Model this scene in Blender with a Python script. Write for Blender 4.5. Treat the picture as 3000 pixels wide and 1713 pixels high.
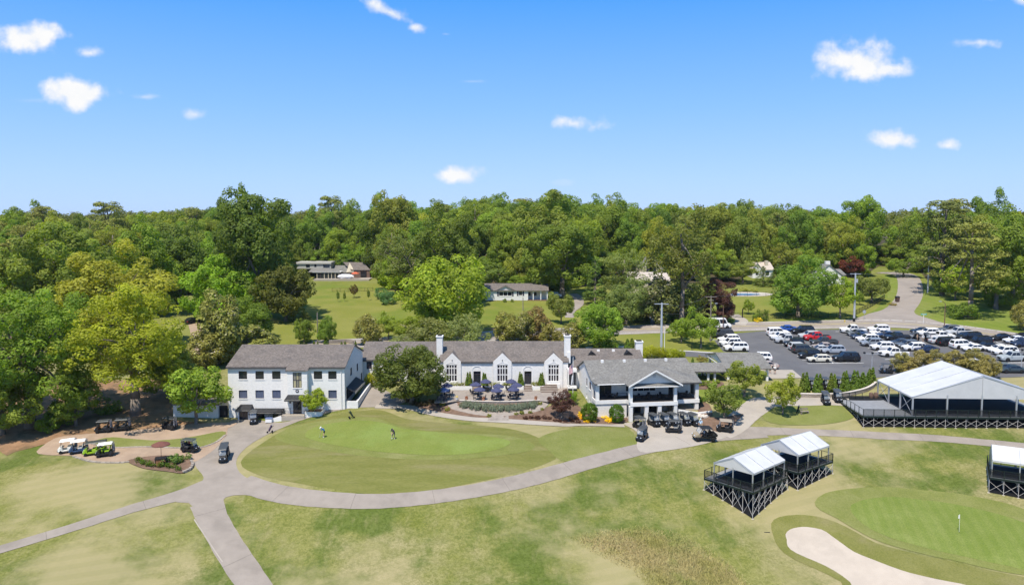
import bpy, math, random
import numpy as np
from mathutils import Vector, Matrix
from mathutils.geometry import delaunay_2d_cdt

R = math.radians
SC = bpy.context.scene
COL = SC.collection
for _o in list(bpy.data.objects):
    bpy.data.objects.remove(_o)

# ------------------------------------------------------------------ camera, sky, sun, exposure
F = 2200.0            # focal length in pixels of a 3000 px wide picture
VH = 640.0            # row of the horizon
PITCH = R(4.0)
CZ = 32.0             # camera height above the cart court
VC = VH + F * math.tan(PITCH)
cam_d = bpy.data.cameras.new('camera')
cam_d.sensor_width = 36.0
cam_d.lens = 36.0 * F / 3000.0
cam_d.shift_y = -(856.5 - VC) / 3000.0
cam_d.clip_start = 0.5
cam_d.clip_end = 12000
cam = bpy.data.objects.new('camera', cam_d)
COL.objects.link(cam)
cam.location = (0, 0, CZ)
cam.rotation_euler = (math.pi / 2 - PITCH, 0, 0)
SC.camera = cam

SUN_EL, SUN_AZ = R(63), R(26)     # azimuth: degrees left of straight behind the camera
SUNV = Vector((-math.sin(SUN_AZ) * math.cos(SUN_EL), -math.cos(SUN_AZ) * math.cos(SUN_EL), math.sin(SUN_EL)))
sun_d = bpy.data.lights.new('sun', 'SUN')
sun_d.energy = 4.8
sun_d.angle = R(0.53)
sun_d.color = (1.0, 0.93, 0.82)
sun = bpy.data.objects.new('sun', sun_d)
COL.objects.link(sun)
sun.rotation_euler = SUNV.to_track_quat('Z', 'Y').to_euler()
sun.location = (0, 0, 200)
SC.view_settings.view_transform = 'Standard'
SC.view_settings.look = 'None'
SC.view_settings.gamma = 1.0
SC.view_settings.exposure = 0.42
SC.cycles.max_bounces = 6; SC.cycles.diffuse_bounces = 4; SC.cycles.glossy_bounces = 2; SC.cycles.transmission_bounces = 3
SC.cycles.use_adaptive_sampling = True; SC.cycles.adaptive_threshold = 0.02
SC.cycles.caustics_reflective = False; SC.cycles.caustics_refractive = False

def N(nt, typ, loc=(0, 0), **kw):
    n = nt.nodes.new(typ)
    for k, v in kw.items():
        setattr(n, k, v)
    return n

def math_n(nt, op, a, b=None, clamp=False):
    n = nt.nodes.new('ShaderNodeMath'); n.operation = op; n.use_clamp = clamp
    for i, x in enumerate((a, b)):
        if x is None: continue
        if isinstance(x, (int, float)): n.inputs[i].default_value = x
        else: nt.links.new(x, n.inputs[i])
    return n.outputs[0]

def build_world():
    w = bpy.data.worlds.new('World'); SC.world = w; w.use_nodes = True
    w.cycles.sampling_method = 'MANUAL'; w.cycles.sample_map_resolution = 512
    nt = w.node_tree; nt.nodes.clear(); L = nt.links.new
    out = N(nt, 'ShaderNodeOutputWorld')
    sky = N(nt, 'ShaderNodeTexSky', sky_type='NISHITA')
    sky.sun_disc = False; sky.sun_elevation = SUN_EL; sky.sun_rotation = math.pi + SUN_AZ
    sky.altitude = 300; sky.air_density = 1.0; sky.dust_density = 0.3; sky.ozone_density = 3.0
    bg = N(nt, 'ShaderNodeBackground'); bg.inputs[1].default_value = 0.12
    tc = N(nt, 'ShaderNodeTexCoord'); sp = N(nt, 'ShaderNodeSeparateXYZ'); L(tc.outputs['Generated'], sp.inputs[0])
    rp = N(nt, 'ShaderNodeValToRGB'); L(sp.outputs[2], rp.inputs[0]); el = rp.color_ramp.elements   # clear summer air by height; unseen zenith stop dulled to cut blue light
    for i, (p_, c_) in enumerate([(0.0, (.37,.53,.86)), (.05, (.32,.505,.86)), (.14, (.20,.42,.83)), (.28, (.055,.285,.77)), (1.0, (.11,.23,.47))]):
        e_ = el[i] if i < 2 else el.new(p_)
        e_.position = p_; e_.color = (*c_, 1)
    sc_ = N(nt, 'ShaderNodeVectorMath', operation='SCALE'); L(rp.outputs[0], sc_.inputs[0]); sc_.inputs['Scale'].default_value = 1/.12
    mxs = N(nt, 'ShaderNodeMix', data_type='RGBA'); mxs.inputs[0].default_value = .9; L(sky.outputs[0], mxs.inputs[6]); L(sc_.outputs[0], mxs.inputs[7])
    L(mxs.outputs[2], bg.inputs[0])
    ay = math_n(nt, 'MAXIMUM', math_n(nt, 'ABSOLUTE', sp.outputs[1]), 0.02)
    a = math_n(nt, 'DIVIDE', sp.outputs[0], ay); b = math_n(nt, 'DIVIDE', sp.outputs[2], ay)
    cb = N(nt, 'ShaderNodeCombineXYZ'); L(a, cb.inputs[0]); L(b, cb.inputs[1])
    def noise(scale, detail, rough, w_):
        n = N(nt, 'ShaderNodeTexNoise'); n.noise_dimensions = '3D'
        n.inputs['Scale'].default_value = scale; n.inputs['Detail'].default_value = detail; n.inputs['Roughness'].default_value = rough
        m = N(nt, 'ShaderNodeMapping'); m.inputs['Location'].default_value = (w_, 0, w_); L(cb.outputs[0], m.inputs[0]); L(m.outputs[0], n.inputs[0])
        return n.outputs[0]
    n1 = math_n(nt, 'SUBTRACT', noise(30, 7, 0.56, 0.3), 0.5)
    n2 = math_n(nt, 'SUBTRACT', noise(11, 3, 0.5, 4.1), 0.5)
    nz = math_n(nt, 'ADD', math_n(nt, 'MULTIPLY', n1, 1.9), math_n(nt, 'MULTIPLY', n2, 2.2))
    # clouds: centre and half size in pixels of the photograph, density
    cl = [(110,122,155,66,1.0),(285,166,62,34,.95),(262,274,130,60,1.0),(438,290,58,20,.6),(578,340,55,26,.65),(110,300,70,14,.28),
          (1150,52,112,34,1.0,-.44),(1222,92,40,24,.8),(1310,112,24,10,.4),(1388,246,60,9,.3),(1678,366,100,46,.95),(1345,512,75,38,.95),(1640,535,40,14,.25),
          (2490,190,190,76,1.0),(2590,210,90,40,.9),(2832,136,105,38,.9),(2610,413,98,38,.95),(2768,428,58,32,.85),(2980,15,70,36,.8),(2850,15,60,18,.3)]
    rnd = random.Random(5)
    for i in range(9):
        uu = rnd.choice([rnd.uniform(-3500, -250), rnd.uniform(3250, 6500)])
        cl.append((uu, rnd.uniform(-900, 520), rnd.uniform(60, 190), rnd.uniform(26, 70), rnd.uniform(.5, 1)))
    for i in range(3):
        cl.append((rnd.uniform(-200, 3200), rnd.uniform(-1800, -150), rnd.uniform(90, 200), rnd.uniform(40, 90), rnd.uniform(.5, 1)))
    tot = None; low = None
    for (u, v, rx, ry, dens, *an) in cl:
        a0 = (u - 1500) / F; b0 = (VH - v) / F
        m = N(nt, 'ShaderNodeMapping'); m.vector_type = 'TEXTURE'
        m.inputs['Location'].default_value = (a0, b0, 0); m.inputs['Scale'].default_value = (rx * 1.12 / F, ry * .84 / F, 1)
        m.inputs['Rotation'].default_value = (0, 0, an[0] if an else 0)
        L(cb.outputs[0], m.inputs[0])
        ln = N(nt, 'ShaderNodeVectorMath', operation='LENGTH'); L(m.outputs[0], ln.inputs[0])
        e = math_n(nt, 'SUBTRACT', 0.86, ln.outputs['Value'])
        e = math_n(nt, 'MULTIPLY', math_n(nt, 'ADD', e, nz), 1.3, clamp=True)
        fall = math_n(nt, 'MULTIPLY', math_n(nt, 'SUBTRACT', 1.75, ln.outputs['Value']), 1.6, clamp=True)
        e = math_n(nt, 'MULTIPLY', math_n(nt, 'MULTIPLY', e, fall), dens)
        tot = e if tot is None else math_n(nt, 'MAXIMUM', tot, e)
    ramp = N(nt, 'ShaderNodeMapRange', interpolation_type='SMOOTHSTEP'); L(tot, ramp.inputs[0]); ramp.inputs[1].default_value = 0.0; ramp.inputs[2].default_value = 1.05
    crm = N(nt, 'ShaderNodeMix', data_type='RGBA')
    crm.inputs[6].default_value = (0.80, 0.86, 0.95, 1); crm.inputs[7].default_value = (1.0, 1.0, 1.0, 1)
    L(math_n(nt, 'ADD', math_n(nt, 'MULTIPLY', tot, 0.9), math_n(nt, 'MULTIPLY', n1, 1.0), clamp=True), crm.inputs[0])
    cbg = N(nt, 'ShaderNodeBackground'); cbg.inputs[1].default_value = 0.74; L(crm.outputs[2], cbg.inputs[0])
    mx = N(nt, 'ShaderNodeMixShader'); L(ramp.outputs[0], mx.inputs[0]); L(bg.outputs[0], mx.inputs[1]); L(cbg.outputs[0], mx.inputs[2])
    L(mx.outputs[0], out.inputs[0])
build_world()

# ------------------------------------------------------------------ materials
MATS = {}
def mat(name, col=(.5, .5, .5), rough=.8, col2=None, col3=None, scale=1.0, detail=4, scale3=None, bump=0, bscale=None, metal=0, spec=.3,
        tint=False, brick=None, coords='Object', contrast=1.0, c3amt=.5, trans=0, alpha=None, emit=None, jitter=0, wave=None, stretch=None, grain=0):
    """Procedural material: base colour mottled by noise towards col2 and in patches towards col3; tint multiplies in the object's own colour."""
    if name in MATS: return MATS[name]
    m = bpy.data.materials.new(name); m.use_nodes = True; MATS[name] = m
    nt = m.node_tree; nt.nodes.clear(); L = nt.links.new
    out = N(nt, 'ShaderNodeOutputMaterial'); bs = N(nt, 'ShaderNodeBsdfPrincipled')
    bs.inputs['Roughness'].default_value = rough; bs.inputs['Metallic'].default_value = metal
    bs.inputs['Specular IOR Level'].default_value = spec
    L(bs.outputs[0], out.inputs[0])
    tc = N(nt, 'ShaderNodeTexCoord'); vec = tc.outputs[coords]
    if stretch:
        mp = N(nt, 'ShaderNodeMapping'); mp.inputs['Scale'].default_value = stretch; L(vec, mp.inputs[0]); vec = mp.outputs[0]
    def noise(sc, de=4, ro=.6):
        n = N(nt, 'ShaderNodeTexNoise'); n.inputs['Scale'].default_value = sc; n.inputs['Detail'].default_value = de; n.inputs['Roughness'].default_value = ro
        L(vec, n.inputs[0]); return n.outputs[0]
    def mix(fac, a, b, typ='MIX'):
        x = N(nt, 'ShaderNodeMix', data_type='RGBA'); x.blend_type = typ
        for i, s in ((0, fac), (6, a), (7, b)):
            if isinstance(s, (int, float)): x.inputs[i].default_value = s
            elif isinstance(s, tuple): x.inputs[i].default_value = (*s[:3], 1)
            else: L(s, x.inputs[i])
        return x.outputs[2]
    def ramp(v, lo, hi):
        r = N(nt, 'ShaderNodeMapRange', interpolation_type='SMOOTHSTEP'); L(v, r.inputs[0]); r.inputs[1].default_value = lo; r.inputs[2].default_value = hi; return r.outputs[0]
    c = tuple(col)
    if col2:
        k = .22 / contrast
        c = mix(ramp(noise(scale, detail), .5 - k, .5 + k), c, tuple(col2))
    if col3:
        c = mix(math_n(nt, 'MULTIPLY', ramp(noise(scale3 or scale * .2, 5, .65), .48, .66), c3amt), c, tuple(col3))
    if wave:    # mown bands: (scale, angle, amount, darker colour factor)
        mp = N(nt, 'ShaderNodeMapping'); mp.inputs['Rotation'].default_value = (0, 0, R(wave[1])); L(tc.outputs[coords], mp.inputs[0])
        wv = N(nt, 'ShaderNodeTexWave'); wv.inputs['Scale'].default_value = wave[0]; wv.inputs['Distortion'].default_value = .6; wv.inputs['Detail'].default_value = 1; wv.inputs['Detail Scale'].default_value = .3; L(mp.outputs[0], wv.inputs[0])
        c = mix(math_n(nt, 'MULTIPLY', ramp(wv.outputs['Fac'], .35, .65), wave[2]), c, (.82, .9, .7), 'MULTIPLY')
    if grain: c = mix(math_n(nt, 'MULTIPLY', ramp(noise(5.5, 6, .7), .40, .62), grain), c, (.55, .62, .46), 'MULTIPLY')
    if brick:   # (width, height, mortar colour, second colour) measured in metres on x+y / z
        sx = N(nt, 'ShaderNodeSeparateXYZ'); L(tc.outputs[coords], sx.inputs[0])
        cx = N(nt, 'ShaderNodeCombineXYZ'); L(math_n(nt, 'ADD', sx.outputs[0], math_n(nt, 'MULTIPLY', sx.outputs[1], .97)), cx.inputs[0]); L(sx.outputs[2], cx.inputs[1])
        bt = N(nt, 'ShaderNodeTexBrick'); L(cx.outputs[0], bt.inputs[0]); bt.inputs['Scale'].default_value = 1
        bt.inputs['Brick Width'].default_value = brick[0]; bt.inputs['Row Height'].default_value = brick[1]
        bt.inputs['Mortar Size'].default_value = brick[1] * .07; bt.inputs['Bias'].default_value = -.3
        bt.inputs['Color1'].default_value = (1, 1, 1, 1); bt.inputs['Color2'].default_value = (*brick[3], 1); bt.inputs['Mortar'].default_value = (*brick[2], 1)
        c = mix(1.0, c, bt.outputs['Color'], 'MULTIPLY')
    oi = None
    if tint or jitter:
        oi = N(nt, 'ShaderNodeObjectInfo')
    if tint: c = mix(1.0, c, oi.outputs['Color'], 'MULTIPLY')
    if jitter:
        h = N(nt, 'ShaderNodeHueSaturation'); L(c, h.inputs['Color']) if not isinstance(c, tuple) else None
        if isinstance(c, tuple): h.inputs['Color'].default_value = (*c, 1)
        L(math_n(nt, 'ADD', math_n(nt, 'MULTIPLY', oi.outputs['Random'], jitter * 2), 1 - jitter), h.inputs['Value']); c = h.outputs[0]
    if isinstance(c, tuple): bs.inputs['Base Color'].default_value = (*c, 1)
    else: L(c, bs.inputs['Base Color'])
    if bump:
        b = N(nt, 'ShaderNodeBump'); b.inputs['Strength'].default_value = bump; b.inputs['Distance'].default_value = .05
        L(noise(bscale or scale * 3, 6, .7), b.inputs['Height']); L(b.outputs[0], bs.inputs['Normal'])
    if trans:
        tr = N(nt, 'ShaderNodeBsdfTranslucent')
        if isinstance(c, tuple): tr.inputs[0].default_value = (*c, 1)
        else: L(c, tr.inputs[0])
        mx = N(nt, 'ShaderNodeMixShader'); mx.inputs[0].default_value = trans; L(bs.outputs[0], mx.inputs[1]); L(tr.outputs[0], mx.inputs[2]); L(mx.outputs[0], out.inputs[0])
    if alpha is not None: bs.inputs['Alpha'].default_value = alpha
    if emit: bs.inputs['Emission Color'].default_value = (*emit, 1); bs.inputs['Emission Strength'].default_value = 1
    return m

# ------------------------------------------------------------------ mesh building
def mesh_from(name, v, f, mats, mi=None, smooth=False):
    me = bpy.data.meshes.new(name); me.from_pydata(v, [], f)
    for m in (mats if isinstance(mats, (list, tuple)) else [mats]): me.materials.append(m)
    if mi is not None and len(mi): me.polygons.foreach_set('material_index', mi)
    if smooth: me.polygons.foreach_set('use_smooth', [True] * len(f))
    me.update(); return me

class MB:
    def __init__(s): s.v = []; s.f = []
    def poly(s, *p):
        n = len(s.v); s.v += [tuple(q) for q in p]; s.f.append(tuple(range(n, n + len(p)))); return s
    def box(s, x0, x1, y0, y1, z0, z1):
        n = len(s.v)
        s.v += [(x0,y0,z0),(x1,y0,z0),(x1,y1,z0),(x0,y1,z0),(x0,y0,z1),(x1,y0,z1),(x1,y1,z1),(x0,y1,z1)]
        s.f += [tuple(n+i for i in q) for q in ((0,3,2,1),(4,5,6,7),(0,1,5,4),(1,2,6,5),(2,3,7,6),(3,0,4,7))]; return s
    def cbox(s, c, d): return s.box(c[0]-d[0]/2, c[0]+d[0]/2, c[1]-d[1]/2, c[1]+d[1]/2, c[2]-d[2]/2, c[2]+d[2]/2)
    def hexa(s, b, t):
        """b and t: four points of the lower and of the upper face, in order"""
        n = len(s.v); s.v += [tuple(p) for p in b] + [tuple(p) for p in t]
        s.f += [tuple(n+i for i in q) for q in ((0,3,2,1),(4,5,6,7),(0,1,5,4),(1,2,6,5),(2,3,7,6),(3,0,4,7))]; return s
    def slab(s, pts, t):
        """polygon given a thickness t downwards (z)"""
        n = len(s.v); k = len(pts)
        s.v += [tuple(p) for p in pts] + [(p[0], p[1], p[2]-t) for p in pts]
        s.f.append(tuple(range(n, n+k))); s.f.append(tuple(range(n+2*k-1, n+k-1, -1)))
        for i in range(k):
            j = (i+1) % k; s.f.append((n+i, n+k+i, n+k+j, n+j))
        return s
    def tube(s, p0, p1, r0, r1=None, n=6, caps=True):
        r1 = r0 if r1 is None else r1
        a = Vector(p0); b = Vector(p1); d = (b-a)
        if d.length < 1e-6: return s
        q = d.to_track_quat('Z', 'Y'); k = len(s.v)
        for c, r in ((a, r0), (b, r1)):
            for i in range(n):
                t = 2*math.pi*i/n; s.v.append(tuple(c + q @ Vector((r*math.cos(t), r*math.sin(t), 0))))
        for i in range(n):
            j = (i+1) % n; s.f.append((k+i, k+j, k+n+j, k+n+i))
        if caps: s.f.append(tuple(range(k+n-1, k-1, -1))); s.f.append(tuple(range(k+n, k+2*n)))
        return s
    def lathe(s, c, prof, n=12, axis='Z'):
        k = len(s.v)
        for r, z in prof:
            for i in range(n):
                t = 2*math.pi*i/n; x, y = r*math.cos(t), r*math.sin(t)
                s.v.append((c[0]+x, c[1]+y, c[2]+z) if axis == 'Z' else (c[0]+x, c[1]+z, c[2]+y))
        for a in range(len(prof)-1):
            for i in range(n):
                j = (i+1) % n; s.f.append((k+a*n+i, k+a*n+j, k+(a+1)*n+j, k+(a+1)*n+i))
        if prof[0][0] > 1e-4: s.f.append(tuple(range(k+n-1, k-1, -1)))
        if prof[-1][0] > 1e-4: e = k+(len(prof)-1)*n; s.f.append(tuple(range(e, e+n)))
        return s
    def blob(s, c, rx, ry, rz, n=8, m=6, rnd=None, j=0):
        prof = []
        k = len(s.v)
        for a in range(m+1):
            th = math.pi*a/m
            for i in range(n):
                t = 2*math.pi*(i+.5*(a % 2))/n; q = 1 + (rnd.uniform(-j, j) if rnd and 0 < a < m else 0)
                s.v.append((c[0]+rx*q*math.sin(th)*math.cos(t), c[1]+ry*q*math.sin(th)*math.sin(t), c[2]-rz*q*math.cos(th)))
        for a in range(m):
            for i in range(n):
                jn = (i+1) % n; s.f.append((k+a*n+i, k+a*n+jn, k+(a+1)*n+jn, k+(a+1)*n+i))
        return s
    def mesh(s, name, m, smooth=False): return mesh_from(name, s.v, s.f, m, None, smooth)
    def build(s, name, m, parent=None, world=None, smooth=False, bevel=0):
        v = s.v
        if world is not None:
            loc = world.location; a = -world.rotation_euler.z; ca, sa = math.cos(a), math.sin(a); sc = 1.0
            v = [((x-loc[0])*ca-(y-loc[1])*sa, (x-loc[0])*sa+(y-loc[1])*ca, z-loc[2]) for x, y, z in v]
        me = mesh_from(name, v, s.f, m, None, smooth)
        o = put(name, me, parent)
        if bevel:
            b = o.modifiers.new('bevel', 'BEVEL'); b.width = bevel; b.segments = 2; b.limit_method = 'ANGLE'
        return o

def put(name, me, parent=None, loc=(0, 0, 0), rot=(0, 0, 0), scale=(1, 1, 1), color=None):
    o = bpy.data.objects.new(name, me); COL.objects.link(o)
    if parent is not None: o.parent = parent
    o.location = loc; o.rotation_euler = rot; o.scale = scale
    if color: o.color = (*color[:3], 1)
    return o

def tag(o, label=None, cat=None, group=None, kind=None):
    if label: o['label'] = label
    if cat: o['category'] = cat
    if group: o['group'] = group
    if kind: o['kind'] = kind
    return o

def thing(name, label, cat, loc=(0, 0, 0), rotz=0, group=None):
    o = bpy.data.objects.new(name, None); COL.objects.link(o)
    o.empty_display_size = .3
    o.location = loc; o.rotation_euler = (0, 0, rotz)
    return tag(o, label, cat, group)

# pixel frames of the photograph (3000 x 1713) and of enlarged pieces of it
def fv(x, y): return (x * 1.17647, y * 1.17647)
def z1(x, y): return (640 + x * .27473, 960 + y * .27473)
def z2(x, y): return (1180 + x * .21293, 940 + y * .21293)
def z3(x, y): return (1640 + x * .25408, 940 + y * .25408)
def z4(x, y): return (2080 + x * .24721, 860 + y * .24721)
def z5(x, y): return (2400 + x * .23529, 1000 + y * .23529)
def z6(x, y): return (2000 + x * .39216, 1220 + y * .39216)
def z7(x, y): return (x * .30907, 1150 + y * .30907)
def z8(x, y): return (2200 + x * .31373, 840 + y * .31373)
def z9(x, y): return (700 + x * .5098, 1180 + y * .5098)
def za(x, y): return (x * .39155, 780 + y * .39155)
def zb(x, y): return (2400 + x * .23529, 700 + y * .23529)
def zc(x, y): return (660 + x * .16471, 1100 + y * .16471)
def zd(x, y): return (840 + x * .31373, 740 + y * .31373)
def ze(x, y): return (1840 + x * .25882, 740 + y * .25882)
def zf(x, y): return (1300 + x * .31596, 520 + y * .31596)
def zg(x, y): return (1780 + x * .16484, 1060 + y * .16484)

CP, SP = math.cos(PITCH), math.sin(PITCH)
def ray(u, v):
    a = (u - 1500) / F; b = (VC - v) / F
    return np.array((a, CP + b * SP, -SP + b * CP))
def PY(u, v, y):
    """point seen at pixel u, v on the upright plane at distance y"""
    d = ray(u, v); t = y / d[1]; return Vector((d[0]*t, y, CZ + d[2]*t))
def PZ(u, v, z):
    """point seen at pixel u, v on the level plane at height z"""
    d = ray(u, v); t = (z - CZ) / d[2]; return Vector((d[0]*t, d[1]*t, z))
# ------------------------------------------------------------------ terrain
_cp = []
def cpt(p, z): q = PZ(p[0], p[1], z); _cp.append((q.x, q.y, z))
for u, v, z in [(100,1700,-5.2),(700,1700,-6.2),(1300,1700,-6.6),(1900,1690,-7.0),(2400,1690,-7.0),(2950,1690,-6.6),
                (60,1560,-3.8),(500,1520,-3.3),(1000,1560,-4.2),(1500,1560,-4.6),(1900,1540,-4.6),(2300,1580,-5.4),
                (0,1420,-2.2),(300,1420,-2.0),(620,1420,-1.9),(1000,1470,-2.5),(1350,1445,-2.3),(1600,1390,-1.6),(1800,1330,-0.9),(1900,1420,-2.4),
                (250,1340,-1.2),(450,1340,-1.0),(620,1330,-0.8),(700,1260,-0.2),(760,1235,0.0),(660,1232,0.0),(860,1245,0.3),(960,1205,1.3),(1080,1150,2.2),
                (1000,1290,0.3),(1300,1310,0.1),(1130,1235,0.9),(1500,1335,-.2),(1250,1380,-1.0),(1700,1270,0.3),(1500,1262,0.6),(1800,1275,0.0),(1900,1245,0.0),(2000,1250,0.0),
                (2050,1290,-.3),(1800,1222,0.1),(1690,1225,0.5),(1560,1223,1.0),(1400,1216,1.1),(1270,1192,1.5),
                (1480,1202,1.6),(1350,1190,1.8),(1620,1192,1.8),
                (1480,1176,2.4),(1480,1142,2.4),(1300,1165,2.4),(1620,1165,2.4),(1200,1140,2.5),
                (2120,1240,0.2),(2060,1195,1.6),(2180,1170,1.9),(2300,1215,0.5),(2260,1175,1.4),(2420,1180,1.6),(2540,1230,.7),(2700,1247,.3),(2950,1262,0.1),
                (2300,1280,-.6),(2600,1290,-.8),(2900,1310,-1.0),(2200,1350,-1.8),(2206,1512,-4.0),(2060,1455,-2.9),(2314,1446,-2.9),(2460,1405,-2.6),(2340,1430,-2.8),
                (2700,1370,-2.2),(2900,1430,-3.0),(2700,1460,-4.0),(2560,1540,-4.8),(2800,1560,-4.9),(2950,1620,-5.4),(2600,1620,-5.6),
                (2250,1130,2.3),(2450,1122,2.4),(2600,1090,2.7),(2300,1060,2.9),(2480,1058,3.0),(2700,1030,3.4),(2950,1060,3.2),
                (2300,1000,4.0),(2550,985,4.5),(2900,985,4.8),(2150,1000,3.9),(2000,1020,3.6),
                (1450,985,4.5),(1700,972,4.7),(2000,962,5.0),(2300,952,5.4),(2600,945,5.8),(2980,992,5.0),
                (1250,1000,4.2),(1000,1000,4.2),(1000,930,5.8),(1000,870,7.4),(1050,830,8.8),(1450,960,5.4),(1520,880,8.0),(1700,920,6.2),(2250,900,7.2),(2400,870,8.6),(2000,905,7.0),
                (2640,900,7.4),(2640,860,9.2),(2640,812,12.0),(2850,930,6.8),(2800,880,8.8),(2980,880,9.0),
                (398,1212,0.6),(250,1240,0.0),(150,1290,-.6),(20,1320,-1.2),(300,1150,2.0),(120,1150,2.4),(550,1080,3.0),(590,960,5.4),(350,950,5.6),(100,980,5.0),(300,850,8.4),(750,930,5.8),(800,860,7.8)]:
    cpt((u, v), z)
for x, y, z in [(-120,60,-6),(0,45,-8.5),(60,50,-9),(130,60,-9),(-150,140,1),(150,140,2.5),(-200,220,8),(200,200,8),
                (-150,300,11.5),(0,300,12.5),(150,300,13),(-60,340,13.5),(80,340,14.5),(-300,400,14),(-100,420,15.5),(100,420,16.5),(300,400,15.5),(-400,620,16),(0,650,19),(400,620,17),(0,520,17.5),(-220,520,16),(220,520,16.5)]:
    _cp.append((x, y, z))
_C = np.array(_cp)
def _tps():
    X = _C[:, :2] / 100.0; n = len(X)
    d = np.hypot(X[:, None, 0] - X[None, :, 0], X[:, None, 1] - X[None, :, 1])
    K = np.where(d > 0, d * d * np.log(d + 1e-12), 0) + np.eye(n) * 4e-4
    Pm = np.hstack([np.ones((n, 1)), X]); A = np.zeros((n + 3, n + 3)); A[:n, :n] = K; A[:n, n:] = Pm; A[n:, :n] = Pm.T
    return X, np.linalg.solve(A, np.concatenate([_C[:, 2], np.zeros(3)]))
_TX, _TW = _tps()
def _tz(x, y):
    q = np.stack([x.ravel(), y.ravel()], 1) / 100.0; out = np.zeros(len(q))
    for i in range(0, len(q), 20000):
        b = q[i:i+20000]; d2 = (b[:, None, 0] - _TX[None, :, 0])**2 + (b[:, None, 1] - _TX[None, :, 1])**2
        out[i:i+20000] = (.5 * d2 * np.log(d2 + 1e-12)) @ _TW[:-3] + _TW[-3] + b @ _TW[-2:]
    return out.reshape(x.shape)

def _axis(dense0, dense1, step, lo, hi, grow=1.16):
    a = list(np.arange(dense0, dense1 + 1e-6, step)); s = step
    while a[-1] < hi: s *= grow; a.append(a[-1] + s)
    s = step
    while a[0] > lo: s *= grow; a.insert(0, a[0] - s)
    return np.array(a)
GX = _axis(-92, 118, 1.1, -4000, 4000); GY = _axis(58, 235, 1.1, 12, 5000)
_gx, _gy = np.meshgrid(GX, GY)
_cx = np.clip(_gx, -420, 420); _cy = np.clip(_gy, 40, 660)
GZ = _tz(_cx, _cy)
_far = np.clip((_gy - 560) / 900, 0, 1) + np.clip((np.abs(_gx) - 420) / 1500, 0, 1)
GZ = GZ * (1 - np.clip(_far, 0, 1)) + 20 * np.clip(_far, 0, 1)
def dip(p, z, rx, ry, rot, depth):
    q = PZ(p[0], p[1], z); c, s = math.cos(rot), math.sin(rot)
    dx, dy = _gx - q.x, _gy - q.y; a = (dx*c + dy*s) / rx; b = (-dx*s + dy*c) / ry
    global GZ; GZ = GZ - depth * np.exp(-(a*a + b*b)*1.2)
_b0 = PZ(*z6(900, 880), -5.0); _b1 = PZ(*z6(1900, 1300), -5.8)
_br = math.atan2(_b1.y - _b0.y, _b1.x - _b0.x)
dip(z6(1350, 1110), -5.4, 15, 5.2, _br, 0.7)
def pad(poly, z, blend):
    """level platform with a soft edge"""
    global GZ
    pts = np.array(densify_([(p[0], p[1]) for p in poly])); x, y = _gx.ravel(), _gy.ravel()
    k = (x > pts[:, 0].min()-blend) & (x < pts[:, 0].max()+blend) & (y > pts[:, 1].min()-blend) & (y < pts[:, 1].max()+blend); ii = np.where(k)[0]
    d = np.min(np.hypot(x[ii, None]-pts[None, :, 0], y[ii, None]-pts[None, :, 1]), axis=1); d[inside(poly, x[ii], y[ii])] = 0
    w = np.clip(1-d/blend, 0, 1); w = w*w*(3-2*w); g_ = GZ.ravel().copy(); g_[ii] = g_[ii]*(1-w)+z*w; GZ = g_.reshape(GZ.shape)
def densify_(p):
    return [tuple(np.array(p[i])*(1-t)+np.array(p[(i+1) % len(p)])*t) for i in range(len(p)) for t in np.linspace(0, 1, 12, endpoint=False)]
def inside(poly, x, y):
    px = np.array([p[:2] for p in poly]); r = np.zeros(len(x), bool); n = len(px); j = n-1
    for i in range(n):
        xi, yi = px[i]; xj, yj = px[j]
        c = ((yi > y) != (yj > y)) & (x < (xj-xi)*(y-yi)/((yj-yi) or 1e-12) + xi); r ^= c; j = i
    return r
_q = [PZ(*z2(*p), 2.4) for p in ((560,1105),(780,1092),(1300,1095),(1880,1085),(2150,1060),(2280,1000))]
pad([(p.x, p.y) for p in _q] + [(_q[-1].x+1, _q[-1].y+26), (_q[0].x-3, _q[0].y+26)], 2.36, 1.3)
_o = PZ(1848, 1235, 0.0); _c, _s = math.cos(R(8)), math.sin(R(8))
pad([(_o.x+a*_c-b*_s, _o.y+a*_s+b*_c) for a, b in ((-.5,-4),(9,-4),(7.7,4.5),(-.3,4.5))], 0.0, 1.4)
pad([(_o.x+a*_c-b*_s, _o.y+a*_s+b*_c) for a, b in ((9.0,.9),(13.2,.9),(13.2,4.6),(9.0,4.6))], 1.2, 1.2)
_nr = np.random.RandomState(3)
_bumps = np.zeros_like(GZ)
for _ in range(160):
    bx, by, br, bh = _nr.uniform(-90, 115), _nr.uniform(55, 104), _nr.uniform(4, 9), _nr.uniform(-.14, .14)
    _bumps += bh * np.exp(-((_gx-bx)**2 + (_gy-by)**2) / br**2)
GZ = GZ + _bumps

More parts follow.
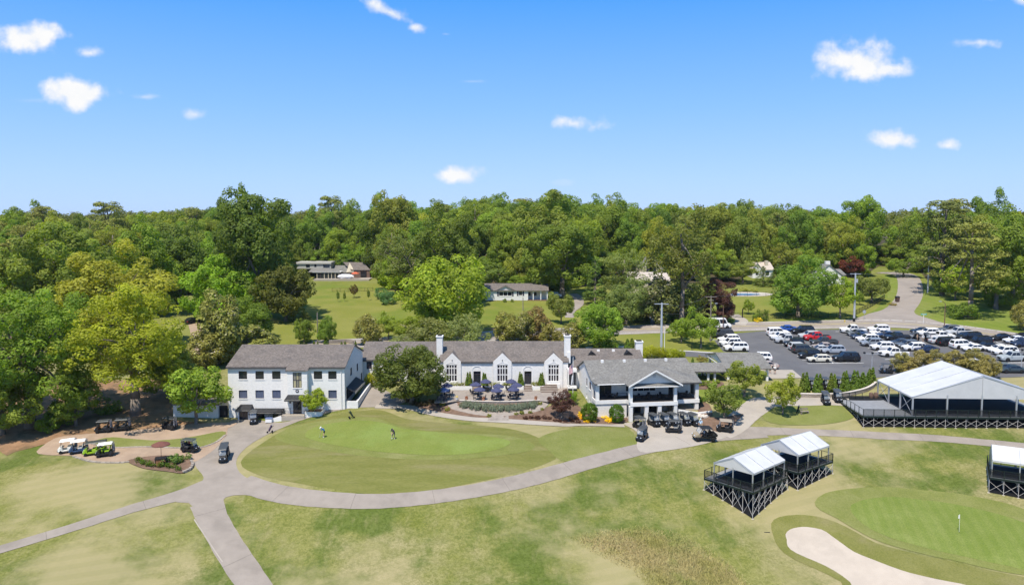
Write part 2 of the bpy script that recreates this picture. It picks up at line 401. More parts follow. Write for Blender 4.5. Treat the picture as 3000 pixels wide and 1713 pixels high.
def gz(x, y):
    x = np.atleast_1d(np.asarray(x, float)); y = np.atleast_1d(np.asarray(y, float))
    i = np.clip(np.searchsorted(GX, x) - 1, 0, len(GX) - 2); j = np.clip(np.searchsorted(GY, y) - 1, 0, len(GY) - 2)
    a = (x - GX[i]) / (GX[i+1] - GX[i]); b = (y - GY[j]) / (GY[j+1] - GY[j])
    z00, z10, z01, z11 = GZ[j, i], GZ[j, i+1], GZ[j+1, i], GZ[j+1, i+1]
    return np.where(a >= b, z00 + a*(z10 - z00) + b*(z11 - z10), z00 + b*(z01 - z00) + a*(z11 - z01))
def gz1(x, y): return float(gz(x, y)[0])
_ts = np.geomspace(40, 2500, 2600)
def P(u, v):
    """point of the ground seen at pixel u, v"""
    d = ray(u, v); q = _ts[:, None] * d[None, :]; h = q[:, 2] + CZ - gz(q[:, 0], q[:, 1])
    k = int(np.argmax(h < 0)) or len(_ts) - 1
    t = _ts[k-1] + (_ts[k] - _ts[k-1]) * h[k-1] / max(1e-9, h[k-1] - h[k])
    return Vector((d[0]*t, d[1]*t, CZ + d[2]*t))
def G(x, y): return Vector((x, y, gz1(x, y)))
def project(x, y, z):
    dy = y*CP - (z-CZ)*SP; up = y*SP + (z-CZ)*CP
    return 1500 + F*x/dy, VC - F*up/dy

GRASS = dict(rough=.95, spec=.05, grain=.45)
M_ground = mat('rough_grass', (.182,.190,.047), col2=(.255,.238,.086), scale=.16, detail=8, col3=(.36,.30,.17), scale3=.05, c3amt=.85, bump=.35, bscale=2.2, contrast=1.2, **GRASS)
def ground_material():
    """rough grass: dry and lush patches, faint mown bands, and a greener tone in the yards behind the club"""
    m = M_ground; nt = m.node_tree; L = nt.links.new
    bs = next(n for n in nt.nodes if n.type == 'BSDF_PRINCIPLED'); src = bs.inputs['Base Color'].links[0].from_socket
    tc = N(nt, 'ShaderNodeTexCoord')
    def nz(s, d, st=None):
        n = N(nt, 'ShaderNodeTexNoise'); n.inputs['Scale'].default_value = s; n.inputs['Detail'].default_value = d; n.inputs['Roughness'].default_value = .62
        if st:
            mp = N(nt, 'ShaderNodeMapping'); mp.inputs['Scale'].default_value = st; mp.inputs['Rotation'].default_value = (0, 0, .5); L(tc.outputs['Object'], mp.inputs[0]); L(mp.outputs[0], n.inputs[0])
        else: L(tc.outputs['Object'], n.inputs[0])
        return n.outputs[0]
    def mr(v, a, b):
        r = N(nt, 'ShaderNodeMapRange', interpolation_type='SMOOTHSTEP'); L(v, r.inputs[0]); r.inputs[1].default_value = a; r.inputs[2].default_value = b; return r.outputs[0]
    def mix(f, a, col, typ='MIX'):
        x = N(nt, 'ShaderNodeMix', data_type='RGBA'); x.blend_type = typ
        L(f, x.inputs[0]) if not isinstance(f, float) else setattr(x.inputs[0], 'default_value', f)
        L(a, x.inputs[6]); x.inputs[7].default_value = (*col, 1); return x.outputs[2]
    c = mix(math_n(nt, 'MULTIPLY', mr(nz(.09, 7), .46, .58), .85), src, (.098, .132, .027))
    c = mix(math_n(nt, 'MULTIPLY', mr(nz(.9, 5, (1, .12, 1)), .5, .72), .35), c, (.315, .265, .14))
    c = mix(math_n(nt, 'MULTIPLY', mr(nz(2.6, 8), .40, .6), .62), c, (.58, .64, .48), 'MULTIPLY')
    c = mix(math_n(nt, 'MULTIPLY', mr(nz(7.0, 4), .42, .62), .4), c, (.60, .66, .5), 'MULTIPLY')
    c = mix(math_n(nt, 'MULTIPLY', mr(nz(.035, 7), .45, .58), .8), c, (.315, .268, .14))
    wv = N(nt, 'ShaderNodeTexWave'); wv.inputs['Scale'].default_value = .17; wv.inputs['Distortion'].default_value = 9; wv.inputs['Detail'].default_value = 2; wv.inputs['Detail Scale'].default_value = .12; mp = N(nt, 'ShaderNodeMapping'); mp.inputs['Rotation'].default_value = (0, 0, 1.2); L(tc.outputs['Object'], mp.inputs[0]); L(mp.outputs[0], wv.inputs[0])
    c = mix(math_n(nt, 'MULTIPLY', mr(wv.outputs['Fac'], .35, .65), .16), c, (.62, .72, .5), 'MULTIPLY')
    sp = N(nt, 'ShaderNodeSeparateXYZ'); L(tc.outputs['Object'], sp.inputs[0])
    c = mix(math_n(nt, 'MULTIPLY', mr(sp.outputs[1], 138, 165), .72), c, (.150, .170, .030))
    L(c, bs.inputs['Base Color'])
ground_material()

def build_ground():
    nx, ny = len(GX), len(GY)
    v = np.stack([_gx.ravel(), _gy.ravel(), GZ.ravel()], 1)
    j, i = np.meshgrid(np.arange(ny-1), np.arange(nx-1), indexing='ij'); a = (j*nx + i).ravel()
    t = np.concatenate([np.stack([a, a+1, a+nx+1], 1), np.stack([a, a+nx+1, a+nx], 1)])
    me = bpy.data.meshes.new('ground'); me.vertices.add(len(v)); me.vertices.foreach_set('co', v.ravel())
    me.loops.add(t.size); me.loops.foreach_set('vertex_index', t.ravel()); me.polygons.add(len(t)); me.polygons.foreach_set('loop_start', np.arange(0, t.size, 3))
    me.update(calc_edges=True); me.materials.append(M_ground)
    me.polygons.foreach_set('use_smooth', [True]*len(t))
    tag(put('ground', me), kind='structure')
build_ground()

def smooth_closed(pts, step=1.0):
    n = len(pts); out = []
    for i in range(n):
        p0, p1, p2, p3 = (np.array(pts[(i+k) % n]) for k in (-1, 0, 1, 2))
        m = max(2, int(np.hypot(*(p2-p1)) / step))
        for k in range(m):
            t = k/m; out.append(tuple(.5*((2*p1) + (-p0+p2)*t + (2*p0-5*p1+4*p2-p3)*t*t + (-p0+3*p1-3*p2+p3)*t**3)))
    return out
def smooth_open(pts, step=1.0):
    pts = [np.array(p, float) for p in pts]; q = [2*pts[0]-pts[1]] + pts + [2*pts[-1]-pts[-2]]; out = []
    for i in range(1, len(q)-2):
        p0, p1, p2, p3 = q[i-1:i+3]; m = max(2, int(np.linalg.norm((p2-p1)[:2]) / step))
        for k in range(m):
            t = k/m; out.append(.5*((2*p1) + (-p0+p2)*t + (2*p0-5*p1+4*p2-p3)*t*t + (-p0+3*p1-3*p2+p3)*t**3))
    out.append(pts[-1]); return out
def densify(pts, step):
    out = []
    for i in range(len(pts)):
        a, b = np.array(pts[i][:2]), np.array(pts[(i+1) % len(pts)][:2]); m = max(1, int(np.hypot(*(b-a))/step))
        out += [tuple(a + (b-a)*k/m) for k in range(m)]
    return out
def drape(name, outline, m, off, step=1.0, smooth=True, kind='structure', parent=None, zf=None, holes=()):
    """a sheet laid on the ground, its outline given in world x, y"""
    b = smooth_closed([tuple(p[:2]) for p in outline], step) if smooth else densify(outline, step)
    xs = [p[0] for p in b]; ys = [p[1] for p in b]
    gx, gy = np.meshgrid(np.arange(min(xs)+step*.5, max(xs), step), np.arange(min(ys)+step*.5, max(ys), step))
    x, y = gx.ravel(), gy.ravel()
    k = inside(b, x, y)
    bb = np.array(b)
    x, y = x[k], y[k]
    if len(x):
        d = np.min(np.hypot(x[:, None]-bb[None, :, 0], y[:, None]-bb[None, :, 1]), axis=1); x, y = x[d > step*.4], y[d > step*.4]
    vs = [Vector(p) for p in b] + [Vector(p) for p in zip(x, y)]; n = len(b)
    r = delaunay_2d_cdt(vs, [(i, (i+1) % n) for i in range(n)], [list(range(n))], 1, 1e-4)
    v2 = np.array([(p.x, p.y) for p in r[0]])
    z = gz(v2[:, 0], v2[:, 1]) + off if zf is None else np.array([zf(*q) for q in v2])
    f = [tuple(q) for q in r[2]]
    me = mesh_from(name, [(p[0], p[1], q) for p, q in zip(v2, z)], f, m, smooth=True)
    if f:
        nz = np.mean([me.polygons[i].normal.z for i in range(min(20, len(f)))])
        if nz < 0: me.flip_normals()
    return tag(put(name, me, parent), kind=kind)
def W2(pts): return [P(*p).xy for p in pts]
def ribbon(name, pts, width, m, off, step=1.0, kind='structure', nacross=5, parent=None, extra=None):
    """a strip following a centre line given in pixels; width in metres, one number or one per point"""
    w = width if isinstance(width, (list, tuple)) else [width]*len(pts)
    c = [(*(P(*p).xy if extra is None else p), ww) for p, ww in zip(pts, w)]
    s = smooth_open([np.array(q) for q in c], step); v = []; f = []
    k = nacross
    for i, q in enumerate(s):
        a = s[max(0, i-1)]; b = s[min(len(s)-1, i+1)]; d = (b-a)[:2]; d = d/(np.hypot(*d) or 1); nrm = np.array((-d[1], d[0]))
        e1, e2 = (.03*math.sin(i*1.9+len(pts))+.06*math.sin(i*.31), .03*math.sin(i*2.3+1)+.06*math.sin(i*.23+2)) if q[2] > 1.8 else (0, 0)
        for j in range(k): t = .5 - j/(k-1); p = q[:2] + nrm*(q[2]*t + (e1 if j == 0 else e2 if j == k-1 else 0)); v.append((p[0], p[1]))
    vv = np.array(v); z = gz(vv[:, 0], vv[:, 1]) + off
    for i in range(len(s)-1):
        for j in range(k-1): f.append((i*k+j, i*k+j+1, (i+1)*k+j+1, (i+1)*k+j))
    me = mesh_from(name, [(p[0], p[1], q) for p, q in zip(vv, z)], f, m, smooth=True)
    if me.polygons[0].normal.z < 0: me.flip_normals()
    o = tag(put(name, me, parent), kind=kind)
    if name == 'cart_path':
        for i in range(6, len(s)-2, 9):     # expansion joints
            a, b, d = vv[i*k], vv[i*k+k-1], (s[i+1]-s[i])[:2]; d = d/np.hypot(*d)*.02; jb = MB()
            for t in range(6): p, q = a+(b-a)*t/6, a+(b-a)*(t+1)/6; jb.poly(*[(x[0], x[1], gz1(*x)+off+.012) for x in (p-d, q-d, q+d, p+d)])
            jb.build('joint', mat('path_joint', (.15,.13,.11), rough=1), o)
    return o
# ------------------------------------------------------------------ sheets on the ground
M_asph_path = mat('old_path_asphalt', (.240,.206,.172), col2=(.285,.246,.207), scale=.5, detail=8, col3=(.185,.16,.134), scale3=.22, c3amt=.5, rough=.9, bump=.2, bscale=14)
M_conc = mat('concrete', (.32,.283,.237), col2=(.37,.325,.275), scale=.6, detail=8, col3=(.25,.222,.187), scale3=.3, c3amt=.5, rough=.9, bump=.15, bscale=12)
M_lot = mat('dark_asphalt', (.098,.096,.099), col2=(.118,.116,.119), scale=.3, detail=8, col3=(.15,.147,.147), scale3=.12, c3amt=.5, rough=.85, bump=.25, bscale=20)
M_road = mat('worn_road_asphalt', (.25,.215,.185), col2=(.285,.247,.215), scale=.25, detail=8, col3=(.195,.17,.147), scale3=.1, c3amt=.5, rough=.9, bump=.2, bscale=14)
M_brown = mat('brown_gravel_pavement', (.30,.215,.150), col2=(.36,.265,.19), scale=.5, detail=8, col3=(.24,.175,.125), scale3=.2, c3amt=.5, rough=.95, bump=.3, bscale=16)
M_litter = mat('leaf_litter', (.20,.115,.06), col2=(.30,.18,.10), scale=.5, detail=10, col3=(.10,.075,.035), scale3=.3, c3amt=.7, rough=1, bump=.5, bscale=8)
M_mulch = mat('bark_mulch', (.125,.078,.052), col2=(.19,.122,.085), scale=1.4, detail=10, col3=(.09,.056,.04), scale3=.5, c3amt=.6, rough=1, bump=.6, bscale=9)
M_fringe = mat('fringe_grass', (.155,.172,.045), col2=(.195,.202,.066), scale=.35, detail=8, col3=(.27,.25,.12), scale3=.1, c3amt=.35, bump=.2, bscale=5, **GRASS)
M_green = mat('putting_green_grass', (.165,.200,.044), col2=(.192,.218,.056), scale=.25, detail=8, col3=(.21,.27,.075), scale3=.09, c3amt=.5, bump=.1, bscale=6, wave=(.16, 8, .12), **GRASS)
M_green2 = mat('striped_green_grass', (.150,.188,.042), col2=(.178,.21,.055), scale=.25, detail=8, col3=(.225,.25,.08), scale3=.09, c3amt=.5, bump=.1, bscale=6, wave=(.22, 14, .45), **GRASS)
M_bank = mat('bank_grass', (.150,.152,.041), col2=(.192,.184,.062), scale=.3, detail=9, col3=(.24,.20,.11), scale3=.12, c3amt=.5, bump=.3, bscale=4, **GRASS)
M_bank2 = mat('island_bank_grass', (.145,.150,.040), col2=(.185,.180,.058), scale=.5, detail=9, col3=(.25,.21,.115), scale3=.16, c3amt=.45, bump=.3, bscale=4, stretch=(.35,1.6,1), **GRASS)
M_sand = mat('bunker_sand', (.40,.342,.28), col2=(.44,.378,.31), scale=.7, detail=8, col3=(.355,.305,.25), scale3=.25, c3amt=.6, rough=1, bump=.7, bscale=3)
M_paver = mat('patio_pavers', (.25,.213,.18), col2=(.31,.265,.228), scale=1.6, detail=6, col3=(.19,.163,.142), scale3=.5, c3amt=.6, rough=.9, bump=.25, bscale=6)
M_yard = mat('yard_grass', (.178,.188,.036), col2=(.218,.212,.055), scale=.12, detail=9, col3=(.11,.165,.02), scale3=.05, c3amt=.6, bump=.3, bscale=3, **GRASS)
M_yard2 = mat('mown_slope_grass', (.150,.190,.034), col2=(.185,.21,.048), scale=.2, detail=8, col3=(.21,.215,.07), scale3=.06, c3amt=.5, bump=.3, bscale=3, wave=(.11, -8, .45), **GRASS)
M_paint = mat('worn_white_paint', (.74,.73,.70), col2=(.50,.50,.49), scale=1.5, detail=6, rough=.8)

# grass areas
drape('bunker_bank', W2([z6(*p) for p in [(660,800),(720,750),(850,733),(1000,745),(1150,790),(1300,865),(1450,945),(1700,1015),(2000,1080),(2300,1150),(2560,1200),(2700,1290),(2500,1360),(2000,1370),(1300,1330),(1180,1230),(1000,1140),(820,1060),(720,980),(680,900)]]), M_bank, .03, 1.0)
drape('green_fringe', W2([z6(*p) for p in [(985,640),(1060,575),(1200,545),(1400,530),(1600,530),(1900,558),(2200,600),(2550,690),(2750,820),(2800,1200),(2560,1185),(2300,1140),(2050,1080),(1800,1028),(1500,945),(1300,850),(1150,760),(1030,700)]]), M_fringe, .045, 1.0)
drape('golf_green', W2([z6(*p) for p in [(1250,690),(1300,640),(1450,607),(1650,605),(1900,635),(2200,690),(2500,775),(2700,880),(2720,1150),(2450,1120),(2150,1055),(1850,990),(1550,905),(1350,805)]]), M_green2, .06, 1.0)
sand_o = drape('sand_bunker', W2([z6(*p) for p in [(768,880),(800,845),(860,828),(930,825),(1040,845),(1110,890),(1200,955),(1280,1010),(1400,1060),(1550,1118),(1700,1168),(1900,1215),(2150,1268),(2200,1340),(1700,1420),(1330,1330),(1250,1235),(1130,1150),(1000,1085),(850,1020),(785,970),(778,920)]]), M_sand, .05, .9)
drape('putting_green_bank', W2([z9(*p) for p in [(10,340),(120,240),(300,140),(560,70),(800,40),(960,90),(1150,112),(1500,140),(1700,190),(1830,290),(1760,350),(1500,425),(1150,495),(850,532),(560,497),(280,450),(90,405)]]), M_bank2, .02, 1.2)
drape('putting_green_fringe', W2([z9(*p) for p in [(205,190),(330,132),(520,97),(640,82),(790,87),(900,125),(1050,155),(1300,173),(1560,190),(1690,235),(1690,265),(1600,290),(1400,313),(1150,328),(900,320),(650,298),(450,265),(270,230)]]), M_fringe, .035, 1.2)
drape('putting_green', W2([z9(*p) for p in [(380,180),(430,142),(560,113),(720,101),(850,120),(950,150),(1150,170),(1400,190),(1555,218),(1530,252),(1420,282),(1200,300),(950,293),(700,268),(500,233),(405,207)]]), M_green, .055, 1.2)
drape('lawn_by_cart_court', W2([z9(*p) for p in [(1720,205),(1900,150),(2200,140),(2290,210),(2290,285),(2150,310),(2000,345),(1850,330),(1790,280)]]), M_fringe, .04, 1.3)
drape('house_lawn', W2([fv(*p) for p in [(665,855),(680,800),(740,745),(800,712),(900,705),(1000,715),(1050,760),(1040,800),(1010,860),(860,868)]]), M_yard, .05, 2.2)
drape('cottage_lawn', W2([fv(*p) for p in [(1200,838),(1205,760),(1300,742),(1400,748),(1445,780),(1440,842),(1300,846)]]), M_yard, .05, 2.2)
drape('fenced_lawn', W2([fv(*p) for p in [(1830,800),(1820,735),(1900,728),(2060,735),(2200,735),(2235,725),(2235,760),(2190,785),(2100,800),(1950,808)]]), M_yard, .05, 2.4)
drape('corner_slope_lawn', W2([zb(*p) for p in [(1110,990),(1180,880),(1260,780),(1260,640),(1500,620),(2000,700),(2700,760),(2700,1200),(2000,1110),(1500,1080),(1250,1040)]]), M_yard2, .06, 2.4)
drape('road_verge_lawn', W2([zb(*p) for p in [(-350,990),(400,985),(700,880),(800,770),(960,770),(985,800),(850,910),(700,985),(400,1040),(-300,1052)]]), M_yard2, .06, 2.2)
drape('mown_strip', W2([zb(*p) for p in [(780,450),(900,440),(985,480),(1020,560),(1010,680),(990,740),(860,745),(850,600),(800,500)]]), M_yard2, .07, 2.4)
drape('clubhouse_front_lawn', W2([z3(*p) for p in [(300,330),(310,150),(700,130),(1300,112),(1700,110),(1980,140),(1900,340),(1880,362),(1360,345),(1100,320),(900,310)]]), M_yard, .04, 1.8)
drape('side_lawn', W2([z3(*p) for p in [(1600,800),(1740,780),(1900,800),(2200,880),(2204,990),(2060,1000),(1900,950),(1610,945)]]), M_yard2, .05, 1.2)
drape('tree_lawn', W2([z4(*p) for p in [(620,1450),(700,1330),(900,1300),(1200,1330),(1540,1320),(1620,1380),(1720,1456),(1500,1530),(1000,1560),(720,1530)]]), M_fringe, .05, 1.3)
drape('wood_floor', W2([za(*p) for p in [(0,1385),(0,930),(300,880),(650,860),(1000,850),(1260,860),(1290,1060),(1330,1150),(1720,1180),(1500,1225),(1100,1235),(700,1262),(450,1300),(280,1345),(120,1385)]]), M_litter, .04, 1.4)
drape('wooded_drive', W2([za(*p) for p in [(1405,400),(1470,400),(1530,520),(1520,640),(1440,640),(1425,500)]]), M_brown, .06, 1.8)
drape('road_bank_earth', W2([z2(*p) for p in [(1120,110),(1260,100),(1280,165),(1130,180)]]), M_litter, .05, 2.0)

# paved areas
drape('left_court', W2([fv(*p) for p in [(575,1048),(620,1042),(700,1052),(740,1040),(800,1012),(868,1003),(900,972),(908,958),(945,966),(985,985),(1010,1000),(960,1012),(880,1016),(800,1032),(740,1050),(680,1075),(628,1103),(597,1130),(588,1152),(597,1176),(625,1195),(680,1217),(680,1242),(600,1225),(560,1225),(545,1240),(500,1250),(440,1250),(430,1228),(505,1197),(490,1165),(478,1145),(500,1122),(560,1082),(568,1062)]]), M_asph_path, .035, 1.0)
drape('path_junction', W2([fv(*p) for p in [(425,1228),(520,1203),(600,1190),(690,1217),(690,1245),(610,1232),(562,1238),(548,1260),(530,1285),(495,1275),(470,1252),(445,1247)]]), M_asph_path, .04, 1.0)
ribbon('cart_path', [fv(*p) for p in [(650,1480),(612,1425),(562,1350),(528,1290),(514,1252)]], [3.2,3.2,3.2,3.4,3.9], M_asph_path, .03)
ribbon('cart_path', [fv(*p) for p in [(-60,1385),(60,1350),(200,1307),(330,1265),(440,1235),(520,1210)]], [1.8,1.8,1.8,2.0,2.6,3.8], M_asph_path, .045)
ribbon('cart_path', [fv(*p) for p in [(600,1200),(680,1226),(780,1240),(900,1247),(1020,1243),(1140,1229),(1260,1206),(1380,1176),(1500,1143),(1580,1122),(1700,1097),(1800,1082),(1900,1076)]], [3.4,3.3,3.1,2.8,2.6,2.5,2.6,2.7,2.9,3.2,3.6,3.8,3.6], M_asph_path, .05)
ribbon('cart_path', [fv(*p) for p in [(1850,1074),(1950,1074),(2050,1077),(2200,1085),(2350,1093),(2480,1104),(2620,1118)]], [3.2,2.6,2.2,2.1,2.1,2.1,2.1], M_asph_path, .04)
drape('cart_court', W2([z3(*p) for p in [(740,1192),(830,1168),(1350,1165),(1600,1140),(1625,1205),(1720,1245),(1830,1295),(1960,1250),(1990,1300),(1700,1410),(1400,1470),(1000,1520),(900,1480),(890,1400),(915,1320),(850,1250)]]), M_conc, .06, 1.0)
ribbon('cart_drive', [z3(*p) for p in [(1850,1310),(1990,1230),(2080,1150),(2150,1080),(2230,1020)]] + [z4(*p) for p in [(640,1290),(850,1275),(1100,1275),(1400,1270),(1650,1290)]], [3.6,3.8,3.8,3.8,3.8,4,4,4.2,4.2,4.2], M_conc, .07)
drape('tree_bed', W2([z3(*p) for p in [(1630,1130),(1740,1115),(1900,1110),(2060,1080),(2120,1080),(2050,1150),(1990,1215),(1830,1285),(1720,1240),(1640,1195)]]), M_mulch, .085, 1.0)
drape('hillside_bed', W2([z3(*p) for p in [(1600,940),(1720,960),(1760,1060),(1740,1110),(1610,1110)]]), M_mulch, .06, 1.0)
drape('upper_bed', W2([z3(*p) for p in [(1590,720),(1860,700),(1880,760),(1740,785),(1600,790)]]), M_mulch, .06, 1.0)
ribbon('garden_walk', [fv(*p) for p in [(935,1012)]] + [z2(*p) for p in [(60,1190),(250,1232),(500,1288),(800,1333),(1200,1365),(1700,1397),(2200,1428)]] + [z3(*p) for p in [(200,1192),(500,1198),(745,1208)]], 1.7, M_conc, .07, .8)
drape('garden_bed', W2([z2(*p) for p in [(200,1190),(430,1140),(620,1150),(760,1215),(900,1258),(1210,1290),(1215,1335),(900,1318),(600,1275),(330,1220)]]), M_mulch, .08, .8)
drape('garden_bed', W2([z2(*p) for p in [(1405,1290),(1700,1245),(1900,1215),(2010,1180),(2250,1100),(2390,1150),(2480,1230),(2560,1300),(2560,1415),(2200,1405),(1800,1375),(1405,1345)]]), M_mulch, .08, .8)
drape('garden_bed', W2([z3(*p) for p in [(150,980),(240,1000),(380,1090),(740,1100),(745,1180),(300,1183),(0,1178),(0,1020)]]), M_mulch, .09, .8)
drape('spruce_bed', W2([z2(*p) for p in [(720,1150),(800,1115),(1300,1120),(1830,1105),(1860,1150),(1800,1200),(1600,1232),(1300,1250),(1000,1222),(800,1180)]]), M_mulch, .09, .8)
ribbon('patio_walk', [z2(*p) for p in [(640,1100),(720,1185),(880,1232),(1080,1268),(1310,1285),(1520,1265),(1780,1225),(1890,1185),(1950,1120)]], 1.6, M_paver, .09, .8)
ribbon('patio_walk', [z2(1310,1280), z2(1310,1320), z2(1310,1372)], 3.2, M_paver, .085, .6)
brown = drape('left_cart_lot', W2([z7(*p) for p in [(345,560),(430,590),(700,603),(880,652),(1100,662),(1240,652),(1500,605),(1780,605),(1830,662),(2030,540),(2150,400),(2160,340),(2250,290),(2000,285),(1650,315),(1200,365),(900,385),(600,415),(480,455)]]), M_brown, .055, 1.1)
drape('grass_island', W2([z7(*p) for p in [(850,480),(940,445),(1060,425),(1250,440),(1500,455),(1800,425),(2105,368),(2135,400),(2050,465),(1900,515),(1700,520),(1450,510),(1100,518),(950,512)]]), M_fringe, .09, 1.0)
drape('fire_pit_bed', W2([z7(*p) for p in [(1205,652),(1300,625),(1500,598),(1750,612),(1822,690),(1750,757),(1700,768),(1600,752),(1350,718)]]), M_mulch, .10, .8)
drape('parking_lot', W2([z4(*p) for p in [(330,470),(700,440),(1500,428),(2200,432)]] + [z8(*p) for p in [(1900,412),(2200,440),(2750,505),(2750,830),(2330,850),(1300,835)]] + [z4(*p) for p in [(1960,1000),(1090,1000),(980,907),(740,907),(560,830),(450,690),(160,690),(55,560)]]), M_lot, .06, 2.0, smooth=False)
drape('lot_walk', W2([z4(*p) for p in [(560,900),(740,905),(980,905),(1095,1002),(700,1010),(580,960)]]), M_conc, .08, 1.4, smooth=False)
ribbon('clubhouse_drive', [z3(*p) for p in [(1180,372),(1400,375),(1620,385),(1850,400),(2150,400)]], [5,6,6,6,6], M_lot, .06, 1.2)
def kerb(pts, m, w=.35, h=.14, name='kerb'):
    c = smooth_open([np.array(P(*p).xy) for p in pts], 1.0); b = MB()
    for i in range(len(c)-1):
        d = c[i+1]-c[i]; n = np.array((-d[1], d[0]))/(np.hypot(*d) or 1)*w/2
        q = [c[i]-n, c[i+1]-n, c[i+1]+n, c[i]+n]; zz = [gz1(*p) for p in q]
        b.hexa([(p[0], p[1], z-.1) for p, z in zip(q, zz)], [(p[0], p[1], z+h) for p, z in zip(q, zz)])
    return tag(b.build(name, m), kind='structure')
M_kerb = mat('kerb_concrete', (.66,.64,.60), col2=(.58,.56,.52), scale=1.0, rough=.9)
kerb([z3(*p) for p in [(1360,345),(1500,352),(1650,362),(1810,372)]], M_kerb)
kerb([z3(*p) for p in [(300,318),(500,312),(760,310),(900,330)]], M_kerb, .8, .3)
kerb([z7(*p) for p in [(1842,1200),(1880,1262),(1950,1365),(2030,1488),(2110,1605)]], M_conc, .12, .05)
road_px = [(900,1012),(1150,1000),(1430,986),(1650,974),(1880,965),(2080,959),(2250,955),(2450,950),(2620,948),(2780,962),(2920,982),(3060,1006),(3200,1035)]
road_o = ribbon('road', road_px, 9.5, M_road, .07, 2.0, nacross=9)
ribbon('side_road', [(2640,950),(2625,925)] + [zb(*p) for p in [(985,900),(1080,790),(1130,690),(1135,590),(1110,500),(1060,450),(960,425),(800,432)]], [24,13,7.6,7,7,7,7,7,7,7], M_road, .09, 2.0, nacross=7)
ribbon('house_drive', [ze(1220,815), ze(1290,770), ze(1240,735), ze(1190,700)], [5,3.2,3,3], M_conc, .08, 1.5)
ribbon('house_drive', [ze(380,850), ze(330,800), ze(310,760), ze(300,720)], [5,3.4,3,3], M_conc, .08, 1.5)
ribbon('garden_path', [zf(1165,1300), zf(1180,1240), zf(1250,1180), zf(1240,1110), zf(1190,1080)], [2.4,2.4,2.6,3,3], M_road, .08, 1.8)
def road_line(off, w, dash=None):
    c = smooth_open([np.array((*P(*p).xy, 0)) for p in road_px], 2.0); v = []; f = []; b = MB()
    for i in range(len(c)-1):
        if dash and (i // dash) % 2: continue
        d = (c[i+1]-c[i])[:2]; n = np.array((-d[1], d[0]))/(np.hypot(*d) or 1)
        q = [c[i][:2]+n*(off-w), c[i+1][:2]+n*(off-w), c[i+1][:2]+n*(off+w), c[i][:2]+n*(off+w)]
        b.poly(*[(p[0], p[1], gz1(*p)+.10) for p in q])
    return b
b = road_line(-3.6, .12); b.build('edge_line', M_paint, road_o)
b = road_line(3.9, .12); b.build('edge_line', M_paint, road_o)
M_yel = mat('worn_yellow_paint', (.62,.50,.16), col2=(.5,.42,.2), scale=1.5, rough=.8)
b = road_line(.25, .07); b.build('centre_line', M_yel, road_o)
b = road_line(-.05, .07); b.build('centre_line', M_yel, road_o)
lot_o = bpy.data.objects['parking_lot']
def stall(p, q, w=.11, n=10):
    a, c = np.array(P(*p).xy), np.array(P(*q).xy); d = c-a; nn = np.array((-d[1], d[0]))/np.hypot(*d)*w; b = MB()
    for i in range(n):
        s, e = a+d*i/n, a+d*(i+1)/n
        b.poly(*[(x[0], x[1], gz1(*x)+.085) for x in (s-nn, e-nn, e+nn, s+nn)])
    b.build('stall_line', M_paint, lot_o)
stall(z8(525,718), z8(1055,713)); stall(z8(725,690), z8(770,716))
for p in [(480,684),(430,648),(385,612),(335,576),(290,540)]: stall(z8(*p), z8(p[0]+70, p[1]-2))
for p in [(1090,576),(1055,546),(985,510),(915,476),(790,420)]: stall(z8(*p), z8(p[0]+60, p[1]-1))
for p in [(1250,680),(1130,610)]: stall(z8(*p), z8(p[0]+110, p[1]-3))
for p in [(1780,556),(1690,520)]: stall(z8(*p), z8(p[0]+90, p[1]))
stall(z8(780,640), z8(900,638)); stall(z8(2340,712), z8(2560,710)); stall(z4(0,548), z4(110,548))
stall(z8(2290,520), z8(2370,545)); stall(z8(2380,545), z8(2450,572))
# ------------------------------------------------------------------ buildings
M_brickw = mat('white_painted_brick', (.76,.735,.70), col2=(.69,.67,.64), scale=3.0, detail=8, col3=(.62,.62,.62), scale3=2.2, c3amt=.22, rough=.8, bump=.35, bscale=9, brick=(.42,.15,(.90,.90,.90),(.90,.90,.90)))
M_white = mat('white_paint', (.76,.742,.71), col2=(.70,.685,.66), scale=.8, rough=.6)
M_siding = mat('white_siding', (.74,.73,.71), col2=(.69,.68,.665), scale=.7, rough=.6, brick=(6.0,.2,(.72,.72,.72),(.97,.97,.97)))
M_roof = mat('taupe_shingles', (.112,.094,.082), col2=(.205,.176,.155), scale=3.2, detail=8, col3=(.10,.09,.085), scale3=.5, c3amt=.5, rough=.95, bump=.5, bscale=12, brick=(.5,.12,(.75,.75,.75),(.82,.80,.78)))
M_roofg = mat('grey_shingles', (.145,.138,.125), col2=(.238,.228,.208), scale=3.2, detail=8, col3=(.118,.112,.103), scale3=.5, c3amt=.5, rough=.95, bump=.5, bscale=12, brick=(.5,.12,(.75,.75,.75),(.82,.82,.82)))
M_glass = mat('window_glass', (.018,.022,.028), rough=.06, spec=.6)
M_pane = mat('dark_pane', (.045,.035,.045), col2=(.02,.02,.025), scale=1.2, rough=.1, spec=.6)
M_curt = mat('blue_curtain', (.10,.12,.19), col2=(.05,.06,.10), scale=2.0, rough=.5, spec=.5, stretch=(9,1,.3))
M_cream = mat('cream_blind', (.42,.38,.22), col2=(.30,.27,.16), scale=1.0, rough=.5)
M_frame = mat('dark_frame', (.045,.035,.05), rough=.5)
M_black = mat('black_canvas', (.018,.018,.020), col2=(.028,.028,.030), scale=3, rough=.7)
M_iron = mat('black_iron', (.015,.015,.016), rough=.5, metal=.3)
M_gutter = mat('dark_gutter', (.06,.058,.06), rough=.5)
M_deckw = mat('dark_deck', (.06,.048,.045), col2=(.09,.07,.065), scale=2, rough=.7)
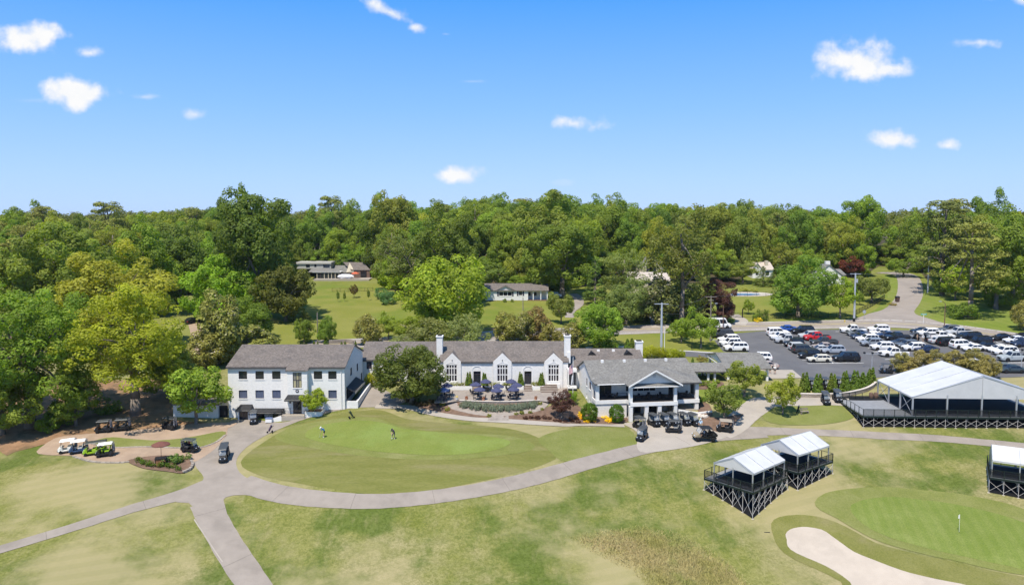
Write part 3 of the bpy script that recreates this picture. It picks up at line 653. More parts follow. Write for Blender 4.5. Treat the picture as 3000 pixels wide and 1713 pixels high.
M_stone = mat('retaining_stone', (.27,.23,.19), col2=(.36,.31,.26), scale=2.5, detail=6, col3=(.20,.17,.14), scale3=1.0, c3amt=.6, rough=.95, bump=.5, bscale=10, jitter=.18)
M_dark = mat('dark_interior', (.012,.012,.014), rough=.8)

class Wall:
    """an upright wall face from A to B (outside on the right hand when walking from A to B) with openings"""
    def __init__(s, A, B, z0, z1):
        s.A = np.array(A[:2], float); s.B = np.array(B[:2], float); s.L = float(np.hypot(*(s.B-s.A))); s.d = (s.B-s.A)/s.L; s.n = np.array((s.d[1], -s.d[0])); s.z0, s.z1 = z0, z1; s.op = []
    def pt(s, t, i, z): p = s.A + s.d*t - s.n*i; return (p[0], p[1], z)
    def hexa(s, mb, t0, t1, i0, i1, za, zb):
        mb.hexa([s.pt(t0,i0,za), s.pt(t1,i0,za), s.pt(t1,i1,za), s.pt(t0,i1,za)], [s.pt(t0,i0,zb), s.pt(t1,i0,zb), s.pt(t1,i1,zb), s.pt(t0,i1,zb)])
    def face(s, mb, rec=.16):
        xs = sorted({0, s.L, *[o[0] for o in s.op], *[o[1] for o in s.op]}); zs = sorted({s.z0, s.z1, *[o[2] for o in s.op], *[o[3] for o in s.op]})
        for a, b in zip(xs, xs[1:]):
            for c, d in zip(zs, zs[1:]):
                m, k = (a+b)/2, (c+d)/2
                if any(o[0] < m < o[1] and o[2] < k < o[3] for o in s.op): continue
                mb.poly(s.pt(a,0,c), s.pt(b,0,c), s.pt(b,0,d), s.pt(a,0,d))
        for a, b, c, d in s.op:
            for p, q in (((a,c),(b,c)), ((b,c),(b,d)), ((b,d),(a,d)), ((a,d),(a,c))):
                mb.poly(s.pt(p[0],0,p[1]), s.pt(q[0],0,q[1]), s.pt(q[0],rec,q[1]), s.pt(p[0],rec,p[1]))
    def window(s, parent, root, o, nx=1, nz=1, fm=None, gm=None, bar=.05, sill=True, name='window', rec=.16, zsplit=None, gms=None):
        a, b, c, d = o; s.op.append(o); fm = fm or M_frame; gm = gm or M_glass; mb = MB(); w = .06
        for t0, t1, za, zb in ((a, a+w, c, d), (b-w, b, c, d), (a+w, b-w, c, c+w), (a+w, b-w, d-w, d)): s.hexa(mb, t0, t1, rec*.45, rec, za, zb)
        xs = [a+w + (b-a-2*w)*i/nx for i in range(nx+1)]; zs = zsplit and [c+w]+list(zsplit)+[d-w] or [c+w + (d-c-2*w)*i/nz for i in range(nz+1)]
        for x in xs[1:-1]: s.hexa(mb, x-bar/2, x+bar/2, rec*.5, rec*.98, c+w, d-w)
        for z in zs[1:-1]: s.hexa(mb, a+w, b-w, rec*.55, rec*.96, z-bar/2, z+bar/2)
        wo = mb.build(name, fm, parent, world=root)
        for i in range(len(xs)-1):
            for j in range(len(zs)-1):
                p = MB(); s.hexa(p, xs[i], xs[i+1], rec*.85, rec*1.02, zs[j], zs[j+1]); p.build('pane', (gms[(i+j) % len(gms)] if gms else gm), wo, world=root)
        if sill:
            m2 = MB(); s.hexa(m2, a-.06, b+.06, -.07, rec*.4, c-.13, c-.002); m2.build('sill', M_white, wo, world=root)
        return wo

def gable_roof(root, name, m, x0, x1, yf, yr, yb, ze, zr, over=.3, t=.16, zb=None, parent=None):
    """ridge along x; front eave yf, ridge yr, back eave yb"""
    zb = ze if zb is None else zb
    mb = MB(); sf = (zr-ze)/(yr-yf); sb = (zr-zb)/(yb-yr)
    a, b = x0-over, x1+over; f, k = yf-over, yb+over
    zf_, zk = ze-sf*over, zb-sb*over
    mb.slab([(a,f,zf_+t),(b,f,zf_+t),(b,yr,zr+t),(a,yr,zr+t)], t)
    mb.slab([(a,yr,zr+t),(b,yr,zr+t),(b,k,zk+t),(a,k,zk+t)], t)
    return mb.build(name, m, parent or root, world=root)

def chimney(root, x0, x1, y0, y1, z0, z1, steps=()):
    z1 -= .45
    mb = MB(); mb.box(x0, x1, y0, y1, z0, z1)
    for s in steps: mb.box(*s)
    o = mb.build('chimney', M_brickw, root, world=root)
    MB().box(x0-.1, x1+.1, y0-.1, y1+.1, z1, z1+.22).build('chimney_cap', M_white, o, world=root)
    MB().box(x0+.15, x1-.15, y0+.15, y1-.15, z1+.22, z1+.34).build('flue', M_dark, o, world=root)
    return o

# ---- white three storey wing
YL = PZ(669, 1225, 0.0).y
def lx(u): return (u-1500)*YL/F*1.0
XL0, XL1 = PY(669, 1150, YL).x, PY(1010, 1150, YL).x
YLB = XL1*F/(1057.5-1500); YLR = (YL+YLB)/2
ZE = PY(840, 1075, YL).z; ZR = PY(840, 1011, YLR).z
wing = thing('lodge_wing', 'white painted brick three storey wing with grey shingle roof and black awnings', 'building', (XL0, YL, 0))
wl = Wall((XL0, YL), (XL1, YL), -1.6, ZE)
def pr(zfun, x0, x1, y0, y1, Y, wall):
    a = PY(*zfun(x0, y1), Y); b = PY(*zfun(x1, y0), Y); A = Vector((*wall.A, 0)); d = Vector((*wall.d, 0))
    return ((a-A).dot(d), (b-A).dot(d), a.z, b.z)
for x in (260, 439, 617, 1061, 1215): wl.window(wing, wing, pr(z1, x-44, x+44, 461, 547, YL, wl), 1, 1)
for x in (262, 440, 619, 1063, 1217): wl.window(wing, wing, pr(z1, x-44, x+44, 665, 752, YL, wl), 1, 1, gm=M_curt)
for x0, x1 in ((410, 490), (577, 640)): wl.window(wing, wing, pr(z1, x0, x1, 905, 965, YL, wl), 2, 1)
mb = MB(); wl.face(mb); mb.build('front_wall', M_brickw, wing, world=wing)
ws = Wall((XL1, YL), (XL1, YLB), 0.0, ZE)
def prs(zfun, x0, x1, y0, y1, X):
    ya, yb = X*F/(zfun(x0, 0)[0]-1500), X*F/(zfun(x1, 0)[0]-1500); ym = (ya+yb)/2
    return (ya-YL, yb-YL, PY(*zfun((x0+x1)/2, y1), ym).z, PY(*zfun((x0+x1)/2, y0), ym).z)
ws.window(wing, wing, prs(z1, 1385, 1405, 425, 508, XL1)); ws.window(wing, wing, prs(z1, 1455, 1472, 380, 462, XL1))
ws.window(wing, wing, (1.2, 8.2, 2.6, 4.4), 4, 1, sill=False)
ws.window(wing, wing, (YLB-YL-1.6, YLB-YL-.5, 2.3, 4.6), 1, 1, sill=False, name='door')
mb = MB(); ws.face(mb); mb.poly((XL1, YL, ZE), (XL1, YLB, ZE), (XL1, YLR, ZR)); mb.build('side_wall', M_brickw, wing, world=wing)
mb = MB(); mb.poly((XL0,YLB,-1),(XL0,YL,-1),(XL0,YL,ZE),(XL0,YLR,ZR),(XL0,YLB,ZE)); mb.poly((XL1,YLB,-1),(XL0,YLB,-1),(XL0,YLB,ZE),(XL1,YLB,ZE)); mb.build('rear_wall', M_brickw, wing, world=wing)
roof_l = gable_roof(wing, 'roof', M_roof, XL0, XL1, YL, YLR, YLB, ZE, ZR, .22)
for x in (417, 1065):
    q = PY(*z1(x, 358), YL+2.3); MB().box(q.x-.22, q.x+.22, q.y-.2, q.y+.25, q.z-.3, q.z+.18).build('roof_vent', M_white, roof_l, world=wing)
q = PY(*z1(276, 213), YLR-.8); MB().tube((q.x, q.y, q.z-.4), (q.x, q.y, q.z+.25), .12).build('vent_pipe', M_dark, roof_l, world=wing)
MB().box(XL0-.2, XL1+.2, YL-.36, YL-.24, ZE-.22, ZE-.02).build('gutter', M_gutter, wing, world=wing)
for xx in (1311,): 
    q = PY(*z1(xx, 600), YL); MB().tube((q.x, YL-.1, 1.2), (q.x, YL-.1, ZE-.2), .06).build('downpipe', M_white, wing, world=wing)
# projecting entrance bay
XB0, XB1 = PY(*z1(733, 600), YL-.9).x, PY(*z1(947, 600), YL-.9).x; YB = YL-.9; ZB = ZE-.25
wb = Wall((XB0, YB), (XB1, YB), -.3, ZB)
wo = wb.window(wing, wing, pr(z1, 795, 886, 475, 640, YB, wb), 3, 2, gms=[M_cream, mat('drab_blind', (.20,.19,.15), rough=.5)], bar=.07)  # panes alternate between the cream blind and a duller, darker one
wb.window(wing, wing, pr(z1, 797, 887, 782, 915, YB, wb), 2, 1, sill=False, name='entrance_door')
mb = MB(); wb.face(mb); mb.poly((XB1,YB,-.3),(XB1,YL,-.3),(XB1,YL,ZB),(XB1,YB,ZB)); mb.poly((XB0,YL,-.3),(XB0,YB,-.3),(XB0,YB,ZB),(XB0,YL,ZB)); mb.build('entrance_bay', M_brickw, wing, world=wing)
sl = (ZR-ZE)/(YLR-YL)
MB().slab([(XB0-.2,YB-.25,ZB-.02),(XB1+.2,YB-.25,ZB-.02),(XB1+.2,YL+.5,ZE+sl*.5+.22),(XB0-.2,YL+.5,ZE+sl*.5+.22)], .16).build('bay_roof', M_roof, wing, world=wing)
q = PY(*z1(840, 672), YB)
lg = MB().lathe((q.x, q.y-.005, q.z), [(.24,.0),(.27,-.05),(.20,-.06),(.19,-.02)], 20, 'Y'); lg.build('round_emblem', M_frame, wing, world=wing)
MB().lathe((q.x, q.y-.03, q.z), [(.13,0),(.13,-.01),(.02,-.015)], 16, 'Y').build('emblem_disc', mat('emblem_grey', (.5,.5,.55), rough=.6), wing, world=wing)
def awning(root, name, x0, x1, y, zt, zb_, out, side=.25, curved=False):
    mb = MB(); n = 6 if curved else 1; prev = None
    for i in range(n+1):
        t = i/n; yy = y - out*(math.sin(t*math.pi/2) if curved else t); zz = zt + (zb_-zt)*((1-math.cos(t*math.pi/2)) if curved else t)
        cur = (x0 + (-side*t if not curved else 0), x1 + (side*t if not curved else 0), yy, zz)
        if prev: mb.slab([(prev[0],prev[2],prev[3]),(cur[0],cur[2],cur[3]),(cur[1],cur[2],cur[3]),(prev[1],prev[2],prev[3])], .04)
        if prev:
            for k in (0, 1): mb.poly((prev[k],prev[2],prev[3]),(cur[k],cur[2],cur[3]),(cur[k],y,cur[3]-.02),(prev[k],y,prev[3]-.02))
        prev = cur
    mb.box(prev[0], prev[1], prev[2]-.02, prev[2]+.01, prev[3]-.22, prev[3]-.0)
    o = mb.build(name, M_black, root, world=root)
    MB().box(prev[0]+.02, prev[1]-.02, prev[2]-.035, prev[2]-.022, prev[3]-.06, prev[3]-.02).build('trim', mat('awning_trim', (.45,.42,.36), rough=.7), o, world=root)
    return o
a0 = PY(*z1(740, 712), YB); a1 = PY(*z1(905, 770), YB-1.2)
aw = awning(wing, 'awning', a0.x, PY(*z1(920, 712), YB).x, YB-.01, a0.z, a1.z, 1.2)
# painted lettering panel on the entrance awning: faint grey lines of print
for k in range(3):
    zz = a0.z + (a1.z-a0.z)*(.25+.18*k); yy = YB-.01 - 1.2*(.25+.18*k)
    p = MB()
    for i in range(9-k): p.box(a0.x+.85+.13*i+k*.06, a0.x+.93+.13*i+k*.06, yy-.03, yy+.05, zz+.012, zz+.03)
    tag(p.build('lettering', mat('faded_print', (.16,.16,.17), rough=.8), aw, world=wing), kind='stuff')
# left doorway block
YD = YL-1.1; d0, d1 = PY(*z1(205, 900), YD).x, PY(*z1(345, 900), YD).x; zt = PY(*z1(300, 872), YD).z
wd = Wall((d0, YD), (d1, YD), -1.5, zt)
wd.window(wing, wing, pr(z1, 222, 313, 878, 1008, YD, wd), 2, 1, sill=False, name='glass_door')
mb = MB(); wd.face(mb); mb.poly((d1,YD,-1.5),(d1,YL,-1.5),(d1,YL,zt),(d1,YD,zt)); mb.poly((d0,YL,-1.5),(d0,YD,-1.5),(d0,YD,zt),(d0,YL,zt)); mb.poly((d0,YD,zt),(d1,YD,zt),(d1,YL,zt),(d0,YL,zt)); mb.build('doorway_block', M_brickw, wing, world=wing)
awning(wing, 'awning', d0+.1, d1-.1, YL-.02, PY(*z1(270, 814), YL).z, PY(*z1(250, 880), YD-.6).z, 1.7)
b0, b1 = PY(*z1(372, 880), YL-.8).x, PY(*z1(688, 880), YL-.8).x
awning(wing, 'awning', b0, b1, YL-.02, PY(*z1(500, 856), YL).z, PY(*z1(500, 905), YL-1.1).z, 1.1, curved=True)
awside = MB(); awside.slab([(XL1+.02,YL+1.0,4.75),(XL1+.02,YL+8.6,4.95),(XL1+1.5,YL+8.6,4.15),(XL1+1.5,YL+1.0,3.95)], .05); awside.build('side_awning', M_black, wing, world=wing)
MB().box(XL1+1.5, XL1+1.53, YL+1.0, YL+8.6, 3.75, 4.12).build('awning_valance', mat('awning_trim'), wing, world=wing)
for zf_, (x, y) in ((z1, (338, 888)), (z1, (330, 918)), (z1, (765, 795)), (z1, (905, 828))):
    q = PY(*zf_(x, y), YD if x < 400 else YB); MB().box(q.x-.1, q.x+.1, q.y-.14, q.y-.002, q.z-.12, q.z+.14).build('wall_lamp', M_iron, wing, world=wing)
# stairs, landing and planters in front of the wing
st = thing('entrance_steps', 'white concrete stairs with iron railing climbing to the wing entrance landing', 'steps', P(*z1(600, 1010)))
L0 = PY(*z1(690, 945), YB-1.4); zl = PY(*z1(800, 935), YB-1.2).z
xs0, xs1 = PY(*z1(548, 990), YB-1.0).x, PY(*z1(690, 940), YB-1.0).x
n = 9; zg0 = gz1(xs0, YB-1.0)
for i in range(n):
    x0 = xs0 + (xs1-xs0)*i/n; MB().box(x0, x0+(xs1-xs0)/n+.02, YB-1.6, YB-.3, zg0-.6, zg0+(zl-zg0)*(i+1)/n).build('step', M_conc, st, world=st)
xl1 = PY(*z1(930, 940), YB-1.2).x
MB().box(xs1, xl1, YB-1.9, YB-.02, -.8, zl).build('landing', M_conc, st, world=st)
def railing(root, pts, h=.95, m=M_iron, gap=.16, name='railing', bars=True, parent=None):
    for a, b in zip(pts, pts[1:]):
        a, b = Vector(a), Vector(b); mb = MB(); L = (b-a).length; up = Vector((0, 0, h))
        mb.tube(a+up, b+up, .025, n=4)
        mb.tube(a+Vector((0,0,.1)), b+Vector((0,0,.1)), .016, n=4)
        for p in (a, b): mb.tube(p, p+up, .03, n=4)
        k = int(L/gap)
        if bars:
            for i in range(1, k): p = a+(b-a)*i/k; mb.tube(p+Vector((0,0,.1)), p+up, .008, n=3, caps=False)
        o = mb.build(name, m, parent or root, world=root); o['kind'] = 'stuff'
railing(st, [(xs0, YB-1.6, zg0+.1), (xs1, YB-1.6, zl)]); railing(st, [(xs1, YB-1.85, zl), (xl1, YB-1.85, zl), (xl1, YB-.9, zl)])
railing(st, [(xs0, YB-.35, zg0+.1), (xs1, YB-.35, zl), (xs1+1.0, YB-.35, zl)])
MB().hexa([(xs0-.05,YB-1.78,zg0-.6),(xs1,YB-1.78,zg0-.6),(xs1,YB-1.62,zg0-.6),(xs0-.05,YB-1.62,zg0-.6)], [(xs0-.05,YB-1.78,zg0+.35),(xs1,YB-1.78,zl+.1),(xs1,YB-1.62,zl+.1),(xs0-.05,YB-1.62,zg0+.35)]).build('stringer_wall', M_white, st, world=st)
def planter(label, x0, x1, y0, y1, z0, z1, m=M_white, soil=True, t=.18, name='planter'):
    r = thing(name, label, 'planter', ((x0+x1)/2, y0, z0))
    mb = MB(); mb.box(x0, x1, y0, y0+t, z0-.8, z1); mb.box(x0, x0+t, y0+t, y1, z0-.8, z1-.003); mb.box(x1-t, x1, y0+t, y1, z0-.8, z1-.003); mb.build('wall', m, r, world=r)
    if soil: MB().box(x0+t+.01, x1-t-.01, y0+t+.01, y1, z1-.5, z1-.12).build('soil', M_mulch, r, world=r)
    return r
p0 = PY(*z1(925, 900), YB-1.2).x; p1 = PY(*z1(1110, 905), YB-1.0).x
planter('low white planter box with small tree beside the wing entrance', p0, p1, YB-1.5, YL-.02, .8, PY(*z1(950, 897), YB-1.5).z)
# ramp wall by the wing's shaded end
rw = thing('ramp_wall', 'white parapet wall of the ramp along the shaded end of the wing', 'wall', (XL1+1.7, YL+.6, 1.4))
MB().hexa([(XL1+1.7,YL+.4,.6),(XL1+2.0,YL+.4,.6),(XL1+2.0,YLB-1,1.2),(XL1+1.7,YLB-1,1.2)], [(XL1+1.7,YL+.4,2.7),(XL1+2.0,YL+.4,2.7),(XL1+2.0,YLB-1,3.3),(XL1+1.7,YLB-1,3.3)]).build('parapet', M_brickw, rw, world=rw)
MB().box(XL1+.02, XL1+1.7, YL+.4, YL+.7, .6, 2.68).build('end_wall', M_brickw, rw, world=rw)

# ---- link wing behind the dark tree
YK = YLB+.3; XK0, XK1 = XL1-.5, PY(1288, 1050, YK).x
zke, zkr = PY(1130, 1054, YK).z, PY(1150, 1002, YK+6.5).z
link = thing('link_wing', 'two storey white link between the three storey wing and the main hall', 'building', (XK0, YK, 2.4))
wk = Wall((XK0, YK), (XK1, YK), .8, zke)
for x in (1607, 1900): wk.window(link, link, pr(z1, x-28, x+28, 360, 440, YK, wk), 2, 1, gm=M_pane); wk.window(link, link, pr(z1, x-28, x+28, 495, 577, YK, wk), 2, 1, gm=M_pane)
wk.window(link, link, pr(z1, 2130, 2190, 360, 440, YK, wk), 2, 1, gm=M_pane)
mb = MB(); wk.face(mb); mb.build('front_wall', M_brickw, link, world=link)
mb = MB(); mb.poly((XK0,YK,.8),(XK0,YK,zke),(XK0,YK+6.5,zkr),(XK0,YK+13,zke),(XK0,YK+13,.8)); mb.build('end_wall', M_brickw, link, world=link)
gable_roof(link, 'roof', M_roof, XK0, XK1+1.0, YK, YK+6.5, YK+13, zke, zkr, .2)
MB().box(XK0, XK1, YK-.3, YK-.2, zke-.2, zke-.02).build('gutter', M_gutter, link, world=link)

# ---- main hall
YH = PZ(1480, 1142, 2.4).y + 1.5
XH0, XH1 = PY(1289, 1100, YH).x, PY(1664, 1100, YH).x
ZHE, YHR = PY(1450, 1060, YH).z, YH+6.2
ZHR = PY(1450, 1001, YHR).z
hall = thing('main_hall', 'long white brick hall with three gabled tall windows and shingle roof', 'building', (XH0, YH, 2.4))
wh = Wall((XH0, YH), (XH1, YH), 1.4, ZHE)
def bayw(xc, x0, x1):
    """gabled window bay: its own wall set slightly proud"""
    yb = YH-.22; g0, g1 = PY(*z2(x0, 700), yb).x, PY(*z2(x1, 700), yb).x; gm_ = (g0+g1)/2; zp = PY(*z2(xc, 443), yb).z; zs = PY(*z2(xc, 560), yb).z
    w = Wall((g0, yb), (g1, yb), 1.4, zs); o = pr(z2, xc-73, xc+73, 604, 830, yb, w)
    dz = (o[3]-o[2])
    w.window(hall, hall, o, 4, 3, fm=M_white, gm=M_pane, bar=.13, zsplit=(o[2]+dz*.40, o[2]+dz*.79))
    mb = MB(); w.face(mb); mb.hexa([(g0,yb,zs),(g1,yb,zs),(g1,yb+.14,zs),(g0,yb+.14,zs)], [(gm_-.01,yb,zp),(gm_+.01,yb,zp),(gm_+.01,yb+.14,zp),(gm_-.01,yb+.14,zp)]); mb.poly((g0,YH,1.4),(g0,yb,1.4),(g0,yb,zs),(g0,YH,zs)); mb.poly((g1,yb,1.4),(g1,YH,1.4),(g1,YH,zs),(g1,yb,zs)); mb.build('gable_bay', M_brickw, hall, world=hall)
    slp = (ZHR-ZHE)/(YHR-YH); yr = YH + (zp-ZHE)/slp; t = .12
    mb = MB()
    for sgn, gx in ((-1, g0), (1, g1)):
        e = gx + sgn*.12; ze_ = zs - .12*(zp-zs)/(gm_-g0)
        y_ = yb+.1; mb.slab([(gm_,y_,zp-.03),(gm_,yr+.4,zp-.03),(gx,YH+.1,zs-.03),(gx,y_,zs-.03)] if sgn < 0 else [(gm_,y_,zp-.03),(gx,y_,zs-.03),(gx,YH+.1,zs-.03),(gm_,yr+.4,zp-.03)], t)
    mb.build('gable_roof', M_roof, hall, world=hall)
    # arched brick label over the window
    mb = MB(); zt_ = o[3]+.05
    for i in range(10):
        t0, t1 = i/10, (i+1)/10; xa, xb = g0+o[0]+(o[1]-o[0])*t0, g0+o[0]+(o[1]-o[0])*t1; za, zb_ = zt_+.35*math.sin(math.pi*t0), zt_+.35*math.sin(math.pi*t1)
        mb.hexa([(xa,yb-.04,za),(xb,yb-.04,zb_),(xb,yb,zb_),(xa,yb,za)], [(xa,yb-.04,za+.1),(xb,yb-.04,zb_+.1),(xb,yb,zb_+.1),(xa,yb,za+.1)])
    mb.build('arch_moulding', M_white, hall, world=hall)
    q = Vector((gm_, yb, (zp+zs)/2-.5)); MB().box(q.x-.06, q.x+.06, q.y-.12, q.y-.002, q.z-.1, q.z+.12).build('lamp', M_gutter, hall, world=hall)
    zsill = o[2]-.35; MB().box(g0+o[0]-.2, g0+o[1]+.2, yb-.3, yb-.001, 2.2, zsill).build('window_ledge', M_white, hall, world=hall)
for xc, x0, x1 in ((672, 560, 800), (1372, 1245, 1495), (2075, 1950, 2200)): bayw(xc, x0, x1)
for xc in (1022, 1722):
    o = pr(z2, xc-50, xc+50, 690, 872, YH, wh); dz = o[3]-o[2]
    wh.window(hall, hall, o, 2, 1, fm=M_frame, gm=M_glass, zsplit=(o[2]+dz*.76,), sill=False, name='patio_door', rec=.25)
    mb = MB(); xm = (o[0]+o[1])/2+XH0; r = .82; zc_ = o[3]+.05
    for i in range(12):
        t0, t1 = math.pi*i/12, math.pi*(i+1)/12
        pts = [(xm+rr*math.cos(t), zc_+rr*math.sin(t)*1.0) for rr, t in ((r, t0), (r+.14, t0), (r+.14, t1), (r, t1))]
        mb.hexa([(p[0], YH-.07, p[1]) for p in pts], [(p[0], YH, p[1]) for p in pts])
    for sg in (-1, 1): mb.box(xm+sg*(r+.07)-.07, xm+sg*(r+.07)+.07, YH-.07, YH, o[2], zc_)
    mb.build('door_arch', M_white, hall, world=hall)
mb = MB(); wh.face(mb); mb.build('front_wall', M_brickw, hall, world=hall)
mb = MB(); YHB = YHR+6.2
mb.poly((XH1,YH,1.4),(XH1,YHB,1.4),(XH1,YHB,ZHE),(XH1,YHR,ZHR),(XH1,YH,ZHE)); mb.poly((XH0,YHB,1.4),(XH0,YH,1.4),(XH0,YH,ZHE),(XH0,YHR,ZHR),(XH0,YHB,ZHE)); mb.build('end_wall', M_brickw, hall, world=hall)
gable_roof(hall, 'roof', M_roof, XH0, XH1, YH, YHR, YHB, ZHE, ZHR, .15)
for x0, x1 in ((805, 1240), (1503, 1940)):
    MB().box(PY(*z2(x0, 600), YH).x, PY(*z2(x1, 600), YH).x, YH-.24, YH-.13, ZHE-.2, ZHE-.02).build('gutter', M_gutter, hall, world=hall)
for x in (795, 1240, 1498, 1945): q = PY(*z2(x, 700), YH).x; MB().tube((q, YH-.09, 2.6), (q, YH-.09, ZHE-.1), .055).build('downpipe', M_white, hall, world=hall)
c0, c1 = PY(*z2(464, 300), YH+2).x, PY(*z2(545, 300), YH+2).x
chimney(hall, c0, c1, YH+2, YH+3.3, ZHE-.5, PY(*z2(500, 190), YH+2).z)
c0, c1 = PY(*z2(2224, 300), YH+1.2).x, PY(*z2(2308, 300), YH+1.2).x
chimney(hall, c0, c1, YH+1.2, YH+2.4, ZHE+.8, PY(*z2(2260, 182), YH+1.2).z, [(c0+.45, c1, YH+1.0, YH+2.3, ZHE-.4, ZHE+1.6)])
# planters, steps and patio edge
PYF = PZ(1480, 1142, 2.4).y
def patio_planter(x0, x1, lab):
    a, b = PY(*z2(x0, 930), PYF).x, PY(*z2(x1, 930), PYF).x
    return planter(lab, a, b, PYF, YH-.3, 2.4, 3.05)
patio_planter(600, 955, 'low white planter wall below the tall window next to the big dark tree')
patio_planter(1082, 1665, 'low white planter wall below the middle tall window of the hall')
patio_planter(1785, 1935, 'short white planter wall between the patio doors and the wide steps')
def steps(label, x0, x1, y0, y1, za, zb_, n, side=None):
    r = thing('patio_steps', label, 'steps', ((x0+x1)/2, y0, za))
    for i in range(n):
        MB().box(x0, x1, y0+(y1-y0)*i/n, y1 if i == n-1 else y0+(y1-y0)*(i+1)/n, za-.5, za+(zb_-za)*(i+1)/n).build('step', M_paver, r, world=r)
        MB().box(x0, x1, y0+(y1-y0)*i/n-.012, y0+(y1-y0)*i/n-.002, za+(zb_-za)*i/n+.02, za+(zb_-za)*(i+1)/n-.015).build('riser', M_mulch, r, world=r)
    return r
a, b = PY(*z2(960, 920), PYF).x, PY(*z2(1078, 920), PYF).x
steps('brick steps up to the patio door behind the umbrellas', a, b, PYF-.9, YH-.3, 2.42, 3.0, 3)
a, b = PY(*z2(1672, 920), PYF).x, PY(*z2(1776, 920), PYF).x
steps('brick steps up to the patio door between two clipped cypresses', a, b, PYF-1.1, YH-.3, 2.42, 3.0, 4)
a, b = PY(*z2(1895, 970), PYF-1.5).x, PY(*z2(2130, 970), PYF-1.5).x
steps('wide brick steps at the far end of the patio by the flagpole', a, b, PYF-2.0, YH-.3, 2.42, 3.2, 5)
M_cap = mat('cap_stone', (.55,.49,.43), col2=(.48,.43,.38), scale=2, rough=.9)
drape('patio', [PZ(*z2(*p), 2.43).xy for p in [(670,950),(960,950),(1300,950),(1690,950),(2000,960),(2270,900),(2280,1040),(2000,1115),(1900,1100),(1800,1101),(1600,1110),(1300,1112),(1000,1106),(790,1096),(700,1110),(560,1130),(430,1128),(480,1050),(560,990)]], M_paver, 0, 1.0, zf=lambda x, y: max(2.45, 0), smooth=False)
# curved stone retaining wall with single stones
rw_pts = [PZ(*z2(*p), 2.5) for p in [(780,1092),(900,1098),(1100,1106),(1300,1110),(1500,1108),(1700,1100),(1830,1092),(1885,1090)]]
cw = [np.array(p) for p in smooth_open([np.array((p.x, p.y)) for p in rw_pts], .35)]
retw = thing('stone_retaining_wall', 'curved low wall of stacked brown stones edging the patio above blue spruces', 'wall', (float(cw[0][0]), float(cw[0][1]), 1.7))
rs = random.Random(11); SH = [MB().box(-.24, .24, -.16, .16, 0, .17).mesh('stone', M_stone), MB().box(-.2, .2, -.17, .17, 0, .17).mesh('stone', M_stone)]
for i in range(len(cw)-1):
    d = cw[i+1]-cw[i]; ang = math.atan2(d[1], d[0])
    for k in range(5):
        sc = np.hypot(*d)/.46
        put('stone', rs.choice(SH), retw, (cw[i][0]+d[0]*(.5*(k % 2)+.25)-retw.location.x, cw[i][1]+d[1]*(.5*(k % 2)+.25)-retw.location.y+rs.uniform(-.02, .02), 1.62+k*.18-1.7), (0, 0, ang+rs.uniform(-.04, .04)), (sc, 1, 1))
mb = MB()
for i in range(len(cw)-1):
    d = cw[i+1]-cw[i]; nn = np.array((-d[1], d[0]))/np.hypot(*d)*.22; q = [cw[i]-nn, cw[i+1]-nn, cw[i+1]+nn, cw[i]+nn]
    mb.hexa([(p[0], p[1], 2.53) for p in q], [(p[0], p[1], 2.60) for p in q])
mb.build('cap', M_cap, retw, world=retw)
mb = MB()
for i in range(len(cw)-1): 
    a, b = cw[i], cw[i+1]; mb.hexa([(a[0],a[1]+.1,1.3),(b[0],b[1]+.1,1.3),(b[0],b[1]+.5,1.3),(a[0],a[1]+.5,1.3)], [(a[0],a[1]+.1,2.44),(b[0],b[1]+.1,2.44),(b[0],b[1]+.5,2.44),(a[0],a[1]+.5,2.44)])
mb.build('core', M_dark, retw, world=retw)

# ---- low block with two black roof vents behind the pavilion
YV = YH+.2; XV0, XV1 = XH1+.02, PY(1870, 1030, YV+7).x
zve, zvr = PY(1680, 1080, YV).z, PY(1780, 1022.5, YV+7).z
vb = thing('dormered_block', 'low shingled block with two small black roof dormers behind the terrace house', 'building', (XV0, YV, 2.4))
mb = MB(); mb.box(XV0, XV1, YV, YV+14, 1.2, zve); mb.poly((XV1,YV,zve),(XV1,YV+14,zve),(XV1,YV+7,zvr)); mb.build('walls', M_brickw, vb, world=vb)
gable_roof(vb, 'roof', M_roof, XV0, XV1, YV, YV+7, YV+14, zve, zvr, .25)
for x, y in ((372, 425), (790, 418)):
    q = PY(*z3(x, y), YV+4.6); mb = MB(); w, h = .75, .9
    mb.box(q.x-w+.1, q.x+w-.1, q.y, q.y+1.6, q.z-.5, q.z+.5); mb.hexa([(q.x-w-.1,q.y-.15,q.z+.45),(q.x-w-.1,q.y+2.4,q.z+.45),(q.x,q.y+2.4,q.z+.45),(q.x,q.y-.15,q.z+.45)], [(q.x-w-.1,q.y-.15,q.z+.5),(q.x-w-.1,q.y+2.4,q.z+.5),(q.x,q.y+2.4,q.z+1.1),(q.x,q.y-.15,q.z+1.1)])
    mb.hexa([(q.x,q.y-.15,q.z+.45),(q.x,q.y+2.4,q.z+.45),(q.x+w+.1,q.y+2.4,q.z+.45),(q.x+w+.1,q.y-.15,q.z+.45)], [(q.x,q.y-.15,q.z+1.1),(q.x,q.y+2.4,q.z+1.1),(q.x+w+.1,q.y+2.4,q.z+.5),(q.x+w+.1,q.y-.15,q.z+.5)])
    o = mb.build('dormer', M_dark, vb, world=vb)
for x, y in ((443, 343), (617, 340)): q = PY(*z3(x, y), YV+6); MB().box(q.x-.25, q.x+.25, q.y-.2, q.y+.2, q.z-.3, q.z+.2).build('roof_vent', M_white, vb, world=vb)
c0, c1 = PY(*z3(878, 300), YV+6.5).x, PY(*z3(957, 300), YV+6.5).x
chimney(vb, c0, c1, YV+6.5, YV+7.9, zve, PY(*z3(915, 222), YV+6.5).z)
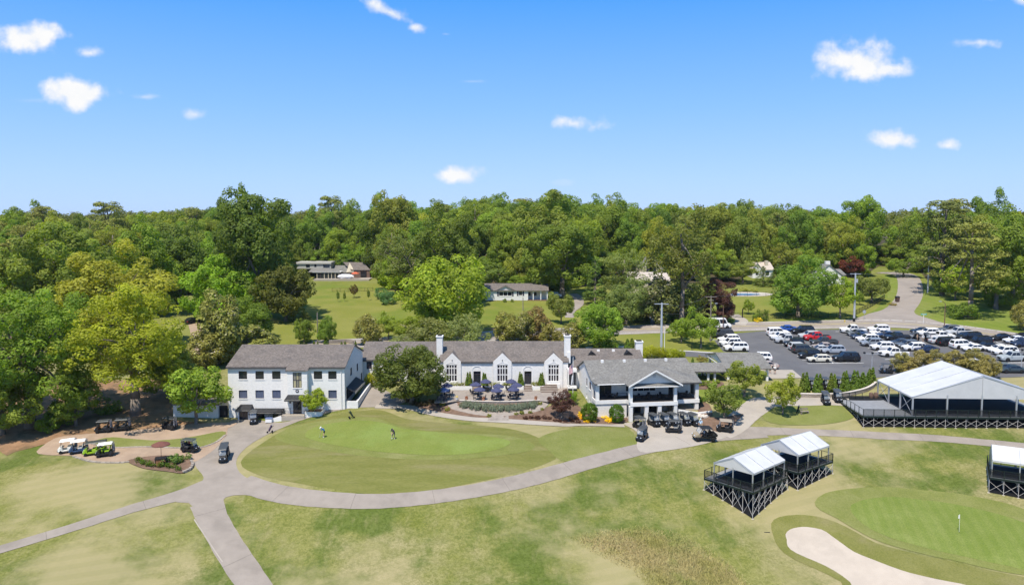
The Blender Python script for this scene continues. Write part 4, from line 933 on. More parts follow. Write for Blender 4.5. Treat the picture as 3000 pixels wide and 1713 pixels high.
# small balcony porch between hall and pavilion
b0, b1 = PY(*z3(92, 650), YV-1.8).x, PY(*z3(196, 650), YV-1.8).x; zb0, zb1 = PY(*z3(150, 760), YV-1.8).z, PY(*z3(150, 590), YV-1.8).z
MB().box(b0, b1, YV-1.8, YV, zb1, zb1+.45).build('balcony_roof', M_white, vb, world=vb)
MB().box(b0, b1, YV-1.8, YV, zb0-.3, zb0).build('balcony_floor', M_white, vb, world=vb)
MB().box(b0+.05, b1-.05, YV-.3, YV-.05, zb0, zb1).build('balcony_recess', M_gutter, vb, world=vb)
MB().box(b0, b0+.2, YV-1.75, YV-1.5, zb0, zb1).build('balcony_post', M_white, vb, world=vb)
MB().box(b0+.1, b1, YV-1.5, YV, 1.0, zb0-.3).build('balcony_base', M_gutter, vb, world=vb)

# ---- terrace house with columned porch (own frame)
O = PZ(1848, 1235, 0.0); RT = R(8)
th = thing('terrace_house', 'white two level terrace house with columned porch, gabled portico and grey roof', 'building', O, RT)
def loc(u, v, y):
    """local x, z of the pixel on the local plane y"""
    d = ray(u, v); c, s = math.cos(RT), math.sin(RT)
    # world point t*d ; local y = -(X-Ox)*s + (Y-Oy)*c
    t = (y - O.x*s + O.y*c) / (-d[0]*s + d[1]*c); X, Y = t*d[0], t*d[1]
    return ((X-O.x)*c + (Y-O.y)*s, CZ + t*d[2] - O.z)
def lbox(name, m, x0, x1, y0, y1, z0, z1, parent=None, bevel=0): return MB().box(x0, x1, y0, y1, z0, z1).build(name, m, parent or th, bevel=bevel)
ZF0, ZF1 = 2.45, 3.05                     # porch slab
BX1 = loc(1984, 1170, 0)[0]; RX1 = loc(2047, 1165, 1.0)[0]; LX0 = loc(1746, 1170, 2.2)[0]
# floor slabs
lbox('porch_slab', M_white, -.1, BX1+.1, -.12, 4.6, ZF0, ZF1); lbox('porch_slab', M_white, LX0-.08, -.12, 2.1, 4.6, ZF0, ZF1-.01); lbox('porch_slab', M_white, BX1+.12, RX1+.1, .9, 4.6, ZF0, ZF1-.01)
lbox('porch_floor', M_deckw, .05, BX1-.05, .05, 4.6, ZF1, ZF1+.04); lbox('porch_floor', M_deckw, LX0+.1, .05, 2.25, 4.6, ZF1-.01, ZF1+.03); lbox('porch_floor', M_deckw, BX1-.05, RX1-.05, 1.05, 4.6, ZF1-.01, ZF1+.03)
# columns
ZBM = 5.5
for u0, u1 in ((385, 447), (665, 728), (893, 958), (1180, 1238)):
    a, b = loc(*zg(u0, 900), 0)[0], loc(*zg(u1, 900), 0)[0]; lbox('column', M_brickw, a, b, -.05, .52, -.6, ZF0-.002)
for u0, u1 in ((387, 447), (1182, 1236)):
    a, b = loc(*zg(u0, 600), 0)[0], loc(*zg(u1, 600), 0)[0]; lbox('column', M_white, a, b, 0, .5, ZF1, ZBM)
lbox('column', M_white, LX0, LX0+.55, 2.2, 2.7, ZF1, ZBM); lbox('column', M_white, RX1-.55, RX1, 1.0, 1.5, ZF1, ZBM)
lbox('column', M_brickw, RX1-.6, RX1, 1.0, 1.6, .8, ZF0-.002)
# beams
lbox('beam', M_white, -.05, BX1+.05, -.02, .4, ZBM, ZBM+.35); lbox('beam', M_white, LX0, -.06, 2.2, 2.5, ZBM, ZBM+.33); lbox('beam', M_white, BX1+.06, RX1, 1.0, 1.3, ZBM, ZBM+.33)
lbox('beam', M_white, LX0, LX0+.28, 2.52, 4.6, ZBM, ZBM+.33); lbox('beam', M_white, -.05, .25, .42, 4.6, ZBM, ZBM+.34); lbox('beam', M_white, RX1-.3, RX1, 1.32, 4.6, ZBM, ZBM+.33); lbox('beam', M_white, BX1-.25, BX1+.05, .42, 4.6, ZBM, ZBM+.34)
lbox('porch_ceiling', M_white, LX0+.05, RX1-.05, 1.35, 4.6, ZBM+.2, ZBM+.26)
# rear porch wall with openings
def lwall(name, a, b, z0, z1, wins, m=M_brickw):
    """wall in the house frame; a to b with the outside on the right hand"""
    c, s = math.cos(RT), math.sin(RT); g = lambda p: (O.x+p[0]*c-p[1]*s, O.y+p[0]*s+p[1]*c)
    w = Wall(g(a), g(b), z0+O.z, z1+O.z)
    for o, kw in wins: w.window(th, th, (o[0], o[1], o[2]+O.z, o[3]+O.z), **kw)
    mb = MB(); w.face(mb); mb.build(name, m, th, world=th); return w
lwall('porch_wall', (LX0, 4.6), (RX1, 4.6), -.6, 6.1, [((1.0,3.2,ZF1,5.3), dict(nx=2, sill=False, name='sliding_door')), ((-LX0+.5,-LX0+5.6,3.72,4.75), dict(nx=5, fm=M_white, sill=False)), ((-LX0+BX1+.2,-LX0+BX1+1.4,ZF1,5.3), dict(nx=1, sill=False, name='door')),
      ((-LX0+1.9,-LX0+3.1,0.02,2.2), dict(nx=1, sill=False, name='door')), ((-LX0+4.0,-LX0+6.2,0.02,2.2), dict(nx=1, sill=False, name='wide_door', gm=M_dark)), ((-LX0+BX1+.6,-LX0+BX1+1.6,1.75,2.35), dict(nx=1, sill=False))])
lwall('lower_wall', (LX0, 2.25), (-.02, 2.25), -1.2, ZF0, []); lwall('lower_side_wall', (-.02, 2.25), (-.02, 4.55), -1.2, ZF0, [((.5,1.6,.0,2.1), dict(nx=1, sill=False, name='door'))]); lwall('lower_end_wall', (LX0, 4.6), (LX0, 2.25), -1.2, ZF0, [((.9,1.6,1.2,2.0), dict(nx=2))])
lbox('lower_floor', M_conc, .02, BX1, .5, 4.6, -.05, .13)
lbox('drink_cooler', M_dark, 4.4, 6.2, 3.2, 3.9, .13, 1.3); lbox('wall_sign', M_frame, 4.9, 5.9, 4.5, 4.59, 2.0, 2.3)
lbox('right_lower_floor', M_conc, BX1+.1, RX1, 1.0, 4.6, .6, 1.36)
# gable end wall (faces the patio)
YG0, YGR, YG1 = 4.62, 9.8, 15.0; ZGE, ZGR = 5.85, 7.95
wg = lwall('gable_end_wall', (LX0, YG1), (LX0, YG0), -.8, ZGE, [((6.1,6.9,4.0,5.3), dict(nx=1)), ((8.2,9.4,3.9,5.2), dict(nx=2, nz=3, bar=.06)), ((6.3,6.9,2.0,2.7), dict(nx=1, fm=M_white)), ((8.6,9.3,1.6,2.4), dict(nx=1, fm=M_white))])
mb = MB(); mb.poly((LX0,YG1,ZGE),(LX0,YG0,ZGE),(LX0,YGR,ZGR)); RXM = 12.4
mb.poly((RXM,YG0,-.5),(RXM,YG1,-.5),(RXM,YG1,ZGE),(RXM,YGR,ZGR),(RXM,YG0,ZGE)); mb.poly((RXM,YG1,-.5),(LX0,YG1,-.5),(LX0,YG1,ZGE),(RXM,YG1,ZGE)); mb.build('gable_wall', M_brickw, th)
mb = MB(); t = .15; EL = LX0-.3; ER = 12.7; ye = YG0-.3; zee = ZGE-.1
mb.slab([(EL,ye,zee+t),(ER,ye,zee+t),(ER,YGR,ZGR+t),(EL,YGR,ZGR+t)], t); mb.slab([(EL,YGR,ZGR+t),(ER,YGR,ZGR+t),(ER,YG1+.3,zee+t),(EL,YG1+.3,zee+t)], t)
roof_t = mb.build('roof', M_roofg, th)
K = (3.6, YGR, ZGR+t+.02); FL = (LX0-.35, 1.75, 5.86); FR = (RX1+.35, .6, 5.86)
CX0, CX1 = -.35, BX1+.35
mb = MB()
FLc = (CX0+.02, 1.75, 5.86); FRc = (CX1-.02, .6, 5.86)
mb.slab([FL, FLc, FRc, FR, K], t); mb.slab([(EL, ye, zee+t+.02), FL, K], t*.9); mb.slab([FR, (ER, ye, zee+t+.02), K], t*.9)
mb.build('porch_roof', M_roofg, th)
for a, b in ((FL, FLc), (FRc, FR)): MB().hexa([(a[0],a[1]-.05,5.6),(b[0],b[1]-.05,5.6),(b[0],b[1]+.05,5.6),(a[0],a[1]+.05,5.6)], [(a[0],a[1]-.05,5.78),(b[0],b[1]-.05,5.78),(b[0],b[1]+.05,5.78),(a[0],a[1]+.05,5.78)]).build('gutter', M_gutter, th)
AX = BX1/2; AZ = 8.15
mb = MB(); yf = -.75; zl_ = 5.72
mb.slab([(AX,yf,AZ+.12),(AX,YGR-1,AZ+.02),(CX0-.25,YGR-4.6,zl_+.12),(CX0-.25,yf,zl_+.12)], .14); mb.slab([(AX,yf,AZ+.12),(CX1+.25,yf,zl_+.12),(CX1+.25,YGR-5,zl_+.12),(AX,YGR-1,AZ+.02)], .14)
mb.build('portico_roof', M_roofg, th)
mb = MB()
for s, x in ((-1, CX0-.27), (1, CX1+.27)): mb.hexa([(AX,yf-.05,AZ-.12),(x,yf-.05,zl_-.14),(x,yf+.0,zl_-.14),(AX,yf+.0,AZ-.12)], [(AX,yf-.05,AZ+.14),(x,yf-.05,zl_+.14),(x,yf+.0,zl_+.14),(AX,yf+.0,AZ+.14)])
mb.build('rake_trim', M_white, th)
mb = MB(); mb.poly((CX0+.3,.1,5.86),(CX1-.3,.1,5.86),(AX,.1,AZ-.1)); mb.build('gable_siding', M_siding, th)
MB().box(AX-.22, AX+.22, .03, .09, 7.0, 7.55).build('gable_vent', mat('vent_grey', (.45,.46,.48), rough=.7), th)
MB().hexa([(CX0,-.55,5.62),(CX1,-.55,5.62),(CX1,.1,5.86),(CX0,.1,5.86)], [(CX0,-.55,5.68),(CX1,-.55,5.68),(CX1,.1,6.05),(CX0,.1,6.05)]).build('skirt_roof', M_roofg, th)
MB().box(CX0, CX1, -.6, -.5, 5.5, 5.66).build('fascia', M_white, th)
for x, y in ((488, 463), (742, 458), (984, 450), (1222, 443)): 
    q = loc(*z3(x, y), YGR-.7); MB().box(q[0]-.22, q[0]+.22, YGR-.9, YGR-.5, q[1]-.3, q[1]+.2).build('roof_vent', M_white, roof_t)
railing(th, [(O.x+x*math.cos(RT)-y*math.sin(RT), O.y+x*math.sin(RT)+y*math.cos(RT), O.z+z) for x, y, z in [(.5,.25,ZF1+.04),(BX1-.5,.25,ZF1+.04)]], 1.0)
railing(th, [(O.x+x*math.cos(RT)-y*math.sin(RT), O.y+x*math.sin(RT)+y*math.cos(RT), O.z+z) for x, y, z in [(LX0+.2,4.4,ZF1+.03),(LX0+.2,2.4,ZF1+.03),(-.05,2.4,ZF1+.03),(-.02,.5,ZF1+.03)]], 1.0)
railing(th, [(O.x+x*math.cos(RT)-y*math.sin(RT), O.y+x*math.sin(RT)+y*math.cos(RT), O.z+z) for x, y, z in [(BX1,1.2,ZF1+.03),(RX1-.5,1.2,ZF1+.03)]], 1.0)
# white retaining wall under the right bay
g = lambda x, y: Vector((O.x+x*math.cos(RT)-y*math.sin(RT), O.y+x*math.sin(RT)+y*math.cos(RT)))
rt2 = thing('bed_wall', 'white retaining wall with mulch bed below the terrace house porch', 'wall', (*g(BX1+.3, .3), 0), RT)
MB().box(0,.22,-.1,1.1,-.8,1.62).build('pier', M_white, rt2)
MB().hexa([(0.23,-.1,-.8),(3.0,-1.2,-.8),(3.0,-.95,-.8),(0.23,.15,-.8)], [(0.23,-.1,1.6),(3.0,-1.2,1.32),(3.0,-.95,1.32),(0.23,.15,1.6)]).build('wall', M_white, rt2)
MB().hexa([(3.0,-1.2,-.8),(5.3,-1.0,-.8),(5.3,-.75,-.8),(3.0,-.95,-.8)], [(3.0,-1.2,1.32),(5.3,-1.0,1.45),(5.3,-.75,1.45),(3.0,-.95,1.32)]).build('wall', M_white, rt2)
MB().hexa([(.25,.17,-.5),(3.0,-.93,-.5),(5.3,-.73,-.5),(5.0,.6,-.5)], [(.25,.17,1.2),(3.0,-.93,1.1),(5.3,-.73,1.15),(5.0,.6,1.25)]).build('soil', M_mulch, rt2)

# ---- covered walk and gatehouse towards the car park
YW = PZ(2060, 1121, 2.5).y; wx0, wx1 = PY(2004, 1090, YW).x, PY(2122, 1090, YW).x
walk = thing('covered_walk', 'open covered walk with white posts leading to the car park', 'shelter', (wx0, YW, 2.4))
zwe = PY(2060, 1087, YW).z
gable_roof(walk, 'roof', M_roofg, wx0, wx1, YW, YW+2.4, YW+4.8, zwe, PY(2060, 1064, YW+2.4).z, .3)
for x in (1580, 1712, 1788):
    q = PY(*z3(x, 650), YW+.2).x
    for yy in (YW+.15, YW+4.3): MB().box(q-.18, q+.18, yy, yy+.36, 1.5, zwe+.1).build('post', M_white, walk, world=walk)
for x in (1650, 1680): q = PY(*z3(x, 650), YW+4).x; MB().box(q-.15, q+.15, YW+4.3, YW+4.6, 1.5, zwe+.1).build('post', M_white, walk, world=walk)
MB().box(wx0-.3, wx1+.3, YW-.32, YW-.22, zwe-.25, zwe-.1).build('gutter', M_gutter, walk, world=walk)
GXa, GXb = PY(2097, 1034, YW+9).x, PY(2215, 1034, YW+9).x
gate = thing('entrance_pavilion', 'grey roofed entrance pavilion with white gable beside the car park', 'building', (GXa, YW+1, 2.6))
zge, zgr = 4.9, PY(2097, 1034, YW+8).z
mb = MB(); mb.poly((GXa,YW+15,zge),(GXa,YW+1.4,zge),(GXa,YW+8,zgr)); mb.build('gable', M_siding, gate, world=gate)
gable_roof(gate, 'roof', M_roofg, GXa, GXb, YW+1.2, YW+8, YW+15, zge, zgr, .4)
for x in (GXa+.1, GXb-.5):
    for y in (YW+1.5, YW+14): MB().box(x, x+.4, y, y+.4, 1.5, zge+.05).build('post', M_white, gate, world=gate)
MB().box(GXa+1.5, GXb-.6, YW+6, YW+13, 1.5, zge).build('room', M_siding, gate, world=gate)
MB().box(GXa-.3, GXa-.2, YW+1.0, YW+15.2, zge-.3, zge-.1).build('fascia', M_white, gate, world=gate)

# ---- white outbuilding by the small tree
ob = thing('garage', 'low white brick garage half hidden by the small tree beside the wing', 'building', PZ(*za(1460, 1150), .2))
y0 = ob.location.y + 1.5; xa, xb = PY(*za(1296, 1100), y0).x, PY(*za(1632, 1100), y0).x
MB().box(xa, xb, y0, y0+6, -1, PY(*za(1400, 1055), y0).z+.4).build('walls', M_brickw, ob, world=ob)
MB().box(xa-.2, xb+.2, y0-.2, y0+6.2, PY(*za(1400, 1055), y0).z+.4, PY(*za(1400, 1055), y0).z+.6).build('roof', M_roof, ob, world=ob)
MB().box(xb+.02, XL0-.3, y0+.5, y0+.7, -.8, 2.0).build('dark_panel', M_dark, ob, world=ob)  # dark upright panel closing the gap between garage and wing

# ---- houses beyond the road
M_tanroof = mat('tan_shingles', (.40,.34,.29), col2=(.46,.40,.34), scale=3, rough=.9)
M_beige = mat('beige_stucco', (.50,.44,.33), col2=(.44,.39,.30), scale=1, rough=.9)
M_brickr = mat('brown_brick', (.13,.08,.06), col2=(.19,.12,.09), scale=2, rough=.9)
M_shut = mat('dark_shutter', (.03,.025,.045), rough=.6)
def cottage():
    b = P(*zf(600, 1142)); Y = b.y; r = thing('white_cottage', 'small white ranch house with dark shutters and arched porch', 'house', b)
    x0, x1 = PY(*zf(385, 1100), Y).x, PY(*zf(962, 1100), Y).x; xm = PY(*zf(778, 1100), Y).x; ze_ = PY(*zf(600, 1047), Y).z; zr_ = PY(*zf(600, 985), Y+5).z
    w = Wall((x0, Y), (xm, Y), b.z-.5, ze_)
    o = pr(zf, 512, 632, 1058, 1098, Y, w); w.window(r, r, o, 3, 1, fm=M_white, gm=M_glass, bar=.12)
    o2 = pr(zf, 695, 730, 1055, 1094, Y, w); w.window(r, r, o2, 1, 2, fm=M_white)
    mb = MB(); w.face(mb); mb.build('front_wall', M_siding, r, world=r)
    for o_ in (o, o2):
        for t in (o_[0]-.5, o_[1]+.06): m2 = MB(); w.hexa(m2, t, t+.42, -.06, -.005, o_[2]-.05, o_[3]+.05); m2.build('shutter', M_shut, r, world=r)
    MB().box(xm, x1, Y+2, Y+9, b.z-.5, ze_).build('porch_wall', M_siding, r, world=r); MB().box(x0, xm, Y+.3, Y+9, b.z-.5, ze_-.01).build('rear_walls', M_siding, r, world=r)
    MB().box(xm-.02, x1, Y-.1, Y+2, b.z-.4, b.z+.25).build('porch_floor', M_brickr, r, world=r); MB().box(x0-.05, xm, Y-.06, Y-.01, b.z-.5, b.z+.12).build('brick_footing', M_brickr, r, world=r)
    for x in (778, 830, 900, 960): q = PY(*zf(x, 1090), Y).x; MB().box(q-.12, q+.12, Y-.02, Y+.2, b.z+.25, ze_).build('porch_post', M_white, r, world=r)
    xs = [PY(*zf(x, 1090), Y).x for x in (778, 830, 900, 960)]
    for a, c in zip(xs, xs[1:]):
        mb = MB()
        for i in range(8):
            t0, t1 = i/8, (i+1)/8; za = ze_-.15-.45*(abs(2*t0-1))**2; zb_ = ze_-.15-.45*(abs(2*t1-1))**2
            mb.hexa([(a+(c-a)*t0,Y,za),(a+(c-a)*t1,Y,zb_),(a+(c-a)*t1,Y+.12,zb_),(a+(c-a)*t0,Y+.12,za)], [(a+(c-a)*t0,Y,ze_),(a+(c-a)*t1,Y,ze_),(a+(c-a)*t1,Y+.12,ze_),(a+(c-a)*t0,Y+.12,ze_)])
        mb.build('porch_arch', M_white, r, world=r)
    for x in (790, 845): q = PY(*zf(x, 1075), Y+2).x; MB().box(q-.5, q+.5, Y+1.9, Y+1.99, b.z+1.3, b.z+2.3).build('porch_window', M_glass, r, world=r)
    gable_roof(r, 'roof', M_roof, x0, x1, Y, Y+5, Y+10, ze_, zr_, .4)
    g0, g1 = PY(*zf(480, 1040), Y-.3).x, PY(*zf(665, 1040), Y-.3).x; gm_ = (g0+g1)/2; zp = PY(*zf(572, 1008), Y-.3).z
    MB().poly((g0+.3,Y-.05,ze_),(g1-.3,Y-.05,ze_),(gm_,Y-.05,zp)).build('front_gable', M_siding, r, world=r)
    mb = MB(); mb.slab([(gm_,Y-.4,zp+.2),(gm_,Y+4,zp+.2),(g0,Y+.2,ze_+.05),(g0,Y-.4,ze_+.05)], .18); mb.slab([(gm_,Y-.4,zp+.2),(g1,Y-.4,ze_+.05),(g1,Y+.2,ze_+.05),(gm_,Y+4,zp+.2)], .18); mb.build('gable_roof', M_roof, r, world=r)
cottage()
def hilltop():
    b = P(*zd(390, 252)); Y = b.y; r = thing('hill_house', 'grey flat roofed hillside house with screened porch above the lawn', 'house', b)
    def bx(name, m, x0, x1, y0, y1, d0, d1, sub=None): a = PY(*zd(x0, y1), Y+d0); c = PY(*zd(x1, y0), Y+d0); return MB().box(a.x, c.x, Y+d0, Y+d1, a.z, c.z).build(name, m, r, world=r)
    bx('screened_porch', M_glass, 280, 490, 188, 245, 0, 4); bx('porch_sill', M_white, 275, 495, 243, 252, -.1, 4); bx('porch_fascia', M_white, 240, 500, 178, 189, -.3, 4)
    for x in (282, 313, 350, 388, 418, 452, 488): bx('porch_post', M_frame if x % 2 else M_beige, x-2, x+3, 188, 245, -.08, .1)
    a, c = PY(*zd(200, 180), Y-.4), PY(*zd(500, 180), Y-.4); t_ = PY(*zd(350, 148), Y+5)
    MB().slab([(a.x,a.y,a.z),(c.x,c.y,c.z),(c.x-2,Y+5,t_.z),(a.x,Y+5,t_.z)], .2).build('porch_roof', M_roofg, r, world=r)
    bx('upper_storey', mat('pale_siding', (.36,.35,.32), rough=.8), 95, 412, 104, 150, 5, 11); bx('upper_roof', mat('pale_roof', (.42,.40,.36), rough=.8), 88, 415, 88, 106, 4.6, 11.5)
    for x0, x1, y0, y1 in ((342, 400, 110, 140), (258, 276, 108, 134), (180, 215, 110, 138)): bx('window', M_glass, x0, x1, y0, y1, 4.95, 5.2)
    a, c = PY(*zd(415, 185), Y+4), PY(*zd(580, 185), Y+4); t_ = PY(*zd(480, 118), Y+10)
    MB().slab([(a.x,a.y,a.z),(c.x,c.y,c.z),(c.x-1.5,Y+10,t_.z),(a.x,Y+10,t_.z)], .2).build('wing_roof', M_roofg, r, world=r); bx('wing_wall', M_beige, 495, 610, 180, 246, 4.5, 9)
    bx('terrace', M_conc, 250, 770, 248, 275, -3.5, 4); bx('terrace_wall', M_brickr, 430, 760, 272, 292, -3.6, -3.2)
    r2 = thing('brick_garage', 'brown brick garage with gabled roof beside the hillside house', 'building', (PY(*zd(690, 240), Y+3).x, Y+3, b.z))
    def bx2(name, m, x0, x1, y0, y1, d0, d1): a = PY(*zd(x0, y1), Y+d0); c = PY(*zd(x1, y0), Y+d0); return MB().box(a.x, c.x, Y+d0, Y+d1, a.z, c.z).build(name, m, r2, world=r2)
    bx2('walls', M_brickr, 612, 775, 158, 246, 4, 10); bx2('opening', M_dark, 690, 745, 175, 246, 3.95, 4.2)
    a, c = PY(*zd(600, 160), Y+3.8), PY(*zd(780, 160), Y+3.8); t_ = PY(*zd(600, 88), Y+9); e = PY(*zd(690, 90), Y+9)
    MB().slab([(a.x,a.y,a.z),(c.x,c.y,c.z),(e.x+1,Y+9,e.z),(t_.x-3,Y+9,t_.z)], .2).build('roof', M_roof, r2, world=r2)
    g = PY(*zd(555, 185), Y+3.9); MB().poly((g.x, Y+3.9, g.z), (a.x+1, Y+3.9, g.z), (a.x+1, Y+3.9, a.z), ((g.x+a.x)/2, Y+6, t_.z)).build('gable', M_beige, r2, world=r2)
    cv = thing('covered_boat', 'white tarpaulin covered boat parked beside the screened porch', 'boat', PY(*zd(550, 248), Y-1))
    q = cv.location; mb = MB(); mb.blob((0, 0, .9), 3.0, 1.2, 1.0, 12, 6, random.Random(3), .12); mb.build('tarpaulin', mat('white_tarp', (.75,.75,.78), col2=(.6,.6,.65), scale=1, rough=.7), cv); MB().cbox((0,0,.2), (4.6,1.2,.4)).build('trailer', M_iron, cv)
    um = thing('orange_parasol', 'orange garden parasol in front of the brick garage', 'parasol', PY(*zd(640, 246), Y))
    MB().lathe((0,0,2.0), [(1.5,0),(1.2,.25),(.6,.5),(.0,.65)], 8).build('canopy', mat('orange_canvas', (.55,.12,.06), rough=.8), um); MB().tube((0,0,-.3), (0,0,2.6), .03).build('pole', M_iron, um)
hilltop()
def far_house(name, label, zf_, wall_m, roof_m, x0, x1, ybase, yeave, yridge, dist, depth=9, gable_x=None, chim=None):
    Y = dist; a, c = PY(*zf_(x0, ybase), Y), PY(*zf_(x1, ybase), Y); e = PY(*zf_((x0+x1)/2, yeave), Y).z; rz = PY(*zf_((x0+x1)/2, yridge), Y+depth/2).z
    r = thing(name, label, 'house', (a.x, Y, a.z)); g = min(a.z, gz1(a.x, Y), gz1(c.x, Y))-1
    MB().box(a.x, c.x, Y, Y+depth, g, e).build('walls', wall_m, r, world=r); gable_roof(r, 'roof', roof_m, a.x, c.x, Y, Y+depth/2, Y+depth, e, rz, .4)
    mb = MB(); mb.poly((a.x,Y+depth,e),(a.x,Y,e),(a.x,Y+depth/2,rz)); mb.poly((c.x,Y,e),(c.x,Y+depth,e),(c.x,Y+depth/2,rz)); mb.build('gables', wall_m, r, world=r)
    n = max(2, int((c.x-a.x)/3.5))
    for i in range(n): xx = a.x+(c.x-a.x)*(i+.5)/n; o = MB().box(xx-.6, xx+.6, Y-.05, Y-.002, e-2.0, e-.7).build('window', M_glass, r, world=r)
    if gable_x:
        for x, w, yy, m in gable_x:
            gx = PY(*zf_(x, yeave), Y-1.5).x; zp = PY(*zf_(x, yy), Y-1.5).z
            MB().poly((gx-w,Y-1.5,g),(gx+w,Y-1.5,g),(gx+w,Y-1.5,e),(gx,Y-1.5,zp),(gx-w,Y-1.5,e)).build('gable_front', m, r, world=r)
            mb = MB()
            for s in (-1, 1): mb.slab([(gx,Y-1.8,zp+.2),(gx,Y+depth/2,zp+.2),(gx+s*(w+.3),Y+1,e+.05),(gx+s*(w+.3),Y-1.8,e+.05)] if s < 0 else [(gx,Y-1.8,zp+.2),(gx+s*(w+.3),Y-1.8,e+.05),(gx+s*(w+.3),Y+1,e+.05),(gx,Y+depth/2,zp+.2)], .18)
            mb.build('gable_roof', roof_m, r, world=r)
            for s in (-1, 1): MB().poly((gx+s*w,Y-1.5,g),(gx+s*w,Y,g),(gx+s*w,Y,e),(gx+s*w,Y-1.5,e)).build('gable_side', m, r, world=r)
            MB().box(gx-.5, gx+.5, Y-1.55, Y-1.503, e-1.9, e-.6).build('window', M_glass, r, world=r)
    if chim:
        x, w, yt, m = chim; cx = PY(*zf_(x, yeave), Y).x; cz = PY(*zf_(x, yt), Y).z; MB().box(cx-w, cx+w, Y-.3 if m is M_brickr else Y+2, Y+.6 if m is M_brickr else Y+3.2, g, cz).build('chimney', m, r, world=r)
    return r
far_house('beige_house', 'beige gabled house with dark brick chimney among tall trees', ze, M_beige, M_roofg, 130, 400, 185, 150, 110, 255, 8, [(300, 2.6, 70, M_beige), (225, 2.0, 62, M_beige)], (270, .55, 60, M_brickr))
far_house('tan_roofed_house', 'low house with a long pale tan roof behind dark magnolias', ze, M_beige, M_tanroof, 20, 480, 345, 318, 224, 232, 12)
far_house('gabled_white_house', 'white gabled house with tall white chimney behind the round yard tree', ze, M_siding, M_roofg, 2200, 2450, 330, 250, 190, 245, 9, [(2270, 4.2, 140, M_siding)], (2290, .7, 100, M_white))
far_house('half_hidden_house', 'brown roofed house with white gable almost hidden by evergreens', ze, M_siding, M_tanroof, 1390, 1640, 250, 190, 110, 262, 9, [(1462, 1.6, 120, M_white)], (1590, .5, 95, M_beige))
far_house('pink_roofed_house', 'pale house with pinkish roof showing through the yellow-green tree', za, M_siding, mat('pink_shingles', (.42,.24,.19), col2=(.5,.3,.24), scale=3, rough=.9), 540, 960, 300, 262, 160, 205, 12, [(800, 2.2, 150, M_white)])
# ------------------------------------------------------------------ trees and planting
def leaf_mat(name, trans=.42, rough=.65, tip=None):
    m = bpy.data.materials.new(name); m.use_nodes = True; nt = m.node_tree; nt.nodes.clear(); L = nt.links.new
    out = N(nt, 'ShaderNodeOutputMaterial'); bs = N(nt, 'ShaderNodeBsdfPrincipled'); tr = N(nt, 'ShaderNodeBsdfTranslucent'); mx = N(nt, 'ShaderNodeMixShader')
    oi = N(nt, 'ShaderNodeObjectInfo'); at = N(nt, 'ShaderNodeAttribute'); at.attribute_name = 'tone'
    sc = N(nt, 'ShaderNodeVectorMath', operation='SCALE'); L(oi.outputs['Color'], sc.inputs[0]); L(at.outputs['Fac'], sc.inputs['Scale'])
    hs = N(nt, 'ShaderNodeHueSaturation'); L(sc.outputs[0], hs.inputs['Color'])
    L(math_n(nt, 'ADD', math_n(nt, 'MULTIPLY', oi.outputs['Random'], .03), .485), hs.inputs['Hue'])
    wm = N(nt, 'ShaderNodeVectorMath', operation='MULTIPLY'); L(hs.outputs[0], wm.inputs[0]); wm.inputs[1].default_value = (1.13, 1.0, .70); c = wm.outputs[0]
    if tip:
        x = N(nt, 'ShaderNodeMix', data_type='RGBA'); L(math_n(nt, 'GREATER_THAN', at.outputs['Fac'], 1.38), x.inputs[0]); L(c, x.inputs[6]); x.inputs[7].default_value = (*tip, 1); c = x.outputs[2]
    L(c, bs.inputs['Base Color']); bs.inputs['Roughness'].default_value = rough; bs.inputs['Specular IOR Level'].default_value = .25
    tc = N(nt, 'ShaderNodeVectorMath', operation='MULTIPLY'); L(c, tc.inputs[0]); tc.inputs[1].default_value = (1.7, 1.7, .6); L(tc.outputs[0], tr.inputs[0])
    mx.inputs[0].default_value = trans; L(bs.outputs[0], mx.inputs[1]); L(tr.outputs[0], mx.inputs[2]); L(mx.outputs[0], out.inputs[0]); return m
M_leaf = leaf_mat('leaves'); M_leafm = leaf_mat('magnolia_leaves', .18, .45, (.34,.30,.17)); M_needle = leaf_mat('needles', .12, .7)
M_bark = mat('bark', (.15,.12,.095), col2=(.22,.185,.15), scale=2.5, detail=8, rough=.95, bump=.6, bscale=6, stretch=(1,1,.25))

